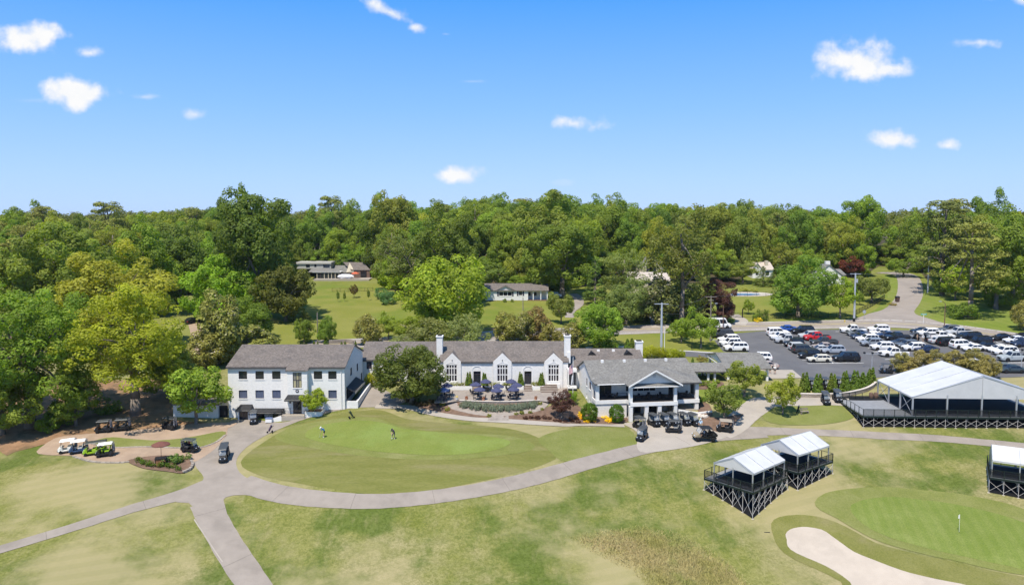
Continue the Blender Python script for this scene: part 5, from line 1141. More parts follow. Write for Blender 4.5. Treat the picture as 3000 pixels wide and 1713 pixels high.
def leaf_mesh(name, puffs, per_area, leaf, rs, m, inner=.35, up=.35, jit=.6, centre=None, squash=1.0, tone_amp=.22, aspect=.62, droop=0.0):
    """many small leaf-sized faces spread over the surfaces of overlapping clumps"""
    C, Nn, S, T = [], [], [], []
    cen = np.mean([p[:3] for p in puffs], axis=0) if centre is None else np.array(centre)
    for p in puffs:
        c = np.array(p[:3]); r = p[3]; n = max(6, int(per_area*12.6*r*r))
        d = rs.normal(size=(n, 3)); d /= np.linalg.norm(d, axis=1)[:, None]
        o = c-cen; ol = np.linalg.norm(o)
        if ol > 1e-3:
            k = (d @ (o/ol) > -.25) | (rs.rand(n) < inner); d = d[k]; n = len(d)
        rad = r*(.62+.40*np.sqrt(rs.rand(n)))
        pos = c + d*rad[:, None]*np.array((1, 1, squash))
        nn = d + jit*rs.normal(size=(n, 3))*.6 + np.array((0, 0, up)); nn /= np.linalg.norm(nn, axis=1)[:, None]
        C.append(pos); Nn.append(nn); S.append(leaf*(.65+.7*rs.rand(n))); T.append((1+tone_amp*(rs.rand()-.5))*(1+tone_amp*1.4*(rs.rand(n)-.5)) * (p[4] if len(p) > 4 else 1))
    C = np.concatenate(C); Nn = np.concatenate(Nn); S = np.concatenate(S); T = np.concatenate(T); n = len(C)
    a = np.cross(Nn, rs.normal(size=(n, 3))); a /= np.linalg.norm(a, axis=1)[:, None] + 1e-9; b = np.cross(Nn, a)
    a *= S[:, None]*.5; b *= S[:, None]*.5*aspect
    V = np.empty((n, 4, 3)); V[:, 0] = C-a; V[:, 1] = C-b*1.1+a*.15; V[:, 2] = C+a; V[:, 3] = C+b*1.1-a*.1
    if droop: V[:, 2, 2] -= droop*S
    me = bpy.data.meshes.new(name); me.vertices.add(4*n); me.vertices.foreach_set('co', V.ravel())
    me.loops.add(4*n); me.loops.foreach_set('vertex_index', np.arange(4*n)); me.polygons.add(n); me.polygons.foreach_set('loop_start', np.arange(0, 4*n, 4))
    me.update(calc_edges=True); at = me.attributes.new('tone', 'FLOAT', 'POINT'); at.data.foreach_set('value', np.repeat(T, 4)); me.materials.append(m)
    return me

def ell_puffs(rs, n, w, h, zc, rmin, rmax, lobes=5, lob=.28, zlow=-.55, fill=.35, flat=1.0):
    """clumps gathered into uneven boughs that together fill an ellipsoid: w radius, h half height"""
    B = []
    while len(B) < lobes*3+4:
        d = rs.normal(size=3); d /= np.linalg.norm(d)
        if d[2] < zlow: continue
        if B and min(np.linalg.norm(d-b[0]) for b in B) < .42 and rs.rand() < .8: continue
        B.append((d, rs.uniform(.50, .78)*(1+lob*rs.uniform(-.5, .45)), rs.uniform(.24, .42)))
    out = []
    for k in range(n):
        if rs.rand() < fill*.35:
            d = rs.normal(size=3); d /= np.linalg.norm(d); q = d*rs.uniform(.1, .6); t = .85
        else:
            b = B[k % len(B)]; d = rs.normal(size=3); d /= np.linalg.norm(d)
            if d @ b[0] < -.3: d = -d
            q = b[0]*b[1] + d*b[2]*rs.uniform(.75, 1.0); t = rs.uniform(.88, 1.16)
        q[2] = max(q[2], zlow-.05); r = rs.uniform(rmin, rmax)*rs.choice([.7, 1, 1, 1.1])
        out.append((q[0]*(w-r*.3), q[1]*(w-r*.3), zc+q[2]*(h-r*.3)*flat, r, t))
    return out
def trunk_mesh(name, rs, h, r, puffs, nl=7, fork=.35, lean=.3, m=None):
    mb = MB(); p = Vector((0, 0, -.6)); n = 5; pts = [p]
    for i in range(1, n+1): pts.append(Vector((rs.uniform(-lean, lean)*i/n, rs.uniform(-lean, lean)*i/n, h*i/n)))
    for i in range(n): mb.tube(pts[i], pts[i+1], r*(1.25-.85*i/n) if i else r*1.5, r*(1.25-.85*(i+1)/n), 7)
    for k in range(min(nl, len(puffs))):
        q = puffs[rs.randint(len(puffs))]; t = rs.uniform(fork, .9); a = pts[int(t*n)]*(1-(t*n % 1)) + pts[min(n, int(t*n)+1)]*(t*n % 1); b = Vector(q[:3]); mid = a.lerp(b, .5)+Vector((0, 0, rs.uniform(.1, .6)))
        mb.tube(a, mid, r*.5, r*.3, 5); mb.tube(mid, b, r*.3, r*.08, 5)
    return mb.mesh(name, m or M_bark, True)
PROTO = {}
def proto(key, w, h, crown, trunk): PROTO[key] = (w, h, crown, trunk)
def make_protos():
    for i in range(4):      # broad oaks: 14 m wide, 18 m high
        rs = np.random.RandomState(20+i); pf = ell_puffs(rs, 150, 7.0, 8.4, 9.4, .8, 1.6, 5, .5, -.9, .5); proto('oak%d' % i, 14, 18, leaf_mesh('crown', pf, 12, .39, rs, M_leaf), trunk_mesh('trunk', rs, 11, .42, pf, 9))
    for i in range(3):      # tall dense forest trees: 11 m wide, 18 m high
        rs = np.random.RandomState(40+i); pf = ell_puffs(rs, 115, 5.5, 8.8, 9.2, .8, 1.5, 5, .45, -.95, .5); proto('maple%d' % i, 11, 18, leaf_mesh('crown', pf, 12, .39, rs, M_leaf), trunk_mesh('trunk', rs, 12, .32, pf, 6))
    for i in range(3):      # small rounded trees: 6 m wide, 6.5 m high
        rs = np.random.RandomState(60+i); pf = ell_puffs(rs, 90, 3.0, 2.6, 3.9, .35, .72, 5, .35, -.85, .6); proto('small%d' % i, 6, 6.5, leaf_mesh('crown', pf, 26, .25, rs, M_leaf), trunk_mesh('trunk', rs, 4.0, .14, pf, 8, .2))
    for i in range(2):      # foreground specimen trees: 13 m wide, 18 m high, finer leaf, open lower limbs
        rs = np.random.RandomState(70+i); pf = ell_puffs(rs, 190, 6.6, 7.7, 10.4, .55, 1.15, 8, .55, -.85, .6); proto('big%d' % i, 13, 18, leaf_mesh('crown', pf, 18, .28, rs, M_leaf), trunk_mesh('trunk', rs, 12, .40, pf, 16, .3))
    for i in range(2):      # airy feathery trees
        rs = np.random.RandomState(80+i); pf = ell_puffs(rs, 130, 5.0, 7.4, 10.2, .5, 1.1, 7, .5, -.9, .7); proto('airy%d' % i, 10, 18, leaf_mesh('crown', pf, 11, .32, rs, M_leaf, jit=1.1), trunk_mesh('trunk', rs, 14, .3, pf, 10))
    for i in range(2):      # magnolias, leafy to the ground: 6 x 7
        rs = np.random.RandomState(90+i); pf = ell_puffs(rs, 60, 3.0, 3.6, 3.5, .6, 1.0, 5, .25, -.97, .3); proto('magnolia%d' % i, 6, 7, leaf_mesh('crown', pf, 20, .30, rs, M_leafm, tone_amp=.42), trunk_mesh('trunk', rs, 4, .16, pf, 5))
    for i in range(2):      # full round trees, leafy almost to the ground 8 x 8
        rs = np.random.RandomState(170+i); pf = ell_puffs(rs, 200, 4.0, 4.2, 3.9, .42, .85, 7, .22, -.92, .5); proto('round%d' % i, 8, 8, leaf_mesh('crown', pf, 22, .25, rs, M_leaf), trunk_mesh('trunk', rs, 4.5, .2, pf, 8, .15))
    for i in range(2):      # dense low bushes, 3 x 2.4
        rs = np.random.RandomState(100+i); pf = ell_puffs(rs, 40, 1.5, 1.25, 1.15, .3, .55, 4, .25, -.95, .4); proto('bush%d' % i, 3, 2.4, leaf_mesh('crown', pf, 40, .17, rs, M_leaf), trunk_mesh('trunk', rs, 1.2, .06, pf, 5, .1))
    for i in range(2):      # willowy shrubs with upright fine foliage 6 x 5
        rs = np.random.RandomState(110+i); pf = ell_puffs(rs, 70, 3.0, 2.5, 2.7, .45, .85, 6, .4, -.9, .5); proto('willow%d' % i, 6, 5, leaf_mesh('crown', pf, 17, .30, rs, M_leaf, jit=1.3, aspect=.35), trunk_mesh('trunk', rs, 3, .1, pf, 9, .05))
    for i in range(2):      # clipped egg shaped holly 2.6 x 3
        rs = np.random.RandomState(120+i); pf = []
        for k in range(110): d = rs.normal(size=3); d /= np.linalg.norm(d); pf.append((d[0]*1.05, d[1]*1.05, 1.5+d[2]*1.28, rs.uniform(.22, .34), rs.uniform(.85, 1.2)))
        proto('egg%d' % i, 2.6, 3.05, leaf_mesh('crown', pf, 60, .16, rs, M_leaf, centre=(0,0,1.4)), trunk_mesh('trunk', rs, 1.2, .06, pf, 3))
    for i in range(3):      # arborvitae cones 1.2 x 4
        rs = np.random.RandomState(130+i); pf = []
        for k in range(85):
            t = rs.rand()**1.25; r_ = .60*(1-t)**.75+.04; a = rs.rand()*6.283; pf.append((r_*.75*math.cos(a), r_*.75*math.sin(a), .12+3.75*t, .20*(1-t)+.09, rs.uniform(.8, 1.2)))
        proto('cypress%d' % i, 1.3, 4.0, leaf_mesh('crown', pf, 95, .22, rs, M_needle, squash=1.9, up=.1, centre=(0,0,1.5)), trunk_mesh('trunk', rs, 1.5, .07, pf, 0))
    for i in range(2):      # dark conifers 6 x 13
        rs = np.random.RandomState(140+i); pf = []
        for k in range(130):
            t = rs.rand()**1.1; r_ = 3.0*(1-t)**.9+.12; a = rs.rand()*6.283; q = math.sqrt(rs.uniform(.35, 1)); pf.append((r_*q*math.cos(a), r_*q*math.sin(a), .6+12*t-.5*q*(1-t), .75*(1-t)+.3, rs.uniform(.8, 1.2)))
        proto('spruce%d' % i, 6, 13, leaf_mesh('crown', pf, 8, .42, rs, M_needle, squash=.55, centre=(0,0,5), aspect=.3, droop=.3), trunk_mesh('trunk', rs, 12, .22, pf, 6))
    for i in range(3):      # tall pines with open layered crowns 9 x 20
        rs = np.random.RandomState(150+i); pf = []
        for k in range(95):
            t = rs.rand()**.8; z = 6+13.4*t; R_ = 4.4*math.sin(min(1, .35+.9*(1-t))*1.5)*(.85+.3*rs.rand()); a = rs.rand()*6.283; q = math.sqrt(rs.rand()); pf.append((R_*q*math.cos(a), R_*q*math.sin(a), z, rs.uniform(.7, 1.35), rs.uniform(.8, 1.2)))
        proto('pine%d' % i, 9, 20, leaf_mesh('crown', pf, 6, .50, rs, M_needle, squash=.5, aspect=.35, jit=.9), trunk_mesh('trunk', rs, 18, .3, pf, 10, .3))
    for i in range(2):      # spreading blue spruce mounds 2.0 x 1.0
        rs = np.random.RandomState(160+i); pf = ell_puffs(rs, 34, 1.1, .55, .42, .2, .36, 5, .4, -.6, .5); proto('bluespruce%d' % i, 2.2, 1.0, leaf_mesh('crown', pf, 60, .17, rs, M_needle, aspect=.4), trunk_mesh('trunk', rs, .4, .05, pf, 4, .1))
make_protos()
YEL, LIME, MID, DRK, OLV, MAG, PUR, GRN, PINE = (.128,.165,.018), (.105,.162,.018), (.076,.116,.022), (.054,.084,.018), (.096,.125,.030), (.098,.106,.030), (.046,.024,.026), (.088,.135,.021), (.090,.108,.028)
TB_ = 2.2      # leaves stand a little apart and pass light on, so single leaves are brighter than a crown
_trees = 0
def tree(key, base, w, h, col, label, name='tree', cat='tree', group=None, rot=None, part='crown'):
    global _trees; _trees += 1
    pw, ph, cm, tm = PROTO[key]; rnd = random.Random(_trees*7)
    r = thing(name, label, cat, (base[0], base[1], base[2]), rot if rot is not None else rnd.uniform(0, 6.28), group); s = w/pw
    r.scale = (s, s, h/ph)
    k = rnd.uniform(.92, 1.08)*TB_
    put(part, cm, r, color=(col[0]*k, col[1]*k, col[2]*k)); put('trunk' if name in ('tree',) or name.endswith('tree') else 'stem', tm, r)
    return r
def tpx(key, u, vb, vt, wpx, col, label, zfun=fv, name='tree', cat='tree', group=None, sink=0.0, wmul=1.0, **kw):
    """tree standing at pixel u, vb with its top at row vt and crown width wpx"""
    s = zfun(1, 0)[0]-zfun(0, 0)[0]; a = zfun(u, vb); b = P(*a); d = b.y*CP-(b.z-CZ)*SP
    top = PY(a[0], zfun(u, vt)[1], b.y); h = top.z-b.z
    return tree(key, (b.x, b.y, b.z-sink), wpx*s*d/F*wmul, max(.3, h+sink), col, label, name, cat, group, **kw)
ORD = ['first', 'second', 'third', 'fourth', 'fifth', 'sixth', 'seventh', 'eighth', 'ninth', 'tenth', 'eleventh', 'twelfth', 'thirteenth', 'fourteenth', 'fifteenth', 'sixteenth', 'seventeenth', 'eighteenth', 'nineteenth', 'twentieth']
# specimen trees, near to far
tpx('big0', 75, 1062, 690, 330, GRN, 'large bright green tree with many limbs left of the yellow tree')
tpx('oak1', 5, 1082, 860, 200, MID, 'dense green tree at the edge of the left lawn')
tpx('maple1', 190, 1060, 900, 130, MID, 'shaded green understory tree between the two big left trees')
tpx('big1', 338, 1032, 718, 340, YEL, 'tall yellow-green tree with thick grey trunk by the brown cart lot')
tpx('small0', 488, 1056, 905, 165, GRN, 'small green tree in front of the white garage')
tpx('oak0', 285, 870, 618, 290, (.140,.165,.028), 'wide pale yellow-green tree in front of the pink roofed house')
tpx('bush0', 120, 1075, 1035, 60, MID, 'round green bush at the wood edge above the left lawn', name='bush', cat='bush')
tpx('bush1', 255, 1030, 990, 90, DRK, 'low shaded laurel bush under the yellow tree', name='bush', cat='bush')
tpx('bush0', 150, 1045, 1000, 80, MID, 'leafy bush under the bright green tree', name='bush', cat='bush')
tpx('oak2', 420, 990, 860, 150, MID, 'dark leafy tree behind the yellow tree trunk')
_b = PY(*z1(985, 882), YB-1.0); tree('small1', (_b.x+.6, YB-1.0, 1.0), 4.6, 4.2, LIME, 'small bright green tree at the wing entrance planter')
tpx('round0', 1026, 1006, 855, 192, (.046,.062,.015), 'big round dark olive tree between the wing and the patio')
tpx('magnolia0', 545, 905, 735, 125, MAG, 'tall magnolia with pale leaf tips behind the wing roof')
tpx('magnolia1', 625, 895, 812, 125, MAG, 'broad magnolia touching the wing roof')
tpx('magnolia0', 512, 915, 830, 105, MAG, 'low magnolia at the left corner of the wing')
tpx('round1', 545, 800, 648, 185, LIME, 'bright lime green dome shaped tree above the driveway')
tpx('oak3', 650, 790, 467, 235, DRK, 'very tall dark oak standing out above the wood')
tpx('oak0', 590, 770, 480, 120, DRK, 'slim dark treetop beside the very tall oak')
tpx('round0', 712, 800, 655, 155, (.060,.075,.022), 'dark olive tree casting shade on the hill lawn')
tpx('round1', 630, 845, 745, 120, MID, 'rounded green tree beside the hill lawn edge')
tpx('round0', 757, 854, 793, 56, MID, 'left one of two small green trees flanking a pole on the lawn')
tpx('round1', 812, 853, 790, 52, MID, 'right one of two small green trees flanking a pole on the lawn')
tpx('magnolia1', 922, 860, 783, 78, MAG, 'young magnolia behind the link wing roof')
tpx('small2', 968, 845, 780, 62, GRN, 'small green tree next to the young magnolia')
tpx('small1', 1022, 858, 785, 115, GRN, 'spreading green shrub tree behind the link wing')
tpx('willow0', 1075, 870, 797, 140, (.105,.130,.062), 'grey-green willowy shrub behind the hall chimney', name='willow_shrub', cat='shrub')
tpx('willow1', 1160, 866, 788, 120, (.110,.135,.065), 'tallest grey-green willowy shrub along the road', name='willow_shrub', cat='shrub')
tpx('willow1', 1010, 872, 835, 90, (.105,.130,.062), 'low grey-green willowy shrub behind the link roof', name='willow_shrub', cat='shrub')
tpx('round0', 1110, 838, 632, 228, (.105,.150,.020), 'huge bright green spreading tree beside the white cottage')
tpx('small0', 1065, 800, 730, 110, (.10,.14,.02), 'low bright limbs at the foot of the huge spreading tree')
tpx('bush0', 967, 758, 722, 48, (.060,.115,.055), 'bluish green shrub at the lawn edge', name='shrub', cat='shrub')
tpx('bush1', 950, 745, 715, 40, (.055,.105,.05), 'second bluish shrub behind the first at the lawn edge', name='shrub', cat='shrub')
tpx('small1', 882, 742, 708, 24, (.060,.050,.022), 'small bronze-leaved tree in the middle of the hill lawn')
for i, (u, vb, vt) in enumerate(((842, 752, 722), (858, 751, 725), (918, 748, 718))): tpx('small2', u, vb, vt, 8, MID, ['thin sapling nearest the shaded side of the hill lawn', 'second thin sapling on the hill lawn', 'thin sapling right of the bronze-leaved tree'][i], name='sapling_tree')
tpx('magnolia0', 1258, 852, 780, 72, MAG, 'left magnolia of the three by the road below the cottage')
tpx('magnolia1', 1300, 852, 775, 66, MAG, 'middle magnolia of the three by the road below the cottage')
tpx('magnolia0', 1336, 850, 768, 68, (.09,.075,.028), 'right magnolia of the three by the road below the cottage')
tpx('small0', 1397, 806, 725, 72, (.075,.105,.03), 'open grown tree on the cottage lawn')
tpx('magnolia1', 1375, 862, 808, 62, MAG, 'low magnolia directly behind the hall ridge')
tpx('magnolia0', 1425, 868, 806, 66, MAG, 'low magnolia right of the tall hall chimney')
tpx('round0', 1492, 866, 752, 132, GRN, 'round bright green tree by the road behind the dormered block')
tpx('round1', 1560, 806, 700, 135, (.075,.105,.040), 'grey-green rounded tree right of the cottage drive')
tpx('spruce0', 1482, 760, 640, 66, DRK, 'dark conifer at the shaded cottage drive')
tpx('airy0', 1550, 755, 615, 130, (.085,.110,.04), 'feathery olive tree beyond the cottage drive')
tpx('magnolia1', 1640, 805, 690, 118, (.060,.070,.024), 'dark magnolia below the tall twin-stemmed tree')
tpx('magnolia0', 1700, 800, 705, 100, DRK, 'shaded evergreen beside the driveway gate')
tpx('airy1', 1697, 812, 515, 185, (.070,.088,.026), 'tall twin-stemmed tree towering over the driveway gate')
tpx('oak3', 1787, 802, 690, 105, PUR, 'dark purple-leaved tree behind the utility pole')
tpx('round1', 1988, 790, 648, 165, MID, 'large round dark green tree in the fenced lawn', wmul=1.0)
tpx('small1', 2092, 793, 690, 92, LIME, 'light green small tree right of the round yard tree')
tpx('small0', 2170, 752, 685, 92, (.068,.095,.03), 'olive tree beside the mown strip of the side road')
tpx('small2', 2141, 760, 727, 24, MID, 'little round tree by the tall pole in the fenced lawn')
tpx('small1', 1863, 783, 745, 30, GRN, 'little green tree inside the driveway fence')
tpx('bush1', 1900, 798, 768, 32, DRK, 'dark round bush at the fence corner', name='bush', cat='bush')
tpx('bush0', 1882, 800, 779, 18, MID, 'green bush left of the gold shrub at the drive', name='bush', cat='bush')
tpx('bush1', 1888, 802, 789, 20, (.30,.27,.02), 'gold shrub beside the iron drive gate', name='bush', cat='bush')
tpx('small2', 1746, 866, 770, 92, GRN, 'round tree on the front lawn beside the parked white cars')
tpx('small0', 1697, 852, 793, 70, GRN, 'smaller tree on the front lawn left of the round one')
tpx('small1', 1853, 988, 898, 108, (.088,.118,.026), 'leafy tree between the covered walk and the cart drive')
tpx('small0', 1803, 1046, 948, 94, (.075,.108,.024), 'leafy tree in the mulch bed beside the cart court')
tpx('small2', 1948, 1032, 932, 84, (.105,.140,.024), 'bright leafy tree on the small lawn by the event deck')
for i, (x, yb, yt, w) in enumerate(((1400, 800, 620, 190), (1560, 790, 585, 220), (1720, 795, 600, 200), (1900, 800, 595, 230), (2080, 800, 590, 220), (2230, 850, 640, 200), (2160, 880, 700, 170), (1480, 830, 700, 170))):
    tpx('magnolia%d' % (i % 2), x, yb, yt, w, (.110,.105,.036), ['magnolia at the left end of the row behind the big tent', 'second magnolia from the left behind the big tent', 'magnolia third from the left behind the big tent', 'magnolia right above the big tent ridge', 'magnolia fifth from the left behind the big tent', 'magnolia at the right end of the row behind the big tent', 'low magnolia in front of the right end behind the big tent', 'low magnolia nearest the tent peak on its left'][i], zfun=z8, group='magnolias behind the big tent')
tpx('pine0', 2415, 790, 553, 160, PINE, 'tall olive pine with bare trunk on the right slope')
tpx('pine1', 2345, 735, 497, 140, (.066,.085,.026), 'tall dark pine right of the side road')
tpx('oak3', 2375, 720, 525, 130, MID, 'broad tree between the two pines')
tpx('maple0', 2455, 745, 540, 120, OLV, 'olive tree right behind the bare-trunked pine')
tpx('oak2', 2520, 745, 525, 150, MID, 'tall broad tree near the right edge')
tpx('maple2', 2480, 770, 520, 140, MID, 'tall green tree right of the olive pine')
tpx('oak1', 2545, 770, 580, 150, MID, 'dense green tree at the right edge above the slope')
tpx('small0', 2378, 748, 655, 80, LIME, 'bright green tree beside the pole at the side road')
tpx('small1', 2345, 738, 695, 50, MID, 'low green tree shading the side road')
tpx('bush0', 2400, 792, 750, 72, MID, 'wide round bush on the right slope lawn', name='bush', cat='bush')
tpx('magnolia1', 2548, 822, 750, 60, MAG, 'magnolia at the right edge beside the road')
tpx('small2', 2540, 720, 650, 80, GRN, 'light green tree low on the right slope')
tpx('small0', 2250, 690, 640, 90, MID, 'green tree closing the view at the top of the side road')
tpx('spruce1', 1900, 712, 660, 46, DRK, 'dark blue-green spruce in front of the half hidden house')
tpx('spruce0', 1935, 712, 655, 52, DRK, 'broader dark spruce beside the first spruce')
tpx('small1', 1850, 705, 650, 90, OLV, 'olive tree left of the spruces')
tpx('small2', 2120, 690, 640, 70, (.070,.028,.022), 'copper-leaved tree behind the white chimney house')
tpx('small0', 1310, 722, 680, 130, GRN, 'bright shrubby tree behind the cottage roof')
tpx('small1', 1235, 722, 655, 110, (.085,.12,.035), 'grey-green tree left of the cottage roof')
tpx('airy0', 1010, 735, 575, 150, (.085,.105,.038), 'olive tree with loose crown above the power lines')
tpx('small2', 985, 735, 670, 100, LIME, 'light green tree right of the brick garage')
tpx('oak0', 1120, 765, 520, 180, DRK, 'tall dark tree behind the huge spreading tree')
tpx('oak2', 1400, 740, 545, 190, MID, 'broad dark green tree above the cottage')
tpx('maple0', 1360, 715, 480, 150, OLV, 'high olive treetop breaking the skyline above the cottage')
tpx('maple1', 985, 700, 455, 120, OLV, 'tallest olive tree rising over the skyline')
tpx('maple2', 1000, 690, 520, 100, LIME, 'bright lime treetop below the skyline')
tpx('oak1', 140, 830, 535, 260, MID, 'big mid green tree high on the left hillside')
tpx('maple0', 40, 850, 600, 170, OLV, 'olive tree at the left edge of the hillside')
tpx('maple2', 360, 790, 545, 160, GRN, 'green tree behind the pale yellow-green one')
tpx('maple1', 450, 770, 560, 150, DRK, 'dark tree behind the lime green dome tree')
# shrubs near the clubhouse
tpx('small1', 2190, 1345, 955, 400, PUR, 'dark purple smoke bush beside the flagpole', zfun=z2, name='smoke_bush', cat='shrub')
tpx('egg0', 340, 1160, 940, 205, (.040,.080,.010), 'clipped egg shaped holly left of the terrace house wall', zfun=z3, name='holly_bush', cat='shrub')
tpx('egg1', 655, 1172, 955, 185, (.040,.080,.010), 'clipped egg shaped holly next to the porch column', zfun=z3, name='holly_bush', cat='shrub')
tpx('bush0', 145, 960, 800, 110, (.085,.145,.014), 'bright green shrub behind the flagpole', zfun=z3, name='shrub', cat='shrub')
for i, (x, yb, yt, w) in enumerate(((232, 1095, 1040, 60), (250, 1130, 1085, 80), (310, 1170, 1120, 90), (510, 1115, 1085, 75), (560, 1165, 1100, 95), (402, 1168, 1145, 50))):
    tpx('bush%d' % (i % 2), x, yb, yt, w, (.34,.28,.012), ['small gold shrub behind the left holly', 'gold shrub at the left edge of the left holly', 'gold shrub in front of the left holly', 'small gold shrub behind the right holly', 'gold shrub at the left foot of the right holly', 'tiny gold shrub between the hollies'][i], zfun=z3, name='gold_shrub', cat='shrub', group='gold shrubs around the hollies')
for i, (x, y, w) in enumerate(((545, 1160, 90), (615, 1232, 85), (1185, 1320, 75), (1565, 1290, 65), (1640, 1280, 75), (1755, 1272, 70), (1915, 1225, 55), (1890, 1150, 75))):
    tpx('bush%d' % (i % 2), x, y, y-w*.62, w, (.105,.120,.020), ['small green shrub nearest the patio corner in the left bed', 'small green shrub lower in the left bed', 'small green shrub at the right tip of the left bed', 'leftmost small shrub of the right bed', 'second small shrub of the right bed', 'third small shrub of the right bed', 'tiny shrub beside the smoke bush', 'small shrub at the end of the stone wall'][i], zfun=z2, name='shrub', cat='shrub', group='small shrubs in the mulch beds')
rs_ = random.Random(4)
for i, (x, y, w) in enumerate(((1690, 1350, 80), (1775, 1345, 90), (1860, 1350, 95), (1945, 1345, 90), (2015, 1352, 70), (2100, 1380, 70), (2160, 1388, 70), (2240, 1392, 70), (2330, 1390, 80), (2410, 1402, 80), (2390, 1365, 80), (2310, 1360, 80))):
    tpx('bush%d' % (i % 2), x, y, y-w*.6, w, (.050,.026,.024), ORD[i]+' low dark red barberry in the row below the smoke bush', zfun=z2, name='barberry', cat='shrub', group='barberries below the smoke bush')
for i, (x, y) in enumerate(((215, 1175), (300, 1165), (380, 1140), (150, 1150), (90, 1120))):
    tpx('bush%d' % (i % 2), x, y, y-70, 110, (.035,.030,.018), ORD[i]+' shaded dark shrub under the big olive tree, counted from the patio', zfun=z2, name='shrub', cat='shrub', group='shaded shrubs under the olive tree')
for i, x in enumerate(range(840, 1830, 78)):
    y = 1178 + 62*math.sin((x-800)/1040*math.pi) - (6 if i % 2 else 0)
    for j in (0, 1):
        tpx('bluespruce%d' % ((i+j) % 2), x+j*30, y-26*j+8, y-70-26*j, 118, (.070,.092,.086), ORD[i]+' blue spruce mound from the left '+('in the front row' if j == 0 else 'against the stone wall'), zfun=z2, name='blue_spruce', cat='shrub', group='front blue spruces' if j == 0 else 'rear blue spruces')
def cyp(zfun, x, yb, yt, w, label, i, group): tpx('cypress%d' % (i % 3), x, yb, yt, w*1.45, (.050,.082,.012), label, zfun=zfun, name='cypress_tree', cat='cypress', group=group)
for i, (x, yb, yt) in enumerate(((893, 905, 700), (925, 905, 692), (1112, 908, 702), (1138, 908, 718), (1612, 908, 692), (1636, 908, 715), (1895, 908, 712), (1920, 908, 702))):
    b_ = PZ(*z2(x, 905), 3.0); b_ = PY(*z2(x, 905), YH-.75); t_ = PY(*z2(x, yt), YH-.75)
    tree('cypress%d' % (i % 3), (b_.x, YH-.75, 2.9), .85, t_.z-2.9, (.050,.080,.012), ['left cypress of the pair left of the first patio door', 'right cypress of the pair left of the first patio door', 'left cypress of the pair right of the first patio door', 'right cypress of the pair right of the first patio door', 'left cypress of the pair left of the second patio door', 'right cypress of the pair left of the second patio door', 'left cypress of the pair by the wide steps', 'right cypress of the pair by the wide steps'][i], 'cypress_tree', 'cypress', 'cypresses along the hall front')
for i, (x, yb, yt, w) in enumerate(((1100, 1165, 930, 62), (1142, 1165, 925, 58), (1262, 1170, 938, 62), (1302, 1170, 940, 55), (1432, 1168, 935, 62), (1472, 1165, 942, 55), (1582, 1158, 915, 62), (1612, 1155, 905, 60), (1705, 1145, 898, 70), (1742, 1145, 905, 62), (1810, 1125, 925, 80), (1870, 1100, 920, 50), (1890, 1095, 880, 60), (1928, 1075, 868, 55))):
    cyp(z4, x, yb, yt, w, ORD[i]+' cypress from the left in the row along the cart park wall', i, 'cypresses along the cart park wall')
for i, (x, yt) in enumerate(((415, 198), (460, 200), (500, 178), (540, 180), (580, 212), (625, 225), (780, 200), (830, 195))):
    cyp(z3, x, 335, yt, 58, ORD[i]+' cypress from the left behind the dormered block', i, 'cypresses behind the dormered block')
for zf_, x, yb, yt, w, lab in ((zf, 1885, 1325, 1240, 40, 'pointed cypress left of the dark driveway gate'), (zf, 2042, 1322, 1245, 28, 'pointed cypress right of the dark driveway gate'), (z1, 1150, 178, 92, 55, 'small cone shrub behind the wing ridge'), (z1, 1018, 175, 130, 26, 'tiny cone shrub left of the one behind the wing ridge'), (z1, 1058, 175, 145, 24, 'tiny cone shrub beside the pole behind the wing'), (z1, 1313, 178, 148, 24, 'tiny cone shrub by the stone wall, left'), (z1, 1350, 178, 138, 24, 'tiny cone shrub by the stone wall, right'), (z1, 1462, 205, 140, 36, 'dark cone shrub at the wing gable'), (z3, 1532, 488, 420, 38, 'small cone shrub beside the covered walk')):
    tpx('cypress1', x, yb, yt, w, (.050,.085,.014), lab, zfun=zf_, name='cone_shrub', cat='shrub')
def hedge(label, pts, w, h, col, leaf=.15, zfun=z3, name='hedge', ground=None, dens=40):
    rs = np.random.RandomState(len(label)+int(h*100)); w3 = [P(*zfun(*p)) if ground is None else Vector((*p, ground)) for p in pts]; c = smooth_open([np.array((p.x, p.y)) for p in w3], .35); o = w3[0]
    pf = []
    for q in c:
        z = gz1(*q) if ground is None else ground
        for k in range(3): pf.append((q[0]-o.x+rs.uniform(-.5, .5)*w*.7, q[1]-o.y+rs.uniform(-.5, .5)*w*.7, z-o.z+h*rs.uniform(.35, .75), h*rs.uniform(.28, .42), rs.uniform(.85, 1.15)))
    r = thing(name, label, 'hedge', o); put('foliage', leaf_mesh('foliage', pf, dens, leaf, rs, M_leaf), r, color=tuple(c*1.4 for c in col))
    mb = MB(); [mb.tube((q[0]-o.x, q[1]-o.y, (gz1(*q) if ground is None else ground)-o.z-.2), (q[0]-o.x, q[1]-o.y, (gz1(*q) if ground is None else ground)-o.z+h*.6), .03, n=4) for q in c[::4]]; mb.build('stems', M_bark, r)['kind'] = 'stuff'
    return r
hedge('bright yellow-green hedge behind the terrace house roof, left of the poles', [(970, 420), (1040, 425), (1120, 428), (1195, 425)], 2.6, 2.3, (.185,.230,.016), .2, dens=26)
hedge('bright yellow-green hedge right of the poles behind the terrace house', [(1230, 428), (1310, 430), (1400, 425)], 2.4, 1.9, (.185,.230,.016), .2, dens=26)
hedge('yellow-green hedge beside the dark olive tree at the link wing', [(1605, 625), (1660, 628), (1720, 628)], 1.8, 2.6, (.185,.215,.016), .2, zfun=z1, dens=26)
hedge('clipped dark green hedge left of the fire pit counter', [(1300, 650), (1370, 685), (1440, 708), (1560, 705)], .8, .75, (.050,.105,.012), .13, zfun=z7, dens=60)
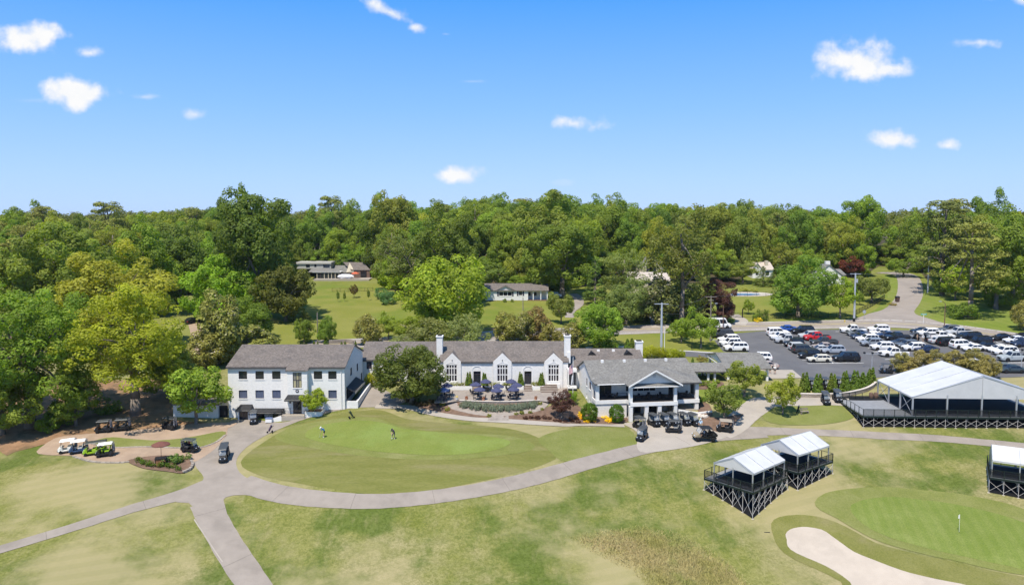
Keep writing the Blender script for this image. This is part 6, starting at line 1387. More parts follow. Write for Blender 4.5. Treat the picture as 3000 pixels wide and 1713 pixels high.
hedge('clipped dark green hedge right of the fire pit counter', [(1590, 705), (1640, 725), (1690, 745)], .8, .7, (.050,.105,.012), .13, zfun=z7, dens=60)
hedge('soft grey-green ornamental grass bed right of the fire pit', [(1600, 690), (1680, 660), (1760, 640)], 2.0, 1.0, (.105,.165,.05), .2, zfun=z7, name='ornamental_grass', dens=50)
for a, b, lab in ((660, 865, 'low hedge in the planter below the first tall window'), (1165, 1300, 'low hedge in the planter left of the middle tall window'), (1390, 1560, 'low hedge in the planter right of the middle tall window'), (1795, 1880, 'low hedge in the planter by the wide steps')):
    x0, x1 = PY(*z2(a, 900), YH-.8).x, PY(*z2(b, 900), YH-.8).x
    hedge(lab, [(x0, YH-.8), ((x0+x1)/2, YH-.8), (x1, YH-.8)], .7, .7, (.125,.150,.020), .13, ground=2.95, dens=60)
for i, (x, y, w, c) in enumerate(((1640, 745, 110, MID), (1740, 760, 140, GRN), (1650, 935, 110, (.07,.12,.02)), (1800, 720, 90, GRN))): tpx('bush%d' % (i % 2), x, y, y-w*.6, w, c, ['green shrub at the corner of the upper mulch bed', 'bright shrub in the upper mulch bed', 'round shrub on the side lawn below the porch', 'shrub by the posts of the covered walk'][i], zfun=z3, name='shrub', cat='shrub')
tpx('small2', 1640, 490, 400, 130, (.115,.115,.05), 'pale flowering tree by the covered walk', zfun=z3)
for i, (x, y, w) in enumerate(((120, 760, 180), (30, 800, 150), (200, 790, 120), (500, 750, 130))): tpx('bush%d' % (i % 2), x, y, y-w*.5, w, (.05,.085,.02), ['low evergreen mound left of the drive gate', 'low evergreen mound at the verge', 'low evergreen mound beside the pointed cypress', 'low rock garden shrub right of the dark gate'][i], zfun=ze, name='shrub', cat='shrub')
for i, (x, y, w, c) in enumerate(((1115, 752, 60, (.2,.2,.03)), (1170, 800, 80, MID), (1300, 440, 90, (.16,.19,.07)), (1370, 445, 80, (.16,.19,.07)), (1440, 450, 80, (.16,.19,.07)), (1215, 430, 70, (.15,.18,.08)))): tpx('bush%d' % (i % 2), x, y, y-w*.6, w, c, ['yellowish shrub left of the iron drive gate', 'green shrub at the roadside near the drive', 'ornamental grass clump left of the pool', 'ornamental grass clump in the middle by the pool', 'ornamental grass clump right by the pool', 'pale shrub at the pool rocks'][i], zfun=ze, name='shrub', cat='shrub')
for i, (x, y, w) in enumerate(((565, 1158, 40), (633, 1155, 32))): tpx('bush0', x, y, y-w, w, MID, ['round shrub below the cottage picture window', 'round shrub below the cottage small window'][i], zfun=zf, name='shrub', cat='shrub')
tpx('bush1', 905, 825, 790, 110, (.13,.115,.05), 'brownish shrub at the corner of the side road', zfun=zb, name='shrub', cat='shrub')

# ---- the wood on the hillside
WL = [(-120,212),(0,215),(200,222),(430,236),(560,246),(730,292),(940,292),(965,250),(1200,243),(1380,240),(1450,246),(1560,268),(1660,268),(1700,252),(1830,252),(1870,274),(1925,276),(1980,262),(2110,262),(2150,256),(2190,300),(2280,300),(2310,252),(2400,240),(2560,232),(2700,228)]
def wood():
    ang = [math.atan2((u*1.17647-1500)/F, 1) for u, d in WL]; dist = [d/math.cos(a) for a, (u, d) in zip(ang, WL)]
    LMK = ['at the left edge', 'above the yellow-green trees', 'above the dome tree', 'behind the very tall oak', 'above the hillside house', 'left of the spreading tree', 'above the white cottage', 'right of the cottage drive', 'above the beige house', 'behind the purple tree', 'above the fenced lawn', 'behind the chimney house', 'above the side road', 'at the right edge']
    rnd = random.Random(77); kinds = [(MID, 'mid green'), (GRN, 'fresh green'), (OLV, 'olive green'), (DRK, 'dark green'), ((.115,.140,.025), 'yellowish green')]; wts = [.30, .26, .22, .12, .10]
    spots = []
    r = 205.0; row = 0
    while r < 420:
        step = 11.5 + (r-200)*.018; a = -.76
        while a < .76:
            aa = a + rnd.uniform(-.35, .35)*step/r; rr = r + rnd.uniform(-.4, .4)*step
            lim = np.interp(aa, ang, dist)
            if rr > lim+3: spots.append((rr*math.sin(aa), rr*math.cos(aa), rr, rr-lim))
            a += step/r
        r += step*1.05; row += 1
    spots.sort(key=lambda s: s[2]); keep = []
    for s in spots:
        if all((s[0]-k[0])**2+(s[1]-k[1])**2 > 90 for k in keep[-90:]): keep.append(s)
    near = keep[:225]; far = keep[225:]
    for x, y, rr, ed in near:
        col, nm = rnd.choices(kinds, wts)[0]; key = rnd.choice(['oak0', 'oak1', 'oak2', 'oak3', 'oak1', 'oak3', 'maple1', 'maple2', 'round0', 'round1', 'airy0', 'pine2'])
        u, v = project(x, y, gz1(x, y))
        h = rnd.uniform(18, 25.5)*(1.0 if ed > 16 else .85)*(1+.12*math.exp(-((u-1500)/700)**2))*(1.15 if rnd.random() < .1 else 1); w = h*rnd.uniform(.66, .86)
        if key == 'pine2': h *= 1.1; col = PINE; nm = 'pine'; w *= .75
        if key.startswith('airy'): w *= .8
        lm = LMK[int(np.clip((u/3000)*len(LMK), 0, len(LMK)-1))]; tier = 'front' if ed < 22 else 'middle' if ed < 60 else 'back'
        lab = ('tall ' if h > 23.5 else 'low ' if h < 18.5 else '')+nm+(' tree' if nm != 'pine' else '')+' in the '+tier+' of the wood '+lm
        tree(key, (x, y, gz1(x, y)), w, h, col, lab, 'tree', 'tree', 'hillside wood '+lm+', '+tier)
    na = 62
    for i in range(na):     # bushy trees closing the front of the wood down to the ground
        a_ = -.66+1.32*(i+rnd.uniform(.2, .8))/na; d_ = np.interp(a_, ang, dist)+rnd.uniform(0, 5); x, y = d_*math.sin(a_), d_*math.cos(a_); u, v = project(x, y, gz1(x, y)); lm = LMK[int(np.clip((u/3000)*len(LMK), 0, len(LMK)-1))]
        col, nm = rnd.choices(kinds, wts)[0]; h = rnd.uniform(9, 14)
        tree(rnd.choice(['small0', 'small1', 'small2', 'maple0', 'maple1']), (x, y, gz1(x, y)-1.2), rnd.uniform(9, 12.5), h, col, ('bigger ' if h > 11.5 else 'smaller ')+nm+' edge tree at the foot of the wood '+lm, 'tree', 'tree', 'edge trees '+lm)
    # the farthest crowns read as one mass
    rs = np.random.RandomState(9); pf = []
    r = 400.0
    extra = [(s[0], s[1]) for s in far]
    while r < 640:
        a = -.74
        while a < .74:
            q = r+rs.uniform(-6, 6); b = a+rs.uniform(-.4, .4)*13/r; extra.append((q*math.sin(b), q*math.cos(b))); a += 13/r
        r += 14
    ex = np.array(extra); z = gz(ex[:, 0], ex[:, 1])
    for (x, y), zz in zip(extra, z):
        h = rs.uniform(17, 24); w = rs.uniform(5.5, 8); t = rs.uniform(.75, 1.25)
        for k in range(7):
            d = rs.normal(size=3); d /= np.linalg.norm(d); d[2] = abs(d[2])*.9-.15
            pf.append((x+d[0]*w*.6, y+d[1]*w*.6, zz+h*.62+d[2]*h*.3, rs.uniform(1.9, 3.2), t*rs.uniform(.9, 1.1)))
    cen = None
    me = leaf_mesh('distant_woods', pf, .62, 1.15, rs, M_leaf, centre=(0, 700, -250))
    tag(put('distant_woods', me, color=(.120,.155,.052)), 'far wooded ridge along the skyline', None, None, 'stuff')
wood()
drape('forest_floor', [(math.tan(a_)*d_, d_) for a_, d_ in [(math.atan2((u*1.17647-1500)/F, 1), d-2) for u, d in WL]] + [(640, 700), (-640, 700)], mat('forest_litter', (.050,.048,.020), col2=(.085,.062,.03), scale=.3, detail=8, rough=1), .12, 7.0, smooth=False)
# ---- tall fescue patch and rough tufts
def fescue():
    poly = W2([fv(*p) for p in [(1405,1335),(1500,1318),(1600,1308),(1690,1325),(1760,1360),(1820,1400),(1900,1480),(1640,1490),(1570,1425),(1500,1390)]]); rs = np.random.RandomState(8)
    b = np.array(poly); n = 60000; x = rs.uniform(b[:, 0].min(), b[:, 0].max(), n); y = rs.uniform(b[:, 1].min(), b[:, 1].max(), n); k = inside([tuple(p) for p in poly], x, y); x, y = x[k], y[k]; d_ = np.min(np.hypot(x[:, None]-np.array(densify_([tuple(p) for p in poly]))[None, :, 0], y[:, None]-np.array(densify_([tuple(p) for p in poly]))[None, :, 1]), axis=1); k = rs.rand(len(x)) < d_/2.2; x, y = x[k], y[k]; n = len(x)
    z = gz(x, y); h = rs.uniform(.10, .38, n); a = rs.rand(n)*6.283; w = rs.uniform(.015, .045, n); lx_, ly = rs.normal(size=n)*.16, rs.normal(size=n)*.16
    V = np.empty((n, 3, 3)); V[:, 0] = np.stack([x-np.cos(a)*w, y-np.sin(a)*w, z-.02], 1); V[:, 1] = np.stack([x+np.cos(a)*w, y+np.sin(a)*w, z-.02], 1); V[:, 2] = np.stack([x+lx_, y+ly, z+h], 1)
    me = bpy.data.meshes.new('tall_fescue'); me.vertices.add(3*n); me.vertices.foreach_set('co', V.ravel()); me.loops.add(3*n); me.loops.foreach_set('vertex_index', np.arange(3*n)); me.polygons.add(n); me.polygons.foreach_set('loop_start', np.arange(0, 3*n, 3)); me.update(calc_edges=True)
    me.materials.append(mat('fescue_blades', (.34,.31,.10), col2=(.48,.38,.19), scale=.3, detail=6, col3=(.25,.29,.065), scale3=.15, c3amt=.8, rough=.9, spec=.1))
    tag(put('tall_fescue', me), 'patch of tall tawny fescue grass on the near slope', None, None, 'stuff')
fescue()
# ------------------------------------------------------------------ event tents on scaffolds
M_vinyl = mat('white_tent_vinyl', (.53,.525,.52), col2=(.47,.468,.465), scale=.5, rough=.45, spec=.4)
M_alu = mat('aluminium', (.55,.56,.58), col2=(.48,.49,.51), scale=3, rough=.4, metal=.6)
M_scaf = mat('scaffold_steel', (.42,.40,.38), col2=(.52,.49,.46), scale=2, rough=.6, metal=.1)
M_rail = mat('dark_green_rail', (.012,.022,.018), rough=.5)
M_mesh = mat('black_mesh', (.012,.013,.013), rough=.8, alpha=.32)
M_carpet = mat('navy_carpet', (.014,.016,.024), col2=(.020,.022,.032), scale=4, rough=.95)
M_deckg = mat('grey_deck', (.20,.205,.215), col2=(.24,.245,.255), scale=1.5, rough=.85)
M_blksheet = mat('even_black', (.008,.008,.009), rough=1)  # even black for the sheet that follows the ground beneath the tent decks
_pc = {}
def unit_tube(m, n=6):
    k = ('t', m.name, n)
    if k not in _pc: _pc[k] = MB().tube((0,0,0), (0,0,1), 1, n=n).mesh('pole', m)
    return _pc[k]
def unit_box(m):
    k = ('b', m.name)
    if k not in _pc: _pc[k] = MB().box(-.5, .5, -.5, .5, 0, 1).mesh('panel', m)
    return _pc[k]
def rod(name, parent, a, b, r, m, n=6):
    """a thin round bar between two points of the parent's frame, sharing one mesh"""
    a, b = Vector(a), Vector(b); d = b-a
    return put(name, unit_tube(m, n), parent, a, d.to_track_quat('Z', 'Y').to_euler(), (r, r, d.length))
def bar(name, parent, a, b, w, m):
    a, b = Vector(a), Vector(b); d = b-a
    return put(name, unit_box(m), parent, a, d.to_track_quat('Z', 'Y').to_euler(), (w, w, d.length))
def rail_run(root, a, b, z, h=1.07, n=None, mesh=True, m=None):
    a, b = Vector((*a, z)), Vector((*b, z)); L = (b-a).length; n = n or max(1, round(L/1.55)); m = m or M_rail
    for i in range(n+1): p = a.lerp(b, i/n); bar('rail_post', root, p+Vector((0,0,-.25)), p+Vector((0,0,h)), .075, m)
    bar('top_rail', root, a+Vector((0,0,h)), b+Vector((0,0,h)), .05, m); bar('bottom_rail', root, a+Vector((0,0,.12)), b+Vector((0,0,.12)), .04, m)
    if mesh:
        ang = math.atan2((b-a).y, (b-a).x)
        for i in range(n):
            p = a.lerp(b, (i+.5)/n); put('mesh_panel', unit_box(M_mesh), root, p+Vector((0,0,.14)), (0, 0, ang), (L/n-.1, .012, h-.16))
def scaffold(root, pts, zdeck, rnd, brace=True):
    """legs down to the ground at pts (local), cross braces between neighbours"""
    c, s = math.cos(root.rotation_euler.z), math.sin(root.rotation_euler.z); feet = []
    for x, y in pts:
        g = gz1(root.location.x+x*c-y*s, root.location.y+x*s+y*c)-root.location.z; feet.append(g)
        rod('scaffold_leg', root, (x, y, g-.05), (x, y, zdeck-.02), .035, M_scaf)
        put('base_plate', unit_box(M_beige), root, (x, y, g-.02), (0,0,0), (.3, .3, .05))
    for i in range(len(pts)-1):
        (x0, y0), (x1, y1) = pts[i], pts[i+1]
        if math.hypot(x1-x0, y1-y0) > 3.2 or not brace: continue
        lo, hi = max(feet[i], feet[i+1])+.25, zdeck-.35
        if hi-lo < .4: continue
        nlev = 2 if hi-lo > 1.5 else 1
        for k in range(nlev):
            a, b = lo+(hi-lo)*k/nlev, lo+(hi-lo)*(k+1)/nlev
            rod('cross_brace', root, (x0, y0, a), (x1, y1, b), .022, M_scaf, 5); rod('cross_brace', root, (x0, y0, b), (x1, y1, a), .022, M_scaf, 5)
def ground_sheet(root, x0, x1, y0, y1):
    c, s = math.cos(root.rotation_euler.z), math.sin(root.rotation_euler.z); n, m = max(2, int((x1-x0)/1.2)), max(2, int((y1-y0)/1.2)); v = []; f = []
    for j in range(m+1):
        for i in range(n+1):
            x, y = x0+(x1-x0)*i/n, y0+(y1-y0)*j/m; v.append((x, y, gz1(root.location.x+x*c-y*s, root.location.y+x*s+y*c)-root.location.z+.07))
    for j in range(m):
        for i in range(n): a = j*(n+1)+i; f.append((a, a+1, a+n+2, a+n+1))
    put('black_sheet', mesh_from('black_sheet', v, f, M_blksheet), root)
def tent_roof(root, x0, x1, y0, y1, ze, zp, nb, axis='x', gable=(True, True)):
    """ridge along axis; one panel per bay and slope"""
    ym = (y0+y1)/2
    def T(p): return p if axis == 'x' else (p[1], p[0], p[2])
    for k in range(nb):
        a, b = x0+(x1-x0)*k/nb+.012, x0+(x1-x0)*(k+1)/nb-.012
        for (ya, yb) in ((y0-.12, ym), (ym, y1+.12)):
            za, zb_ = (ze-.05, zp) if ya < ym-.01 else (zp, ze-.05); mb = MB()
            for q in range(4):        # a shallow sag in every panel
                t0, t1 = q/4, (q+1)/4; s0, s1 = -.10*math.sin(math.pi*t0), -.10*math.sin(math.pi*t1)
                pts = [T((a, ya+(yb-ya)*t0, za+(zb_-za)*t0+s0*.3)), T((b, ya+(yb-ya)*t0, za+(zb_-za)*t0+s0*.3)), T((b, ya+(yb-ya)*t1, za+(zb_-za)*t1+s1*.3)), T((a, ya+(yb-ya)*t1, za+(zb_-za)*t1+s1*.3))]
                mb.slab(pts, .03)
            mb.build('roof_panel', M_vinyl, root)
            lo = y0-.12 if ya < ym-.01 else y1+.12
            v_ = [T((a, lo, ze-.05)), T((b, lo, ze-.05)), T((b, lo, ze-.28)), T((a, lo, ze-.28))]; MB().poly(*v_).build('valance', M_vinyl, root)
    for k in range(nb+1):
        for y in (y0-.1, y1+.1): bar('roof_seam', root, T((x0+(x1-x0)*k/nb, y, ze-.03)), T((x0+(x1-x0)*k/nb, ym, zp+.01)), .05, M_alu)
    for k, g in zip((x0, x1), gable):
        if g:
            MB().poly(T((k, y0-.1, ze-.25)), T((k, y1+.1, ze-.25)), T((k, y1+.1, ze-.02)), T((k, ym, zp-.02)), T((k, y0-.1, ze-.02))).build('gable_panel', M_vinyl, root)
    bar('ridge_beam', root, T((x0, ym, zp-.15)), T((x1, ym, zp-.15)), .09, M_alu)
def small_tent(label, Fp, ang, LR, LL, z, ins, nbx, nby, ze=2.3, rise=1.25, name='event_tent'):
    """Fp nearest deck corner; local x to the right, local y to the left along the deck"""
    r = thing(name, label, 'tent', (Fp[0], Fp[1], z), ang, 'white event tents on scaffold decks'); rnd = random.Random(int(Fp[0]*10))
    x0, x1, y0, y1 = ins
    MB().box(0, LR, 0, LL, -.16, 0).build('deck', M_deckg, r); MB().box(-.03, LR+.03, -.03, 0, -.22, .02).build('fascia', M_rail, r); MB().box(-.03, 0, 0, LL+.03, -.22, .02).build('fascia', M_rail, r)
    MB().box(x0, x1, y0, y1, .004, .03).build('carpet', M_carpet, r)
    tent_roof(r, x0, x1, y0, y1, ze, ze+rise, nbx)
    for i in range(nbx+1):
        for y in (y0, y1): x = x0+(x1-x0)*i/nbx; bar('tent_post', r, (x, y, 0), (x, y, ze-.1), .13, M_alu); rod('rafter', r, (x, y, ze-.12), (x, (y0+y1)/2, ze+rise-.12), .05, M_alu)
    for j in range(1, nby):
        for x in (x0, x1): y = y0+(y1-y0)*j/nby; bar('tent_post', r, (x, y, 0), (x, y, ze), .11, M_alu)
    rail_run(r, (0, 0), (LR, 0), 0); rail_run(r, (0, 0), (0, LL), 0); rail_run(r, (LR, 0), (LR, LL), 0, mesh=False); rail_run(r, (0, LL), (LR, LL), 0, mesh=False)
    nx, ny = max(3, round(LR/1.5)), max(3, round(LL/1.5))
    for j in range(0, ny+1): scaffold(r, [(LR*i/nx, LL*j/ny) for i in range(nx+1)], -.16, rnd, brace=j in (0, ny) or j % 2 == 0)
    scaffold_b = [(0, LL*j/ny) for j in range(ny+1)]
    for pts in ([(0, LL*j/ny) for j in range(ny+1)], [(LR, LL*j/ny) for j in range(ny+1)]):
        c, s = math.cos(ang), math.sin(ang)
        for i in range(len(pts)-1):
            (xa, ya), (xb, yb) = pts[i], pts[i+1]; ga = gz1(Fp[0]+xa*c-ya*s, Fp[1]+xa*s+ya*c)-z
            for (p, q) in ((ga+.3, -.5), (-.5, ga+.3)): rod('cross_brace', r, (xa, ya, p), (xb, yb, q), .022, M_scaf, 5)
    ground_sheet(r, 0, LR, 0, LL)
    return r
fa = PZ(2206.6, 1442.7, -1.15)
small_tent('white tent on a tall scaffold deck, nearest one above the sand bunker', (fa.x, fa.y), R(42), 8.4, 6.9, -1.15, (.35, 8.0, .3, 5.7), 3, 2)
fb = PZ(2338, 1385, -.65)
small_tent('white tent on a scaffold deck just behind the nearest one', (fb.x, fb.y), R(36), 8.0, 6.6, -.65, (.3, 7.4, .3, 5.8), 3, 2)
fc = PZ(*z6(2292, 452), -1.2)
small_tent('white tent on a scaffold deck cut off by the picture edge', (fc.x, fc.y), R(-30), 9.5, 6.6, -1.2, (.25, 9.2, .3, 5.8), 3, 2)
def big_tent():
    p = PZ(2672.5, 1217, 1.9); r = thing('event_marquee', 'large white marquee with open sides on a long scaffold deck', 'tent', p, R(-2.5)); rnd = random.Random(2)
    W_, D_, ze, zp = 20.6, 12.0, 2.95, 6.3
    MB().box(-.3, W_+1.5, -.55, D_+.5, -.18, 0).build('deck', M_deckg, r); MB().box(-7.6, -.32, -.55, D_-1.5, -.18, -.005).build('side_deck', M_deckg, r)
    MB().box(-7.63, W_+1.5, -.6, -.56, -.26, .03).build('fascia', M_rail, r); MB().box(-7.68, -7.62, -.55, D_-1.5, -.26, .03).build('fascia', M_rail, r)
    MB().box(.05, W_, .02, D_, .004, .03).build('carpet', M_carpet, r)
    tent_roof(r, 0, D_, 0, W_, ze, zp, 3, axis='y', gable=(True, False))
    for i in range(5):
        for y in (0, D_): bar('tent_post', r, (W_*i/4, y, 0), (W_*i/4, y, ze if i in (0, 4) else ze+.3), .2, M_alu)
    for i in (1, 2):
        for x in (0, W_): bar('tent_post', r, (x, D_*i/3, 0), (x, D_*i/3, ze), .2, M_alu)
    for i in range(4): rod('rafter', r, (0, D_*i/3, ze), (W_/2, D_*i/3, zp-.15), .07, M_alu); rod('rafter', r, (W_, D_*i/3, ze), (W_/2, D_*i/3, zp-.15), .07, M_alu)
    for a, b in ((0, 1), (2, 3)):
        rod('cross_cable', r, (0, D_*a/3, .1), (0, D_*b/3, ze-.1), .035, M_alu); rod('cross_cable', r, (0, D_*a/3, ze-.1), (0, D_*b/3, .1), .035, M_alu)
    bar('seam_post', r, (W_/2, -.04, ze-.2), (W_/2, -.04, zp-.05), .05, M_alu)
    rail_run(r, (-7.6, -.55), (W_+1.5, -.55), 0, n=19); rail_run(r, (-7.6, -.55), (-7.6, D_-1.5), 0, n=7, mesh=False); rail_run(r, (-6.4, D_-1.5), (-3.2, D_-1.5), 0, n=3, mesh=False); rail_run(r, (.2, D_+.4), (W_, D_+.4), 0, n=12, mesh=False)
    for j in range(0, 6): scaffold(r, [(-7.5+1.53*i, -.5+2.3*j) for i in range(19)], -.18, rnd, brace=j in (0, 2)) if j < 5 else None
    c, s = math.cos(r.rotation_euler.z), math.sin(r.rotation_euler.z)
    for j in range(4):
        for (z0_, z1_) in ((0, 1), (1, 0)):
            g = gz1(r.location.x-7.5*c-(2.3*j)*s, r.location.y-7.5*s+2.3*j*c)-r.location.z; rod('cross_brace', r, (-7.5, -.5+2.3*j, (g+.2) if z0_ == 0 else -.4), (-7.5, -.5+2.3*(j+1), (-.4) if z0_ == 0 else g+.2), .022, M_scaf, 5)
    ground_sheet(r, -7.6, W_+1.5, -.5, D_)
big_tent()

# ------------------------------------------------------------------ vehicles
def paint_mat():
    m = mat('car_paint', (1, 1, 1), rough=.28, spec=.5, tint=True); return m
M_carp = paint_mat()
M_tyre = mat('tyre', (.014,.014,.015), rough=.85); M_rim = mat('alloy_rim', (.42,.43,.45), rough=.35, metal=.7); M_carg = mat('car_glass', (.012,.014,.022), rough=.05, spec=.7)
M_lamp = mat('headlamp', (.65,.68,.72), rough=.15, spec=.6); M_tail = mat('tail_lamp', (.35,.012,.012), rough=.25); M_plast = mat('black_plastic', (.018,.018,.019), rough=.6)
def wheel_mesh(r, w):
    t = MB().lathe((0,0,0), [(r*.62,-w/2),(r*.93,-w/2),(r,-w*.3),(r,w*.3),(r*.93,w/2),(r*.62,w/2)], 14, 'Y').mesh('tyre', M_tyre, True)
    b = MB().lathe((0,0,0), [(.02,-w*.42),(r*.2,-w*.46),(r*.55,-w*.34),(r*.63,-w*.5),(r*.63,w*.5),(r*.55,w*.34),(r*.2,w*.46),(.02,w*.42)], 12, 'Y').mesh('rim', M_rim)
    return t, b
WH = {k: wheel_mesh(r, w) for k, (r, w) in dict(car=(.35,.24), truck=(.40,.28), cart=(.23,.19), utv=(.32,.26)).items()}
CARS = dict(  # length, width, height, belt, hood height, windscreen base, roof front, roof rear, rear glass base (x from the centre, front positive), wheel
    suv=(4.85,1.95,1.75,1.08,1.02,1.05,.35,-1.95,-2.32,'car'), bigsuv=(5.2,2.05,1.9,1.16,1.12,1.2,.55,-2.15,-2.5,'truck'), sedan=(4.85,1.85,1.45,.95,.88,1.05,.25,-1.05,-1.75,'car'),
    wagon=(4.75,1.78,1.52,.96,.90,1.0,.3,-1.75,-2.25,'car'), pickup=(5.85,2.02,1.92,1.16,1.14,1.2,.55,-.75,-.95,'truck'), jeep=(4.3,1.88,1.85,1.12,1.10,.75,.6,-1.85,-2.0,'truck'), van=(5.6,2.0,2.4,1.1,1.05,1.9,1.35,-2.65,-2.72,'car'))
CM = {}
def car_mesh(t):
    if t in CM: return CM[t]
    L, W, H, B, HD, wb, rf, rr, rb, wk = CARS[t]; hw = W/2; mb = MB()
    st = [(-L/2, .45, B*.86, .80), (-L/2+.08, .32, B*.97, .93), (-L/2+.45, .24, B, .985), (rb, .22, B, 1.0), (0, .22, B, 1.0), (wb, .22, B*.995, 1.0), (wb+.12, .22, (B+HD)/2, .995), (L/2-.75, .24, HD, .98), (L/2-.22, .30, HD*.93, .93), (L/2-.04, .36, HD*.80, .86), (L/2, .42, HD*.62, .80)]
    k = len(mb.v); n = 8
    for x, zb, zt, q in st:
        w = hw*q
        mb.v += [(x,-w*.9,zb),(x,-w,zb+.14),(x,-w*1.0,(zb+zt)/2+.06),(x,-w*.93,zt-.05),(x,-w*.84,zt),(x,w*.84,zt),(x,w*.93,zt-.05),(x,w,(zb+zt)/2+.06),(x,w,zb+.14),(x,w*.9,zb)]
    n = 10
    for i in range(len(st)-1):
        for j in range(n): mb.f.append((k+i*n+j, k+i*n+(j+1) % n, k+(i+1)*n+(j+1) % n, k+(i+1)*n+j))
    mb.f.append(tuple(range(k, k+n))); mb.f.append(tuple(range(k+(len(st)-1)*n+n-1, k+(len(st)-1)*n-1, -1)))
    if t == 'pickup':
        cab = (wb, rf, rr, rb)
    # greenhouse hull
    bw, rw = hw*.88, hw*.70; q = [(wb,B-.02,bw),(rb,B-.02,bw)]; zr = H-.05
    gb = [(wb+.02,-bw,B-.03),(wb+.02,bw,B-.03),(rb-.02,bw,B-.03),(rb-.02,-bw,B-.03)]; gt = [(rf,-rw,zr),(rf,rw,zr),(rr,rw,zr),(rr,-rw,zr)]
    k = len(mb.v); mb.v += gb+gt; mb.f += [(k,k+1,k+5,k+4),(k+1,k+2,k+6,k+5),(k+2,k+3,k+7,k+6),(k+3,k,k+4,k+7)]
    k2 = len(mb.v); mb.v += [(rf-.12,-rw*.82,H),(rf-.12,rw*.82,H),(rr+.12,rw*.82,H),(rr+.12,-rw*.82,H)]
    mb.f += [(k2,k2+1,k2+2,k2+3)] + [(k+4+i, k+4+(i+1) % 4, k2+(i+1) % 4, k2+i) for i in range(4)]
    parts = {'body': mb.mesh('body', M_carp)}
    if t == 'pickup':
        parts['truck_bed'] = MB().box(-L/2+.12, rb-.1, -hw*.74, hw*.74, B-.18, B+.012).mesh('truck_bed', M_plast)
    def face(a, b, c, d, s0, s1, t0, t1, off):
        a, b, c, d = map(Vector, (a, b, c, d)); f = lambda s, t: (a*(1-s)+b*s)*(1-t)+(d*(1-s)+c*s)*t; nn = (b-a).cross(d-a).normalized()*off
        p = [f(s0,t0), f(s1,t0), f(s1,t1), f(s0,t1)]; return [x+nn for x in p]
    def gl(name, *pp):
        m = MB()
        for p in pp: m.poly(*p)
        parts[name] = m.mesh(name, M_carg)
    gl('windshield', face(gb[0], gb[1], gt[1], gt[0], .06, .94, .1, .93, .012)); gl('rear_window', face(gb[2], gb[3], gt[3], gt[2], .1, .9, .15, .9, .012))
    cuts = [(.05,.40),(.43,.70),(.73,.95)] if t in ('suv','bigsuv','wagon','van') else [(.06,.48),(.52,.93)]
    for nm, (a, b, c, d) in (('l', (gb[1], gb[2], gt[2], gt[1])), ('r', (gb[3], gb[0], gt[0], gt[3]))):
        for i, (s0, s1) in enumerate(cuts):
            if nm == 'r': s0, s1 = 1-s1, 1-s0
            gl('side_window|%s%d' % (nm, i), face(a, b, c, d, s0, s1, .14, .88, .012))
    y = hw*.72
    for sg in (-1, 1):
        parts['headlight|%d' % sg] = MB().hexa([(L/2-.30,sg*y-.2,HD*.70),(L/2-.03,sg*y-.2,HD*.66),(L/2-.03,sg*y+.2,HD*.66),(L/2-.30,sg*y+.2,HD*.70)], [(L/2-.33,sg*y-.2,HD*.90),(L/2-.06,sg*y-.2,HD*.80),(L/2-.06,sg*y+.2,HD*.80),(L/2-.33,sg*y+.2,HD*.90)]).mesh('headlight', M_lamp)
        parts['taillight|%d' % sg] = MB().box(-L/2-.005, -L/2+.2, sg*hw*.74-.14, sg*hw*.74+.14, B*.68, B*.9).mesh('taillight', M_tail)
        parts['mirror|%d' % sg] = MB().cbox((wb-.2, sg*(hw+.08), B+.08), (.16,.2,.14)).mesh('mirror', M_carp)
    parts['grille'] = MB().box(L/2-.05, L/2+.012, -hw*.45, hw*.45, HD*.42, HD*.74).mesh('grille', M_plast)
    wx = (L*.30, -L*.285)
    CM[t] = (parts, wx, hw, wk); return CM[t]
_arch = {}
def car(t, p, ang, col, label, group='cars in the car park'):
    parts, wx, hw, wk = car_mesh(t); c, s = math.cos(ang), math.sin(ang)
    # tilt with the ground
    zf_, zr_ = gz1(p[0]+c*1.4, p[1]+s*1.4), gz1(p[0]-c*1.4, p[1]-s*1.4); zl_, zrr = gz1(p[0]-s*.8, p[1]+c*.8), gz1(p[0]+s*.8, p[1]-c*.8)
    r = thing('parked_car' if t not in ('pickup', 'van') else ('pickup_truck' if t == 'pickup' else 'delivery_van'), label, {'pickup': 'pickup', 'van': 'van'}.get(t, 'car'), (p[0], p[1], (zf_+zr_+zl_+zrr)/4+.07), ang, group)
    r.rotation_euler = (math.atan2(zl_-zrr, 1.6), -math.atan2(zf_-zr_, 2.8), ang)
    for k, me in parts.items():
        o = put(k.split('|')[0], me, r)
        if me.materials[0] is M_carp: o.color = (*col, 1)
    ty, ri = WH[wk]; rad = dict(car=.35, truck=.40)[wk]
    if 'arch'+wk not in _arch: _arch['arch'+wk] = MB().lathe((0,0,0), [(rad*1.16,-.02),(rad*1.16,.004)], 14, 'Y').mesh('wheel_arch', M_plast)
    for x in wx:
        for sg in (-1, 1):
            w = put('wheel', ty, r, (x, sg*(hw-.055), rad-.02)); put('rim', ri, w)
            put('wheel_arch', _arch['arch'+wk], r, (x, sg*(hw-.003), rad+.02), (0, 0, 0 if sg > 0 else math.pi))
    return r
WHT, SIL, BLK, NVY, GRY, RED, BLU, TAN, DKG, CHM = (.70,.69,.68), (.42,.43,.44), (.012,.012,.014), (.018,.028,.065), (.10,.11,.12), (.45,.02,.025), (.02,.07,.30), (.34,.28,.25), (.045,.048,.052), (.58,.55,.46)
def cpx(t, zfun, x, y, col, label, ang=180, j=0): car(t, P(*zfun(x, y)), R(ang+j), col, label)
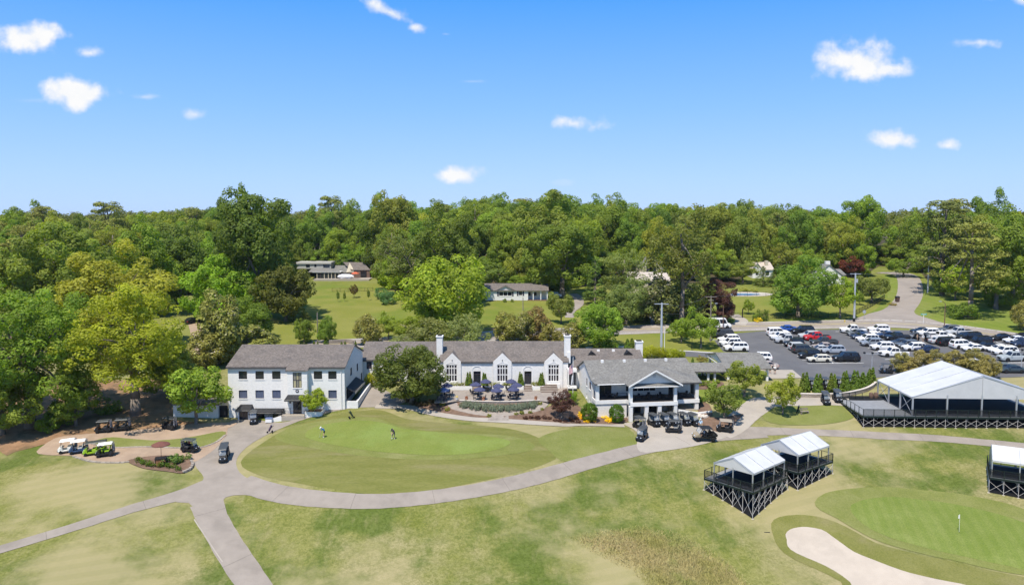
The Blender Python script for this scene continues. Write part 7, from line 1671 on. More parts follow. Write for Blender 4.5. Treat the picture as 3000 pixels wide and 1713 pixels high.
# row by the front lawn
cpx('bigsuv', z4, 145, 515, DKG, 'dark grey boxy suv parked behind the three white ones at the lawn', 180, 4)
cpx('suv', z4, 220, 575, WHT, 'white suv with roof glass, farthest of three beside the lawn', 180, 8)
cpx('suv', z4, 240, 620, WHT, 'white suv in the middle of three beside the lawn', 180, 8)
cpx('bigsuv', z4, 305, 678, WHT, 'large white suv nearest of three beside the lawn', 180, 3)
cpx('suv', z4, 585, 795, WHT, 'white suv half hidden by the entrance pavilion roof', 180, -5)
cpx('sedan', z4, 655, 885, TAN, 'champagne sedan beside the walkers', 180, -8)
# first double row, left side from the far end
for t, x, y, col, lab, a in (
    ('sedan', 330, 415, BLU, 'bright blue sedan at the far end of the first double row', 178), ('bigsuv', 250, 455, WHT, 'white suv parked tail first at the far left of the first double row', 2), ('suv', 275, 492, WHT, 'white suv second in the left side of the first double row', 180),
    ('pickup', 340, 522, SIL, 'silver pickup with white bed cover in the first double row', 180), ('jeep', 400, 558, BLK, 'black off-road car in the left side of the first double row', 180), ('suv', 455, 592, SIL, 'silver suv with red tail lamp in the first double row', 2),
    ('bigsuv', 500, 618, DKG, 'dark blue-grey suv in the left side of the first double row', 2), ('jeep', 545, 668, BLK, 'black off-road car next to the cream wagon', 180), ('wagon', 635, 702, CHM, 'cream station wagon at the near end of the first double row', 180),
    ('bigsuv', 485, 438, BLK, 'black suv at the far right of the first double row', 180), ('suv', 545, 482, SIL, 'silver suv behind the red pickup', 180), ('pickup', 615, 500, RED, 'red pickup with dark bed', 180), ('pickup', 680, 545, DKG, 'dark grey pickup with covered bed beside the red one', 180),
    ('sedan', 680, 582, TAN, 'bronze sedan behind the pale blue suv', 180), ('suv', 765, 622, (.28,.31,.36), 'pale blue-grey suv near the end of the first double row', 180), ('bigsuv', 888, 695, BLK, 'black three-row suv alone at the near end of the first double row', 180),
    ('sedan', 640, 608, SIL, 'silver car mostly hidden between the cream wagon and the pale blue suv', 180),
    ('pickup', 950, 428, WHT, 'white crew cab pickup at the far left of the second double row', 180), ('sedan', 990, 455, GRY, 'charcoal sedan second in the second double row', 180), ('sedan', 1030, 485, NVY, 'navy sedan in the second double row', 180), ('suv', 1085, 513, WHT, 'white suv with dark roof in the second double row', 180),
    ('suv', 1125, 552, (.20,.22,.25), 'blue-grey suv in the left side of the second double row', 180), ('suv', 1225, 588, WHT, 'white suv with roof rails in the second double row', 180), ('pickup', 1330, 650, WHT, 'white pickup nearest the magnolias', 180),
    ('suv', 1190, 422, WHT, 'white suv with panoramic roof at the far right of the second double row', 180), ('sedan', 1210, 452, WHT, 'white car behind the panoramic roof suv', 180), ('sedan', 1265, 475, NVY, 'dark navy coupe in the second double row', 180), ('pickup', 1365, 500, BLK, 'black pickup with open bed', 180),
    ('sedan', 1395, 545, DKG, 'dark sedan behind the grey suv', 180), ('suv', 1460, 570, GRY, 'grey suv with black roof near the magnolias', 180), ('suv', 1520, 595, WHT, 'white suv with black roof glass near the magnolias', 180), ('sedan', 1640, 610, NVY, 'dark blue car seen just over the magnolias', 180),
    ('sedan', 1590, 438, BLK, 'black sedan behind the white suv of the third row', 180), ('suv', 1655, 455, WHT, 'white suv with dark roof panel in the third row', 180), ('pickup', 1775, 490, WHT, 'white pickup parked with its tail to the golf cart', 2), ('sedan', 1765, 530, SIL, 'silver sedan tail in the third row', 2),
    ('bigsuv', 1855, 548, BLK, 'black suv parked nose in, third row', 2), ('bigsuv', 1975, 572, WHT, 'white three-row suv in the third row', 2), ('sedan', 2080, 598, WHT, 'white sedan in front of the magnolias in the third row', 180),
    ('suv', 1850, 425, GRY, 'grey suv at the far end of the third row beside the lamp pole', 180), ('pickup', 1940, 452, SIL, 'silver pickup with dark ladder rack', 180), ('sedan', 1985, 485, BLK, 'black sedan next to the ladder rack pickup', 180), ('bigsuv', 2040, 500, BLK, 'large black suv in the right side of the third row', 180),
    ('bigsuv', 2130, 540, BLK, 'black suv beside the black sedan with red lamps', 180), ('sedan', 2225, 575, BLK, 'black sedan with red tail lamps showing', 2), ('sedan', 2310, 605, WHT, 'white sedan at the right end of the magnolias', 180), ('suv', 2370, 632, WHT, 'pale silver car behind the silver pickup', 180),
    ('pickup', 2450, 690, (.33,.36,.37), 'silver-green pickup at the right edge by the lamp mast', 180), ('sedan', 2340, 498, BLK, 'black sedan alone at the road side of the lot', 178), ('sedan', 2470, 520, (.62,.65,.72), 'pale blue-white sedan at the right edge of the lot', 180), ('suv', 2540, 555, NVY, 'dark blue suv cut off by the right edge', 180),
    ('sedan', 2540, 488, BLK, 'black car at the far right edge by the road', 180), ('sedan', 2430, 800, (.03,.045,.055), 'dark teal sedan behind the right end of the magnolias', 180), ('sedan', 2350, 780, (.12,.14,.15), 'grey sedan under the magnolias', 180), ('suv', 2030, 760, WHT, 'white suv glimpsed between the magnolias above the tent', 180)):
    cpx(t, z8, x, y, col, lab, a, random.Random(x).uniform(-2.5, 2.5))
cpx('van', ze, 1035, 850, WHT, 'white boxy delivery van with dark windows on the road', 0, -4)
cpx('sedan', zf, 1025, 1108, WHT, 'white car parked beside the cottage porch', 170)
cpx('sedan', za, 1440, 425, BLK, 'dark car in the wooded driveway', 70)

# golf carts
M_cartb = mat('cart_body', (1,1,1), rough=.3, spec=.5, tint=True); M_seat = mat('cart_seat', (1,1,1), rough=.6, tint=True); M_croof = mat('cart_roof', (1,1,1), rough=.45, tint=True); M_wind = mat('cart_windshield', (.5,.55,.6), rough=.05, spec=.6, alpha=.25)
def cart_meshes():
    d = {}
    mb = MB(); mb.hexa([(-1.15,-.55,.28),(1.1,-.55,.28),(1.1,.55,.28),(-1.15,.55,.28)], [(-1.15,-.58,.44),(1.15,-.56,.44),(1.15,.56,.44),(-1.15,.58,.44)])
    mb.hexa([(.55,-.5,.44),(1.2,-.42,.36),(1.2,.42,.36),(.55,.5,.44)], [(.62,-.48,1.0),(1.08,-.36,.74),(1.08,.36,.74),(.62,.48,1.0)])
    mb.hexa([(-1.18,-.56,.40),(-.02,-.56,.44),(-.02,.56,.44),(-1.18,.56,.40)], [(-1.12,-.52,.76),(-.08,-.52,.72),(-.08,.52,.72),(-1.12,.52,.76)])
    d['body'] = mb.mesh('body', M_cartb)
    d['seat'] = MB().hexa([(-.58,-.5,.72),(.0,-.5,.72),(.0,.5,.72),(-.58,.5,.72)], [(-.56,-.48,.86),(-.03,-.48,.84),(-.03,.48,.84),(-.56,.48,.86)]).mesh('seat', M_seat)
    d['backrest'] = MB().hexa([(-.66,-.48,.88),(-.52,-.48,.88),(-.52,.48,.88),(-.66,.48,.88)], [(-.76,-.46,1.28),(-.66,-.46,1.28),(-.66,.46,1.28),(-.76,.46,1.28)]).mesh('backrest', M_seat)
    def roof(x0, x1): return MB().hexa([(x0,-.56,1.74),(x1,-.56,1.72),(x1,.56,1.72),(x0,.56,1.74)], [(x0+.1,-.44,1.83),(x1-.1,-.44,1.81),(x1-.1,.44,1.81),(x0+.1,.44,1.83)]).mesh('roof', M_croof)
    d['roof'] = roof(-1.0, .85); d['long_roof'] = roof(-1.9, .85)
    d['windshield'] = MB().slab([(.86,-.44,1.0),(.86,.44,1.0),(.66,.44,1.70),(.66,-.44,1.70)], .01).mesh('windshield', M_wind)
    d['steering_wheel'] = MB().lathe((.42,.25,1.02), [(.15,0),(.18,.02),(.15,.04)], 10).tube((.42,.25,1.02), (.68,.25,.8), .02).mesh('steering_wheel', M_plast)
    for nm, a, b in (('fl', (.80,.46,.95), (.62,.46,1.73)), ('fr', (.80,-.46,.95), (.62,-.46,1.73)), ('rl', (-.80,.48,.76), (-.90,.48,1.74)), ('rr', (-.80,-.48,.76), (-.90,-.48,1.74))): d['roof_strut|'+nm] = MB().tube(a, b, .022, n=5).mesh('roof_strut', M_plast)
    mb = MB().lathe((-1.1,.22,.62), [(.11,0),(.14,.1),(.13,.75),(.15,.85)], 8)
    for i in range(5): a = i*1.256; mb.tube((-1.1+.06*math.cos(a), .22+.06*math.sin(a), 1.3), (-1.1+.1*math.cos(a), .22+.1*math.sin(a), 1.62+.04*i), .012, n=4).cbox((-1.1+.1*math.cos(a), .22+.1*math.sin(a), 1.64+.04*i), (.09,.05,.06))
    d['golf_bag'] = mb.mesh('golf_bag', mat('bag_dark', (.02,.02,.025), col2=(.3,.3,.32), scale=6, rough=.7))
    d['bumper'] = MB().box(1.16, 1.26, -.4, .4, .3, .42).mesh('bumper', M_plast)
    for sg in (-1, 1): d['headlight|%d' % sg] = MB().cbox((1.13, sg*.28, .62), (.08,.16,.1)).mesh('headlight', M_lamp)
    return d
CK = cart_meshes()
def place(root, p, ang):
    c, s = math.cos(ang), math.sin(ang); zf_, zr_ = gz1(p[0]+c*.8, p[1]+s*.8), gz1(p[0]-c*.8, p[1]-s*.8); zl_, zq = gz1(p[0]-s*.5, p[1]+c*.5), gz1(p[0]+s*.5, p[1]-c*.5)
    root.location = (p[0], p[1], (zf_+zr_)/2+.10); root.rotation_euler = (math.atan2(zl_-zq, 1.0), -math.atan2(zf_-zr_, 1.6), ang)
def cart(p, ang, label, body=BLK, seat=(.05,.05,.052), roof=(.055,.058,.06), long=False, bag=True, wind=True, group='golf carts', name='golf_cart'):
    r = thing(name, label, 'golf cart', p, ang, group); place(r, p, ang)
    for k, me in CK.items():
        nm = k.split('|')[0]
        if nm == 'long_roof' or (nm == 'golf_bag' and not bag) or (nm == 'windshield' and not wind): continue
        if nm == 'roof' and long: me = CK['long_roof']
        o = put(nm, me, r, (0, 0, 0), (0, 0, 0))
        if nm == 'body': o.color = (*body, 1)
        elif nm in ('seat', 'backrest'): o.color = (*seat, 1)
        elif nm == 'roof': o.color = (*roof, 1)
    if bag and not long: b = put('golf_bag', CK['golf_bag'], r, (0, -.44, 0))
    if long:
        put('rear_body', CK['body'], r, (-.95, 0, 0), (0, 0, 0), (.72, 1, 1), body); put('seat', CK['seat'], r, (-.95, 0, 0), (0, 0, 0), (1, 1, 1), seat); put('backrest', CK['backrest'], r, (-.95, 0, 0), (0, 0, 0), (1, 1, 1), seat)
        for sg in (-1, 1): put('roof_strut', CK['roof_strut|rl'], r, (-.95, 0 if sg > 0 else -.96, 0))
    ty, ri = WH['cart']; k = -.75 if not long else -1.5
    for x in (.78, k):
        for sg in (-1, 1): w = put('wheel', ty, r, (x, sg*.5, .23)); put('rim', ri, w)
    return r
WR = (.75,.74,.72)
def kpx(zfun, x, y, ang, label, **kw): return cart(P(*zfun(x, y)), R(ang), label, **kw)
ST = (.24,.235,.22)
kpx(z3, 918, 1240, 118, 'black golf cart at the lawn edge behind the one facing out', seat=ST)
kpx(z3, 945, 1370, 238, 'black golf cart facing the camera at the lawn edge of the court', seat=ST)
kpx(z3, 1085, 1210, 292, 'leftmost golf cart of the row in front of the porch columns', seat=ST)
kpx(z3, 1200, 1205, 292, 'second golf cart of the row in front of the porch columns', seat=ST)
kpx(z3, 1305, 1200, 292, 'third golf cart of the row in front of the porch columns', seat=ST)
kpx(z3, 1430, 1198, 294, 'fourth golf cart of the row in front of the porch columns', seat=ST)
kpx(z3, 1550, 1195, 294, 'rightmost golf cart of the row in front of the porch columns', seat=ST)
kpx(z3, 1312, 1285, 172, 'black golf cart standing side-on in the middle of the court', seat=ST)
kpx(z3, 1897, 1275, 172, 'black golf cart with tan roof beside the mulch bed', roof=(.30,.26,.21))
kpx(z7, 645, 565, 200, 'white golf cart with white roof at the end of the left row', body=(.72,.70,.64), roof=WR, seat=(.6,.58,.52))
kpx(z7, 748, 572, 198, 'blue golf cart with white roof in the left row', body=(.03,.06,.13), roof=WR, seat=(.5,.48,.44))
kpx(z7, 880, 588, 198, 'lime green golf cart with long black roof in the left row', body=(.26,.42,.02), seat=(.26,.42,.02), roof=(.05,.055,.05), long=True)
kpx(z7, 1000, 602, 198, 'black golf cart with lime seats and white roof in the left row', body=BLK, seat=(.26,.42,.02), roof=WR)
c_red = kpx(z7, 1805, 560, 350, 'black golf cart with a driver in red beside the grass island', roof=(.06,.07,.06))
kpx(z7, 2125, 640, 283, 'black six-seat golf cart driving on the grey court', long=True, body=BLK)
kpx(z7, 985, 375, 190, 'shaded golf cart left under the yellow tree', wind=False)
kpx(z7, 1160, 358, 190, 'shaded golf cart right under the yellow tree', wind=False)
kpx(z7, 1610, 345, 160, 'lone shaded golf cart beside the garage', wind=False)
kpx(z1, 380, 1015, 285, 'golf cart parked in front of the wing doorway')
kpx(z4, 1372, 1300, 262, 'left one of two golf carts below the cypress wall')
kpx(z4, 1508, 1275, 262, 'right one of two golf carts below the cypress wall')
for i, (x, y) in enumerate(((1205, 1130), (1370, 1125), (1525, 1118), (1660, 1095))): kpx(z4, x, y, 268, ORD[i]+' golf cart from the left between the cypresses')
kpx(z4, 2085, 945, 170, 'golf cart at the car park edge beside the magnolia')
kpx(z8, 1520, 505, 200, 'golf cart parked among cars beside two standing people'); kpx(z8, 1645, 510, 260, 'golf cart behind the standing people in the car park')
# utility vehicle
def utv():
    p = P(*z3(1655, 1375)); r = thing('utility_vehicle', 'tan four-seat utility vehicle with roll cage on the court', 'utility vehicle', p, R(190)); place(r, p, R(190)); tan = mat('tan_body', (.28,.23,.16), rough=.4)
    mb = MB(); mb.hexa([(-1.7,-.7,.42),(1.5,-.7,.42),(1.5,.7,.42),(-1.7,.7,.42)], [(-1.7,-.74,.62),(1.6,-.7,.62),(1.6,.7,.62),(-1.7,.74,.62)]); mb.build('chassis', M_plast, r)
    MB().hexa([(.75,-.68,.62),(1.7,-.6,.55),(1.7,.6,.55),(.75,.68,.62)], [(.8,-.66,1.15),(1.5,-.5,.98),(1.5,.5,.98),(.8,.66,1.15)]).build('hood', tan, r, bevel=.04)
    mb = MB(); mb.box(-1.8,-.9,-.7,.7,.75,.82)
    for a in ((-1.8,-1.74,-.7,.7,.82,1.1),(-.96,-.9,-.7,.7,.82,1.1),(-1.74,-.96,-.7,-.64,.82,1.1),(-1.74,-.96,.64,.7,.82,1.1)): mb.box(*a)
    mb.build('cargo_bed', M_plast, r)
    for x in (.15, -.65): MB().box(x-.3, x+.15, -.62, .62, .7, .86).build('seat', M_plast, r); MB().box(x-.42, x-.3, -.62, .62, .86, 1.4).build('backrest', M_plast, r)
    MB().hexa([(-1.0,-.72,1.9),(.75,-.72,1.88),(.75,.72,1.88),(-1.0,.72,1.9)], [(-.9,-.62,1.98),(.65,-.62,1.96),(.65,.62,1.96),(-.9,.62,1.98)]).build('roof', M_plast, r)
    for sg in (-1, 1):
        for a, b in (((1.0,sg*.66,1.1),(.65,sg*.66,1.9)), ((-.1,sg*.68,.6),(-.1,sg*.68,1.9)), ((-.95,sg*.68,.7),(-.95,sg*.68,1.9)), ((-.95,sg*.68,1.2),(.9,sg*.68,1.15))): rod('cage_tube', r, a, b, .03, M_plast)
        MB().cbox((1.66,sg*.42,.82),(.08,.25,.12)).build('headlight', M_lamp, r)
    MB().slab([(1.0,-.6,1.12),(1.0,.6,1.12),(.68,.6,1.86),(.68,-.6,1.86)], .01).build('windshield', M_wind, r)
    ty, ri = WH['utv']
    for x in (1.15, -1.2):
        for sg in (-1, 1): w = put('wheel', ty, r, (x, sg*.66, .32)); put('rim', ri, w)
    return r
utv_o = utv()

# ------------------------------------------------------------------ patio furniture
M_navy = mat('navy_canvas', (.048,.052,.105), col2=(.06,.065,.13), scale=2, rough=.85); M_navyl = mat('pale_navy_canvas', (.12,.14,.26), col2=(.16,.18,.30), scale=2, rough=.85)  # second, paler navy for a single canopy
M_furn = mat('dark_furniture_metal', (.035,.035,.045), rough=.5, metal=.3)
CH = dict(seat=MB().box(-.26,.26,-.26,.26,.40,.46).mesh('seat', M_furn), backrest=MB().hexa([(-.30,-.26,.46),(-.25,-.26,.46),(-.25,.26,.46),(-.30,.26,.46)], [(-.40,-.26,1.0),(-.36,-.26,1.0),(-.36,.26,1.0),(-.40,.26,1.0)]).mesh('backrest', M_furn), leg=MB().tube((0,0,0),(0,0,.41),.025,n=5).mesh('leg', M_furn), arm=MB().box(-.28,.22,-.03,.03,.64,.68).mesh('armrest', M_furn))
TB = dict(table_top=MB().lathe((0,0,.70),[(.62,0),(.62,.04)],18).mesh('table_top', M_furn), pedestal=MB().lathe((0,0,0),[(.28,0),(.28,.05),(.05,.08),(.05,.70)],10).mesh('pedestal', M_furn))
def umb_mesh(m):
    v = []; f = []; n = 8; rings = [(1.35,2.05),(1.05,2.22),(.55,2.47),(.02,2.62)]
    for r_, z in rings:
        for i in range(n*2): a = math.pi*i/n; q = r_*(1 if i % 2 == 0 else .955); v.append((q*math.cos(a), q*math.sin(a), z-(0 if i % 2 == 0 else .04*r_)))
    for k in range(3):
        for i in range(n*2): j = (i+1) % (n*2); f.append((k*16+i, k*16+j, (k+1)*16+j, (k+1)*16+i))
    for i in range(16): j = (i+1) % 16; l = len(v); v += [(v[i][0], v[i][1], v[i][2]-.13), (v[j][0], v[j][1], v[j][2]-.13)]; f.append((i, l, l+1, j))
    return mesh_from('canopy', v, f, m)
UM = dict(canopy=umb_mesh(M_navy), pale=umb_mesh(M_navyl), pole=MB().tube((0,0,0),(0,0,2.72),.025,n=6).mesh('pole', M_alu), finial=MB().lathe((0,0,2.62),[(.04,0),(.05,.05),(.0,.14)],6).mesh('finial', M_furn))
def table_set(x, y, z, tl, nch, a0, ulabel=None, pale=False, chl='', k=.82):
    t = thing('patio_table', tl, 'table', (x, y, z), 0, 'patio tables'); put('table_top', TB['table_top'], t); put('pedestal', TB['pedestal'], t); t.scale = (k,)*3
    if ulabel:
        u = thing('patio_umbrella', ulabel, 'umbrella', (x, y, z), a0, 'navy patio umbrellas'); put('canopy', UM['pale' if pale else 'canopy'], u); put('pole', UM['pole'], u); put('finial', UM['finial'], u); u.scale = (.74, .74, .82)
    for i in range(nch):
        a = a0 + 2*math.pi*i/nch + .4; c = thing('patio_chair', 'dark metal patio chair at the '+chl, 'chair', (x+.95*k*math.cos(a), y+.95*k*math.sin(a), z), a+math.pi, 'chairs at the '+chl)
        c.scale = (k,)*3; put('seat', CH['seat'], c); put('backrest', CH['backrest'], c)
        for sx in (-.24, .24):
            for sy in (-.23, .23): put('leg', CH['leg'], c, (sx, sy, 0))
        for sy in (-.26, .26): put('armrest', CH['arm'], c, (0, sy, 0))
PZT = 2.46
sets = [(1140, 815, 'navy umbrella in front of the cypress right of the first door', 'table under the back umbrella by the first door'), (1003, 855, 'navy umbrella in front of the first patio door', 'table in front of the first patio door'), (1055, 925, 'navy umbrella nearest the left group of chairs', 'table of the left group of chairs'), (1490, 815, 'navy umbrella beside the middle tall window', 'table beside the middle window'), (1313, 880, 'navy umbrella below the middle tall window', 'table below the middle window'), (1290, 935, 'navy umbrella at the front middle of the patio', 'front middle table'), (1567, 865, 'navy umbrella left of the second cypress pair', 'table left of the second cypress pair'), (1523, 920, 'navy umbrella at the front right of the patio', 'front right table'), (605, 868, 'dark navy umbrella in the shade of the olive tree', 'shaded table under the olive tree'), (560, 930, 'pale navy umbrella next to the olive tree', 'table next to the olive tree')]
for i, (x, y, ul, tl) in enumerate(sets):
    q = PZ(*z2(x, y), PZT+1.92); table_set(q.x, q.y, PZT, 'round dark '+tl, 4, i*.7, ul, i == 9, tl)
# porch furniture of the terrace house
for i, (x, y, tl) in enumerate(((-2.2, 3.4, 'porch table on the left bay'), (1.3, 1.8, 'porch table in the portico, left'), (3.6, 2.2, 'porch table in the portico, middle'), (6.0, 2.0, 'porch table in the portico, right'), (9.6, 2.6, 'porch table on the right bay'))):
    q = g(x, y); table_set(q.x, q.y, O.z+ZF1+.04, 'dark '+tl, 4, i*.5, None, False, tl)

# ------------------------------------------------------------------ people
def person_mesh(J, E, cols, root='pelvis'):
    names = list(J); idx = {k: i for i, k in enumerate(names)}
    me = bpy.data.meshes.new('body'); me.from_pydata([J[k][0] for k in names], [(idx[a], idx[b]) for a, b in E], []); ob = bpy.data.objects.new('tmp_body', me); COL.objects.link(ob)
    ob.modifiers.new('s', 'SKIN'); sub = ob.modifiers.new('d', 'SUBSURF'); sub.levels = 1
    for k, v in zip(names, me.skin_vertices[0].data): r_ = J[k][1]; v.radius = (r_, r_) if not isinstance(r_, tuple) else r_; v.use_root = (k == root)
    dg = bpy.context.evaluated_depsgraph_get(); out = bpy.data.meshes.new_from_object(ob.evaluated_get(dg)); bpy.data.objects.remove(ob)
    out.materials.clear(); ml = sorted(set(cols.values()), key=lambda m: m.name)
    for m in ml: out.materials.append(m)
    seg = [(np.array(J[a][0]), np.array(J[b][0]), b) for a, b in E]
    for p in out.polygons:
        c = np.array(p.center); best = None
        for a, b, k in seg:
            d = b-a; t = np.clip((c-a) @ d/(d @ d), 0, 1); q = np.linalg.norm(c-a-d*t)
            if best is None or q < best[0]: best = (q, k)
        p.material_index = ml.index(cols[best[1]]); p.use_smooth = True
    out.name = 'body'; return out
M_skin = mat('skin', (.48,.29,.20), rough=.6); M_shoe = mat('white_shoe', (.7,.7,.7), rough=.6); M_hairb = mat('brown_hair', (.06,.04,.03), rough=.8)
def cloth(name, c): return mat(name, c, rough=.85)
def figure(pose, shirt, legs, socks=None, sleeves=False):
    """joints of a 1.78 m figure facing +x"""
    sk = M_skin
    if pose == 'putt':   hip, ch, nk, hd = (-.14,0,.93), (.10,0,1.27), (.27,0,1.40), (.38,0,1.44)
    elif pose == 'sit':  hip, ch, nk, hd = (0,0,.52), (.0,0,.92), (.02,0,1.12), (.05,0,1.27)
    else:                hip, ch, nk, hd = (0,0,.97), (.0,0,1.34), (.01,0,1.52), (.03,0,1.64)
    J = {'pelvis': (hip, .135), 'belly': (tuple((np.array(hip)+ch)/2), .135), 'chest': (ch, .15), 'neck': (nk, .055), 'head': (hd, .10), 'crown': ((hd[0]+(.04 if pose == 'putt' else 0), 0, hd[2]+.11), .075)}
    E = [('pelvis','belly'), ('belly','chest'), ('chest','neck'), ('neck','head'), ('head','crown')]; cols = {'pelvis': legs, 'belly': shirt, 'chest': shirt, 'neck': sk, 'head': sk, 'crown': M_hairb}
    for s, sg in (('l', 1), ('r', -1)):
        if pose == 'sit': kn, an, to = (.42,sg*.13,.55), (.50,sg*.13,.12), (.66,sg*.13,.06)
        elif pose == 'walk': kn, an, to = (.12*sg+.05,sg*.1,.52), (.20*sg-.04,sg*.1,.10), (.20*sg+.12,sg*.1,.04)
        elif pose == 'putt': kn, an, to = (.02,sg*.17,.50), (-.04,sg*.20,.09), (.13,sg*.22,.04)
        else: kn, an, to = (.02,sg*.11,.52), (0,sg*.12,.09), (.14,sg*.14,.04)
        J['hip'+s] = ((hip[0], sg*.10, hip[2]-.06), .105); J['thigh'+s] = (tuple((np.array((hip[0], sg*.10, hip[2]-.06))*.35+np.array(kn)*.65)), .08); J['knee'+s] = (kn, .06); J['ankle'+s] = (an, .043); J['toe'+s] = (to, .04)
        E += [('pelvis','hip'+s), ('hip'+s,'thigh'+s), ('thigh'+s,'knee'+s), ('knee'+s,'ankle'+s), ('ankle'+s,'toe'+s)]
        cols.update({'hip'+s: legs, 'thigh'+s: legs, 'knee'+s: socks or legs, 'ankle'+s: socks or sk, 'toe'+s: M_shoe})
        sh = (ch[0]+(.1 if pose == 'putt' else 0), sg*.20, ch[2]+.08)
        if pose == 'putt': el, wr, ha = (.34,sg*.19,1.08), (.44,sg*.05,.86), (.46,sg*.025,.78)
        elif pose == 'sit': el, wr, ha = (.10,sg*.26,.80), (.34,sg*.20,.84), (.42,sg*.17,.86)
        elif pose == 'walk': el, wr, ha = (-.05-.1*sg,sg*.27,1.13), (.06-.22*sg,sg*.27,.92), (.08-.25*sg,sg*.26,.83)
        else: el, wr, ha = (-.02,sg*.27,1.13), (.05,sg*.28,.89), (.07,sg*.27,.80)
        J['shoulder'+s] = (sh, .075); J['elbow'+s] = (el, .05); J['wrist'+s] = (wr, .033); J['palm'+s] = (ha, .036)
        E += [('chest','shoulder'+s), ('shoulder'+s,'elbow'+s), ('elbow'+s,'wrist'+s), ('wrist'+s,'palm'+s)]
        cols.update({'shoulder'+s: shirt, 'elbow'+s: shirt, 'wrist'+s: shirt if sleeves else sk, 'palm'+s: sk})
        for q in range(5):     # four fingers and a thumb, slightly curled
            a = np.array(ha); off = np.array(((q-1.5)*.021, 0, -.085 if q < 4 else -.045)); tip = a+off*(1.0, 1, (.9, 1.05, 1.0, .82, 1)[q])+np.array((0 if q < 4 else .035, -sg*.015, 0)); J['finger%s%d' % (s, q)] = (tuple(tip), .010); E.append(('palm'+s, 'finger%s%d' % (s, q))); cols['finger%s%d' % (s, q)] = sk
    return person_mesh(J, E, cols), J
FIG = {}
def person(label, p, ang, pose, shirt, legs, socks=None, hat=None, z=None, putter=False):
    key = (pose, shirt.name, legs.name, socks.name if socks else '')
    if key not in FIG: FIG[key] = figure(pose, shirt, legs, socks)
    me, J = FIG[key]; r = thing('person', label, 'person', (p[0], p[1], gz1(p[0], p[1])+.08 if z is None else z), ang); put('body', me, r)
    h = J['head'][0]
    if hat:
        t = .9 if pose == 'putt' else 0
        o = MB().lathe((0,0,0), [(.125,-.02),(.12,.06),(.07,.115),(0,.125)], 10).hexa([(.06,-.09,-.025),(.24,-.07,-.03),(.24,.07,-.03),(.06,.09,-.025)], [(.06,-.09,-.01),(.24,-.07,-.018),(.24,.07,-.018),(.06,.09,-.01)]).mesh('hat', hat); put('hat', o, r, (h[0], 0, h[2]+.05), (0, t*.6, 0))
    else:
        put('hair', MB().blob((-.015,0,.03), .115, .108, .12, 10, 6).mesh('hair', M_hairb, True), r, (h[0], 0, h[2]+.02))
    put('nose', MB().blob((0,0,0), .02, .014, .022, 6, 4).mesh('nose', M_skin), r, (h[0]+.105, 0, h[2]-.01))
    for sg in (-1, 1): put('ear', MB().blob((0,0,0), .022, .012, .032, 6, 4).mesh('ear', M_skin), r, (h[0], sg*.102, h[2]))
    if putter:
        q = thing('putter', 'thin steel putter held by '+('the golfer in blue' if 'blue' in label else 'the golfer in dark clothes'), 'putter', r.location, ang); rod('shaft', q, (.45,0,.84), (.60,0,.03), .014, M_alu); MB().cbox((.62,0,.03),(.05,.12,.04)).build('head', M_iron, q)
    return r
C_blue, C_lb, C_navy, C_or, C_wh, C_red, C_kh, C_bk = cloth('blue_shirt', (.04,.16,.34)), cloth('light_blue_shirt', (.45,.60,.72)), cloth('navy_shirt', (.03,.035,.06)), cloth('orange_shirt', (.70,.20,.015)), cloth('white_shirt', (.72,.72,.72)), cloth('red_shirt', (.40,.02,.02)), cloth('khaki_shorts', (.36,.30,.22)), cloth('black_shorts', (.02,.02,.022))
M_hatw = mat('white_hat', (.78,.78,.76), rough=.8)
person('golfer in blue shirt and white hat bending over a putt', P(*z1(1122, 1172)), R(200), 'putt', C_blue, C_bk, M_skin, M_hatw, putter=True)
person('golfer in dark clothes bending over a putt', P(*z1(1866, 1188)), R(250), 'putt', C_navy, cloth('grey_trousers', (.10,.10,.12)), None, cloth('navy_hat', (.03,.03,.05)), putter=True)
person('walker in white shirt nearest the pavilion', P(*z4(642, 915)), R(240), 'walk', C_wh, C_kh)
person('walker in orange shirt beside the champagne sedan', P(*z4(712, 955)), R(250), 'walk', C_or, C_bk, M_skin)
person('walker in white shirt and dark shorts right of the orange one', P(*z4(767, 958)), R(80), 'stand', C_wh, C_bk, M_skin, M_hatw)
person('person in white standing by the golf carts in the car park', P(*z8(1605, 520)), R(250), 'stand', C_wh, C_kh, None, M_hatw)
person('person in khaki standing beside the golf cart among the cars', P(*z8(1548, 508)), R(200), 'stand', cloth('sand_shirt', (.45,.33,.25)), C_kh)
pp = P(*z3(1622, 1262)); person('person in light blue shirt and cap standing behind the utility vehicle', pp, R(250), 'stand', C_lb, C_kh, None, cloth('sky_cap', (.5,.62,.7)))
def seated(root, x, y, z, label, shirt, legs, hat=None):
    c, s = math.cos(root.rotation_euler.z), math.sin(root.rotation_euler.z); person(label, (root.location.x+x*c-y*s, root.location.y+x*s+y*c), root.rotation_euler.z, 'sit', shirt, legs, None, hat, z=root.location.z+z)
seated(c_red, -.3, .25, .42, 'driver in red shirt seated in the golf cart by the grass island', C_red, C_bk)
seated(utv_o, .0, .3, .42, 'driver in grey seated in the utility vehicle', cloth('grey_shirt', (.4,.4,.45)), C_bk)

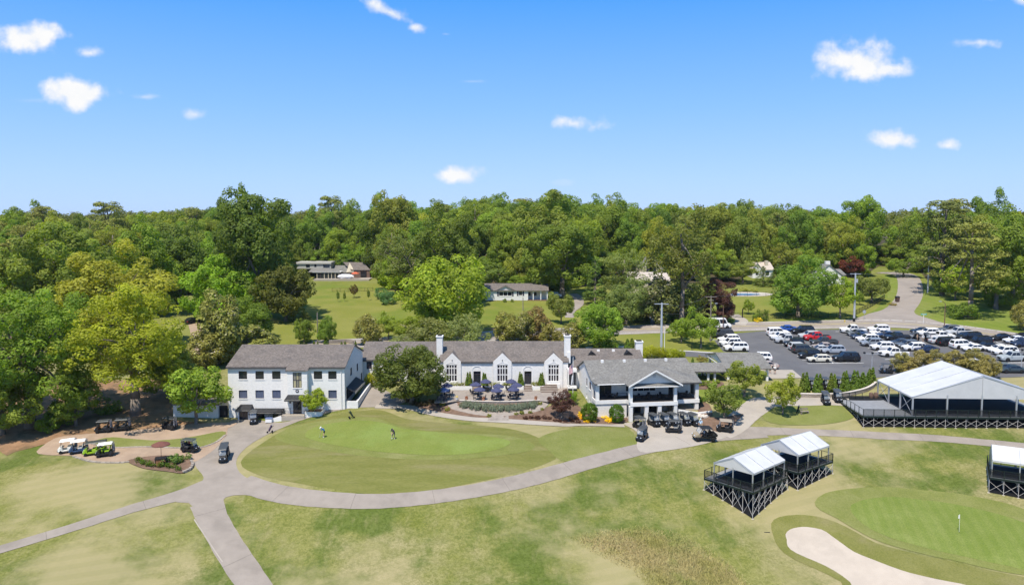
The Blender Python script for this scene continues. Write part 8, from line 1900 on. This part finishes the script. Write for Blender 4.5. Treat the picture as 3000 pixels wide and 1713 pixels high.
# ------------------------------------------------------------------ push carts, flags, poles, fences and small things
def push_cart(label, p, ang, bagc):
    r = thing('push_cart', label, 'golf bag', p, ang); r.location.z += .06; m = mat('bag_%s' % bagc[0], bagc[1], rough=.7)
    for a in ((.45,0,.14), (-.25,.32,.14), (-.25,-.32,.14)): put('wheel', MB().lathe(a, [(.05,-.03),(.14,-.03),(.14,.03),(.05,.03)], 10, 'Y').mesh('wheel', M_tyre), r)
    rod('frame', r, (.45,0,.14), (-.45,0,1.05), .025, M_plast); rod('axle', r, (-.25,-.32,.14), (-.25,.32,.14), .02, M_plast); rod('handle', r, (-.45,-.15,1.05), (-.45,.15,1.05), .02, M_plast)
    b = MB(); b.tube((.25,0,.28), (-.18,0,1.12), .13, .15, 8); b.build('golf_bag', m, r)
    for i in range(5): rod('club', r, (-.15,(i-2)*.04,1.0), (-.32-.02*i,(i-2)*.06,1.35+.03*(i % 3)), .012, M_alu)
push_cart('dark green push cart with golf bag at the top edge of the putting green', P(*z1(1415, 968)), R(20), ('green', (.03,.05,.03)))
push_cart('purple push cart with golf bag where the court meets the green', P(*z1(556, 1122)), R(200), ('purple', (.05,.03,.07)))
push_cart('golf bag on a push cart under the bright leafy tree', P(*z4(1045, 1415)), R(90), ('navy', (.02,.03,.06)))
bn = thing('bench', 'small grey wooden bench beside the bright leafy tree', 'bench', P(*z4(1120, 1425)), R(10)); M_wood = mat('grey_wood', (.28,.24,.2), col2=(.2,.17,.14), scale=3, rough=.9)
for i in range(3): MB().box(-.7,.7,-.24+.17*i,-.1+.17*i,.44,.48).build('seat_slat', M_wood, bn)
for i in range(2): MB().box(-.7,.7,.28,.32,.6+.2*i,.74+.2*i).build('back_slat', M_wood, bn)
for x in (-.6, .6): MB().box(x-.05,x+.05,-.22,.3,0,.44).build('leg', M_wood, bn)
fl = thing('golf_flag', 'white flag on a thin stick in the striped green', 'flag', P(*z6(2065, 865))); rod('stick', fl, (0,0,-.1), (0,0,2.25), .018, M_white); MB().slab([(0,.005,2.2),(-.16,-.03,2.15),(-.2,.0,1.75),(0,.005,1.72)], .01).build('flag', M_white, fl); MB().lathe((0,0,.09),[(.06,0),(.0,.005)],10).build('cup', M_dark, fl)
mk = thing('rope_marker', 'thin dark green marker lying on the turf left of the bunker', 'marker', P(*z6(630, 865)), R(2)); rod('rod', mk, (-.35,0,.06), (.35,0,.06), .03, M_rail)
def flagpole():
    b = P(*z2(2340, 1150)); top = PY(*z2(2345, 500), b.y).z; r = thing('flagpole', 'white flagpole beside the purple smoke bush', 'flagpole', b); h = top-b.z; rod('pole', r, (0,0,-.2), (0,0,h), .045, M_white, 8); MB().lathe((0,0,h),[(.07,0),(.07,.08),(0,.12)],8).build('ball', M_alu, r)
    f = thing('national_flag', 'red and white striped flag with blue corner hanging limp on the flagpole', 'flag', (b.x-.05, b.y, b.z)); zt_, zb_ = PY(*z2(2345, 590), b.y).z-b.z, PY(*z2(2345, 735), b.y).z-b.z; rd, wh_ = mat('flag_red', (.42,.02,.035), rough=.8), mat('flag_white', (.75,.75,.75), rough=.8); n = 13; w = .62
    for i in range(n):
        x0, x1 = -w*i/n, -w*(i+1)/n; q = lambda x: (zt_-.55*(-x/w)**.8 - .0); fold = lambda x: .06*math.sin(x*14)
        MB().poly((x0,fold(x0),q(x0)),(x1,fold(x1),q(x1)),(x1,fold(x1),max(zb_, q(x1)-1.35)),(x0,fold(x0),zb_ if i == 0 else max(zb_, q(x0)-1.35))).build('stripe', rd if i % 2 == 0 else wh_, f)
    MB().poly((-.0,-.03,zt_),(-.26,-.09,zt_-.27),(-.26,-.09,zt_-.75),(0,-.03,zt_-.55)).build('canton', mat('flag_blue', (.02,.03,.14), rough=.8), f)
    g2 = thing('club_flag', 'white club flag hanging limp below the striped flag', 'flag', (b.x-.05, b.y, b.z)); za, zc_ = PY(*z2(2345, 740), b.y).z-b.z, PY(*z2(2335, 880), b.y).z-b.z
    MB().poly((0,0,za),(-.12,.05,za-.2),(-.26,.0,zc_+.1),(-.2,-.05,zc_),(-.08,.03,zc_+.4)).build('cloth', wh_, g2)
flagpole()
M_pole = mat('grey_steel_pole', (.50,.52,.56), col2=(.42,.44,.48), scale=2, rough=.5, metal=.3); M_wpole = mat('wood_pole', (.20,.165,.13), col2=(.27,.23,.19), scale=3, rough=.95); M_rust = mat('rusty_pole', (.16,.09,.06), rough=.8)
def pole(label, base, ztop, r0, r1, m, arm=None, name='utility_pole', cat='pole', extra=None):
    r = thing(name, label, cat, base); h = ztop-base.z; MB().tube((0,0,-.3), (0,0,h), r0, r1, 8).build('pole', m, r)
    if arm:
        for z, x0, x1 in arm: MB().box(x0, x1, -.06, .06, h+z-.07, h+z+.07).build('crossarm', m, r); [MB().lathe((x, 0, h+z+.07), [(.05,0),(.06,.08),(.03,.14)], 6).build('insulator', M_gutter, r) for x in (x0+.1, (x0+x1)/2, x1-.1)]
    if extra: extra(r, h)
    return r, Vector((base.x, base.y, ztop))
b = P(*z3(1168, 425)); _, top1 = pole('tall grey steel utility pole behind the terrace house', b, PY(*zf(2027, 1160), b.y).z, .28, .17, M_pole, [(-.25, -1.5, 1.4)])
b = P(*z3(1205, 420)); pole('thin white mast beside the tall grey pole', b, PY(*z3(1205, 60), b.y).z, .08, .06, M_white, name='mast')
b = P(*ze(930, 1005)); _, top2 = pole('wooden utility pole with crossarm in front of the purple tree', b, PY(*ze(943, 490), b.y).z, .17, .12, M_wpole, [(-.2, -1.3, 1.3), (-1.0, -.6, .6)])
b = P(*zb(433, 1030)); _, top3 = pole('tall grey steel utility pole with dark base by the road', b, PY(*zb(445, 425), b.y).z, .30, .18, M_pole, [(-.2, -1.4, 1.4)], extra=lambda r, h: (MB().lathe((0,0,0),[(.34,-.2),(.34,.9),(.31,.95)],8).build('base_sleeve', M_dark, r), MB().lathe((.42,0,h-2.4),[(.26,0),(.26,.9)],8).build('transformer', M_pole, r)))
b = P(*zb(1350, 672)); _, top4 = pole('grey utility pole beside the top of the side road', b, PY(*zb(1360, 235), b.y).z, .22, .14, M_pole, [(-.2, -1.2, 1.2)])
b = P(*zd(290, 838)); pole('bare wooden pole on the hill lawn between two small trees', b, PY(*zd(278, 558), b.y).z, .16, .12, M_wpole)
b = P(*zf(735, 1240)); pole('short dark wooden pole on the cottage lawn', b, PY(*zf(733, 1110), b.y).z, .14, .10, M_wpole)
def lamp(label, base, ztop, dx, m):
    def ex(r, h): rod('arm', r, (0,0,h-.1), (dx*.6,0,h+.45), .05, m); rod('arm', r, (dx*.6,0,h+.45), (dx,0,h+.5), .05, m); MB().cbox((dx*1.12,0,h+.48),(.6,.22,.14)).build('lamp_head', M_pole, r)
    return pole(label, base, ztop, .12, .08, m, name='street_lamp', cat='street lamp', extra=ex)
b = P(*ze(1075, 872)); lamp('brown street lamp with curved arm beside the delivery van', b, PY(*ze(1080, 595), b.y).z, -1.6, M_rust)
b = P(*zb(1558, 1112)); lamp('brown street lamp at the road side of the car park', b, PY(*zb(1572, 800), b.y).z, -1.1, M_rust)
def lot_mast(label, base, ztop):
    def ex(r, h):
        MB().box(-1.6,1.6,-.04,.04,h-.3,h-.22).build('crossbar', M_pole, r)
        for x in (-1.6, 0, 1.6): MB().cbox((x, -.1, h-.05), (.34,.3,.3)).build('floodlight', M_iron, r)
    return pole(label, base, ztop, .07, .05, M_pole, name='light_mast', cat='light mast', extra=ex)
b = P(*z4(1918, 880)); lot_mast('thin light mast with three floodlights at the car park edge', b, PY(*z4(1918, 695), b.y).z)
b = P(*z8(2522, 800)); lot_mast('light mast with floodlights at the right edge of the car park', b, PY(*z8(2528, 585), b.y).z)
b = P(*z3(1523, 345)); pole('slim black lamp post on the front lawn', b, PY(*z3(1523, 200), b.y).z, .05, .04, M_iron, name='lamp_post', cat='lamp post', extra=lambda r, h: MB().lathe((0,0,h),[(.06,0),(.14,.1),(.12,.35),(.03,.45)],8).build('lantern', M_iron, r))
b = P(*zb(1298, 1052)); pole('green street name sign on a white post', b, PY(*zb(1298, 935), b.y).z, .05, .05, M_white, name='street_sign', cat='sign', extra=lambda r, h: (MB().box(-.75,.75,-.03,-.01,h-.2,h+.15).build('name_plate', mat('sign_green', (.05,.32,.24), rough=.5), r), [MB().box(-.55+.14*i,-.46+.14*i,-.036,-.031,h-.09,h+.04).build('letter', M_white, r) for i in range(8)]))
b = P(*zb(560, 1000)); pole('grey back of a stop sign at the corner', b, PY(*zb(560, 905), b.y).z, .04, .04, M_alu, name='stop_sign', cat='sign', extra=lambda r, h: MB().lathe((0,0,h),[(.45,-.02),(.45,.02)],8,'Y').build('sign_plate', M_alu, r))
hy = thing('fire_hydrant', 'small yellow fire hydrant on the verge by the tall pole', 'hydrant', P(*zb(318, 1040))); MB().lathe((0,0,0),[(.17,0),(.17,.06),(.12,.08),(.12,.55),(.15,.58),(.10,.72),(.03,.78)],10).build('barrel', mat('hydrant_yellow', (.55,.42,.10), rough=.6), hy); MB().tube((-.24,0,.42),(.24,0,.42),.06).build('nozzle', mat('hydrant_yellow'), hy)
bi = thing('wheelie_bin', 'black and brown wheeled bin at the end of the side drive', 'bin', P(*zb(972, 785))); MB().hexa([(-.3,-.3,0),(.3,-.3,0),(.3,.3,0),(-.3,.3,0)], [(-.38,-.38,1.1),(.38,-.38,1.1),(.38,.38,1.1),(-.38,.38,1.1)]).build('body', mat('bin_brown', (.10,.06,.05), rough=.6), bi); MB().hexa([(-.42,-.42,1.1),(.42,-.42,1.1),(.42,.42,1.1),(-.42,.42,1.1)], [(-.38,-.38,1.22),(.38,-.38,1.22),(.38,.38,1.3),(-.38,.38,1.3)]).build('lid', M_plast, bi); MB().tube((-.3,.3,.12),(.3,.3,.12),.12).build('wheels', M_tyre, bi)
bi.scale = (1.3, 1.3, 1.3)
def wire(label, a, b, sag):
    r = thing('power_line', label, 'power line', a); mb = MB(); a, b = Vector(a), Vector(b); pr_ = None
    for i in range(17): t = i/16; p = a.lerp(b, t)-Vector((0,0,sag*4*t*(1-t)))-a; mb.tube(pr_, p, .03, n=4, caps=False) if pr_ else None; pr_ = p
    mb.build('cable', M_gutter, r)
wire('upper power line between the two tall poles across the road', top1+Vector((-.1,0,-.1)), top2+Vector((-1.2,0,0)), 1.2); wire('lower power line between the two tall poles', top1+Vector((0,0,-2)), top2+Vector((0,0,-1.2)), 1.3)
wire('power line from the wooden pole to the road corner pole', top2+Vector((1.2,0,0)), top3+Vector((-1.2,0,-.1)), 1.6); wire('power line from the corner pole up the side road', top3+Vector((1.2,0,-.1)), top4+Vector((-1,0,-.2)), 1.6); wire('power line running off to the right from the upper pole', top4+Vector((.8,0,-7)), Vector((150, 190, 16)), 1.0)
pa = PY(*zd(1000, 0), 300); wire('upper power line above the hillside house', PY(*zd(330, 82), 270), PY(*zd(960, 5), 255), .5); wire('middle power line beside the brick garage', PY(*zd(680, 125), 268), PY(*zd(980, 72), 250), .4); wire('low power line in front of the brick garage', PY(*zd(440, 225), 262), PY(*zd(900, 182), 250), .4)
# iron fence and gate along the fenced lawn
def fence(label, pts, h=1.35, gap=2.4, zfun=z4, m=M_iron, name='iron_fence'):
    w = [P(*zfun(*p)) for p in pts]; r = thing(name, label, 'fence', w[0]); o = w[0]; pk = MB()
    for a, b in zip(w, w[1:]):
        L = (b-a).xy.length; n = max(1, round(L/gap))
        for i in range(n):
            p, q = a.lerp(b, i/n), a.lerp(b, (i+1)/n); p = Vector((p.x, p.y, gz1(p.x, p.y)))-o; q = Vector((q.x, q.y, gz1(q.x, q.y)))-o
            bar('post', r, p, p+Vector((0,0,h+.1)), .07, m); bar('rail', r, p+Vector((0,0,h)), q+Vector((0,0,h)), .045, m); bar('rail', r, p+Vector((0,0,.2)), q+Vector((0,0,.2)), .045, m)
            for k in range(1, 16): t = p.lerp(q, k/16); pk.tube(t+Vector((0,0,.1)), t+Vector((0,0,h)), .011, n=3, caps=False)
    q = w[-1]-o; bar('post', r, q, q+Vector((0,0,h+.1)), .07, m)
    pk.build('pickets', m, r)['kind'] = 'stuff'
fence('long black iron fence along the road side of the lawn', [(650, 250), (690, 302), (1200, 292), (1700, 270), (1900, 165), (2070, 62)])
fence('short black fence between the drive gate and the dark bush', [(385, 285), (520, 290), (650, 250)])
fence('black pool fence at the far side of the lawn', [(1185, 492), (1350, 495), (1560, 490), (1640, 480)], zfun=ze)
fence('dark fence across the hill lawn below the house', [(1180, 1060), (1330, 1060), (1560, 1055)], h=1.2, zfun=lambda x, y: (600+x*.31596, 520+y*.31596))
gt_ = thing('drive_gate', 'black iron double gate across the right driveway', 'gate', P(*z4(220, 285))); ge = P(*z4(385, 287))-gt_.location
for k in (0, 1): bar('gate_post', gt_, ge*k, ge*k+Vector((0,0,2.4 if k else 1.9)), .22, M_iron)
for z in (.25, 1.3): bar('gate_rail', gt_, Vector((0,0,z)), ge+Vector((0,0,z)), .06, M_iron)
for i in range(1, 14): bar('picket', gt_, ge*i/14+Vector((0,0,.2)), ge*i/14+Vector((0,0,1.35)), .03, M_iron)
rod('gate_brace', gt_, (0,0,.25), ge*.5+Vector((0,0,1.3)), .03, M_iron); rod('gate_brace', gt_, ge*.5+Vector((0,0,.25)), ge+Vector((0,0,1.3)), .03, M_iron)
g3 = thing('drive_gate', 'dark arched iron gate across the shaded left driveway', 'gate', P(*ze(235, 752))); ge = P(*ze(375, 750))-g3.location
for i in range(15): bar('picket', g3, ge*i/14, ge*i/14+Vector((0,0,1.3+.5*math.sin(math.pi*i/14))), .03, M_iron)
for z in (.2, 1.25): bar('gate_rail', g3, Vector((0,0,z)), ge+Vector((0,0,z)), .06, M_iron)
for k in (0, 1): bar('gate_post', g3, ge*k, ge*k+Vector((0,0,1.9)), .3, M_stone)
# pool
drape('pool_terrace', W2([ze(*p) for p in [(1170, 455), (1300, 448), (1500, 452), (1640, 470), (1560, 492), (1180, 495)]]), mat('pool_paving', (.50,.45,.38), rough=.9), .09, 2.5)
drape('pool_water', W2([ze(*p) for p in [(1180, 470), (1300, 466), (1480, 470), (1470, 482), (1180, 484)]]), mat('pool_water', (.05,.20,.45), rough=.08, spec=.6), .13, 2.0)
# stone retaining wall of the cart park, single stones
def stone_wall(label, pts, courses, zfun, L=.55, H=.17, name='stone_wall', cap=True):
    c = smooth_open([np.array(P(*zfun(*p)).xy) for p in pts], L); r = thing(name, label, 'wall', G(*c[0])); rr = random.Random(len(pts)); sh = [MB().box(-L*.48, L*.48, -.17, .17, 0, H*.93).mesh('stone', M_stone), MB().box(-L*.45, L*.45, -.19, .19, 0, H*.9).mesh('stone', M_stone)]
    for i in range(len(c)-1):
        d = c[i+1]-c[i]; a = math.atan2(d[1], d[0]); k0 = np.hypot(*d)/L
        for k in range(courses):
            p = c[i]+d*(.25+.5*(k % 2)); put('stone', rr.choice(sh), r, (p[0]-r.location.x, p[1]-r.location.y, gz1(*p)-r.location.z-.05+k*H), (0, 0, a+rr.uniform(-.05, .05)), (k0, 1, 1))
    if cap:
        mb = MB()
        for i in range(len(c)-1):
            d = c[i+1]-c[i]; nn = np.array((-d[1], d[0]))/np.hypot(*d)*.22; q = [c[i]-nn, c[i+1]-nn, c[i+1]+nn, c[i]+nn]; zz = [gz1(*p)-r.location.z-.05+courses*H for p in q]; o = (r.location.x, r.location.y)
            mb.hexa([(p[0]-o[0], p[1]-o[1], z) for p, z in zip(q, zz)], [(p[0]-o[0], p[1]-o[1], z+.07) for p, z in zip(q, zz)])
        mb.build('cap', M_cap, r)
    return r
stone_wall('curved brown stone wall below the row of cypresses', [(1060, 1225), (1300, 1230), (1550, 1222), (1780, 1180), (1900, 1135), (1965, 1085)], 4, z4)
stone_wall('low stone edging along the grass island of the brown cart lot', [(880, 490), (1080, 522), (1400, 515), (1720, 527), (1900, 522), (2050, 470), (2140, 400)], 1, z7, .6, .2, cap=False)
stone_wall('low stone edging on the lower side of the brown cart lot', [(700, 605), (880, 655), (1100, 665), (1240, 655)], 1, z7, .6, .2, cap=False)
stone_wall('dark stone kerb at the tip of the fire pit bed', [(1810, 650), (1828, 690), (1800, 735), (1740, 762)], 2, z7, .5, .2, cap=False)
stone_wall('rough grey stone wall behind the link roof', [(1165, 178), (1290, 170), (1370, 165), (1450, 175)], 4, z1, .7, .25, cap=False)
# fire pit counter with parasol
fp = thing('bar_counter', 'copper brown square counter in the small mulch bed', 'counter', P(*z7(1525, 690)), R(20)); MB().box(-.62,.62,-.5,.5,0,1.05).build('cabinet', mat('copper_boards', (.20,.085,.04), col2=(.30,.14,.07), scale=3, rough=.5), fp); MB().box(-.7,.7,-.58,.58,1.05,1.12).build('top', M_dark, fp)
for x in (-.63, .63): MB().box(x-.04,x+.04,-.53,.53,0,1.04).build('corner_post', M_dark, fp)
pu = thing('brown_parasol', 'rust brown parasol above the copper counter', 'parasol', P(*z7(1530, 660)), 0); mb_ = umb_mesh(mat('rust_canvas', (.15,.06,.045), rough=.85)); put('canopy', mb_, pu, (0,0,1.05), (0,0,.2), (.9,.9,.72)); rod('pole', pu, (0,0,0), (0,0,2.9), .03, M_iron)
cl_ = thing('cooler_box', 'white and blue chest cooler at the foot of the wing stairs', 'cooler', P(*z1(540, 1012))); MB().box(-.5,.5,-.3,.3,.1,.7).build('chest', M_white, cl_, bevel=.03); MB().box(-.53,.53,-.33,.33,.7,.8).build('lid', mat('cooler_blue', (.12,.16,.3), rough=.5), cl_)
bb = thing('wood_barrels', 'pair of dark barrels at the top corner of the event deck', 'barrel', P(*z4(1910, 1235))); MB().lathe((0,0,0),[(.3,0),(.38,.4),(.3,.9)],12).build('barrel', M_brickr, bb); MB().lathe((.85,.1,0),[(.3,0),(.38,.4),(.3,.9)],12).build('barrel', M_brickr, bb)
for i, (x, y) in enumerate(((745, 1080), (878, 1085), (1110, 1095), (1830, 1085))):
    q = PZ(*z2(x, y), 2.55); fpn = thing('flower_pot', ['large pale planter pot at the patio corner', 'small terracotta pot on the patio wall, left', 'flower tub on the patio wall below the umbrellas', 'terracotta pot at the right end of the patio wall'][i], 'pot', q); MB().lathe((0,0,0),[(.18,0),(.26,.35),(.28,.4),(.22,.38)],10).build('pot', M_white if i == 0 else mat('terracotta', (.45,.22,.13), rough=.9), fpn); put('flowers', PROTO['bush0'][2], fpn, (0,0,.3), (0,0,i), (.18,.18,.16), (.35,.2,.15) if i else (.6,.58,.5))
for i, (x, y, a) in enumerate(((1610, 1090, 0), (1650, 1100, 1), (1690, 1105, 2), (1630, 1112, 3), (1670, 1118, 1.5), (1600, 1108, .5))):
    q = P(*z3(x, y)); tag(MB().blob((0,0,.12), .42, .3, .26, 7, 5, random.Random(i), .25).build('boulder', M_cap), ORD[i]+' pale boulder from the left by the white retaining wall', 'rock', 'boulders by the retaining wall')
for o_, (x, y) in zip([o for o in COL.objects if o.name.startswith('boulder')], ((1610, 1090), (1650, 1100), (1690, 1105), (1630, 1112), (1670, 1118), (1600, 1108))): o_.location = P(*z3(x, y))
# ------------------------------------------------------------------ thin summer haze over the whole valley
def haze():
    m = bpy.data.materials.new('haze_air'); m.use_nodes = True; nt = m.node_tree; nt.nodes.clear(); out = N(nt, 'ShaderNodeOutputMaterial'); v = N(nt, 'ShaderNodeVolumePrincipled')
    v.inputs['Color'].default_value = (.78, .87, 1, 1); v.inputs['Density'].default_value = .00005; v.inputs['Anisotropy'].default_value = .2; nt.links.new(v.outputs[0], out.inputs['Volume'])
    o = MB().box(-4200, 4200, -200, 5200, -40, 58).build('haze', m); tag(o, None, None, None, 'stuff')
haze()
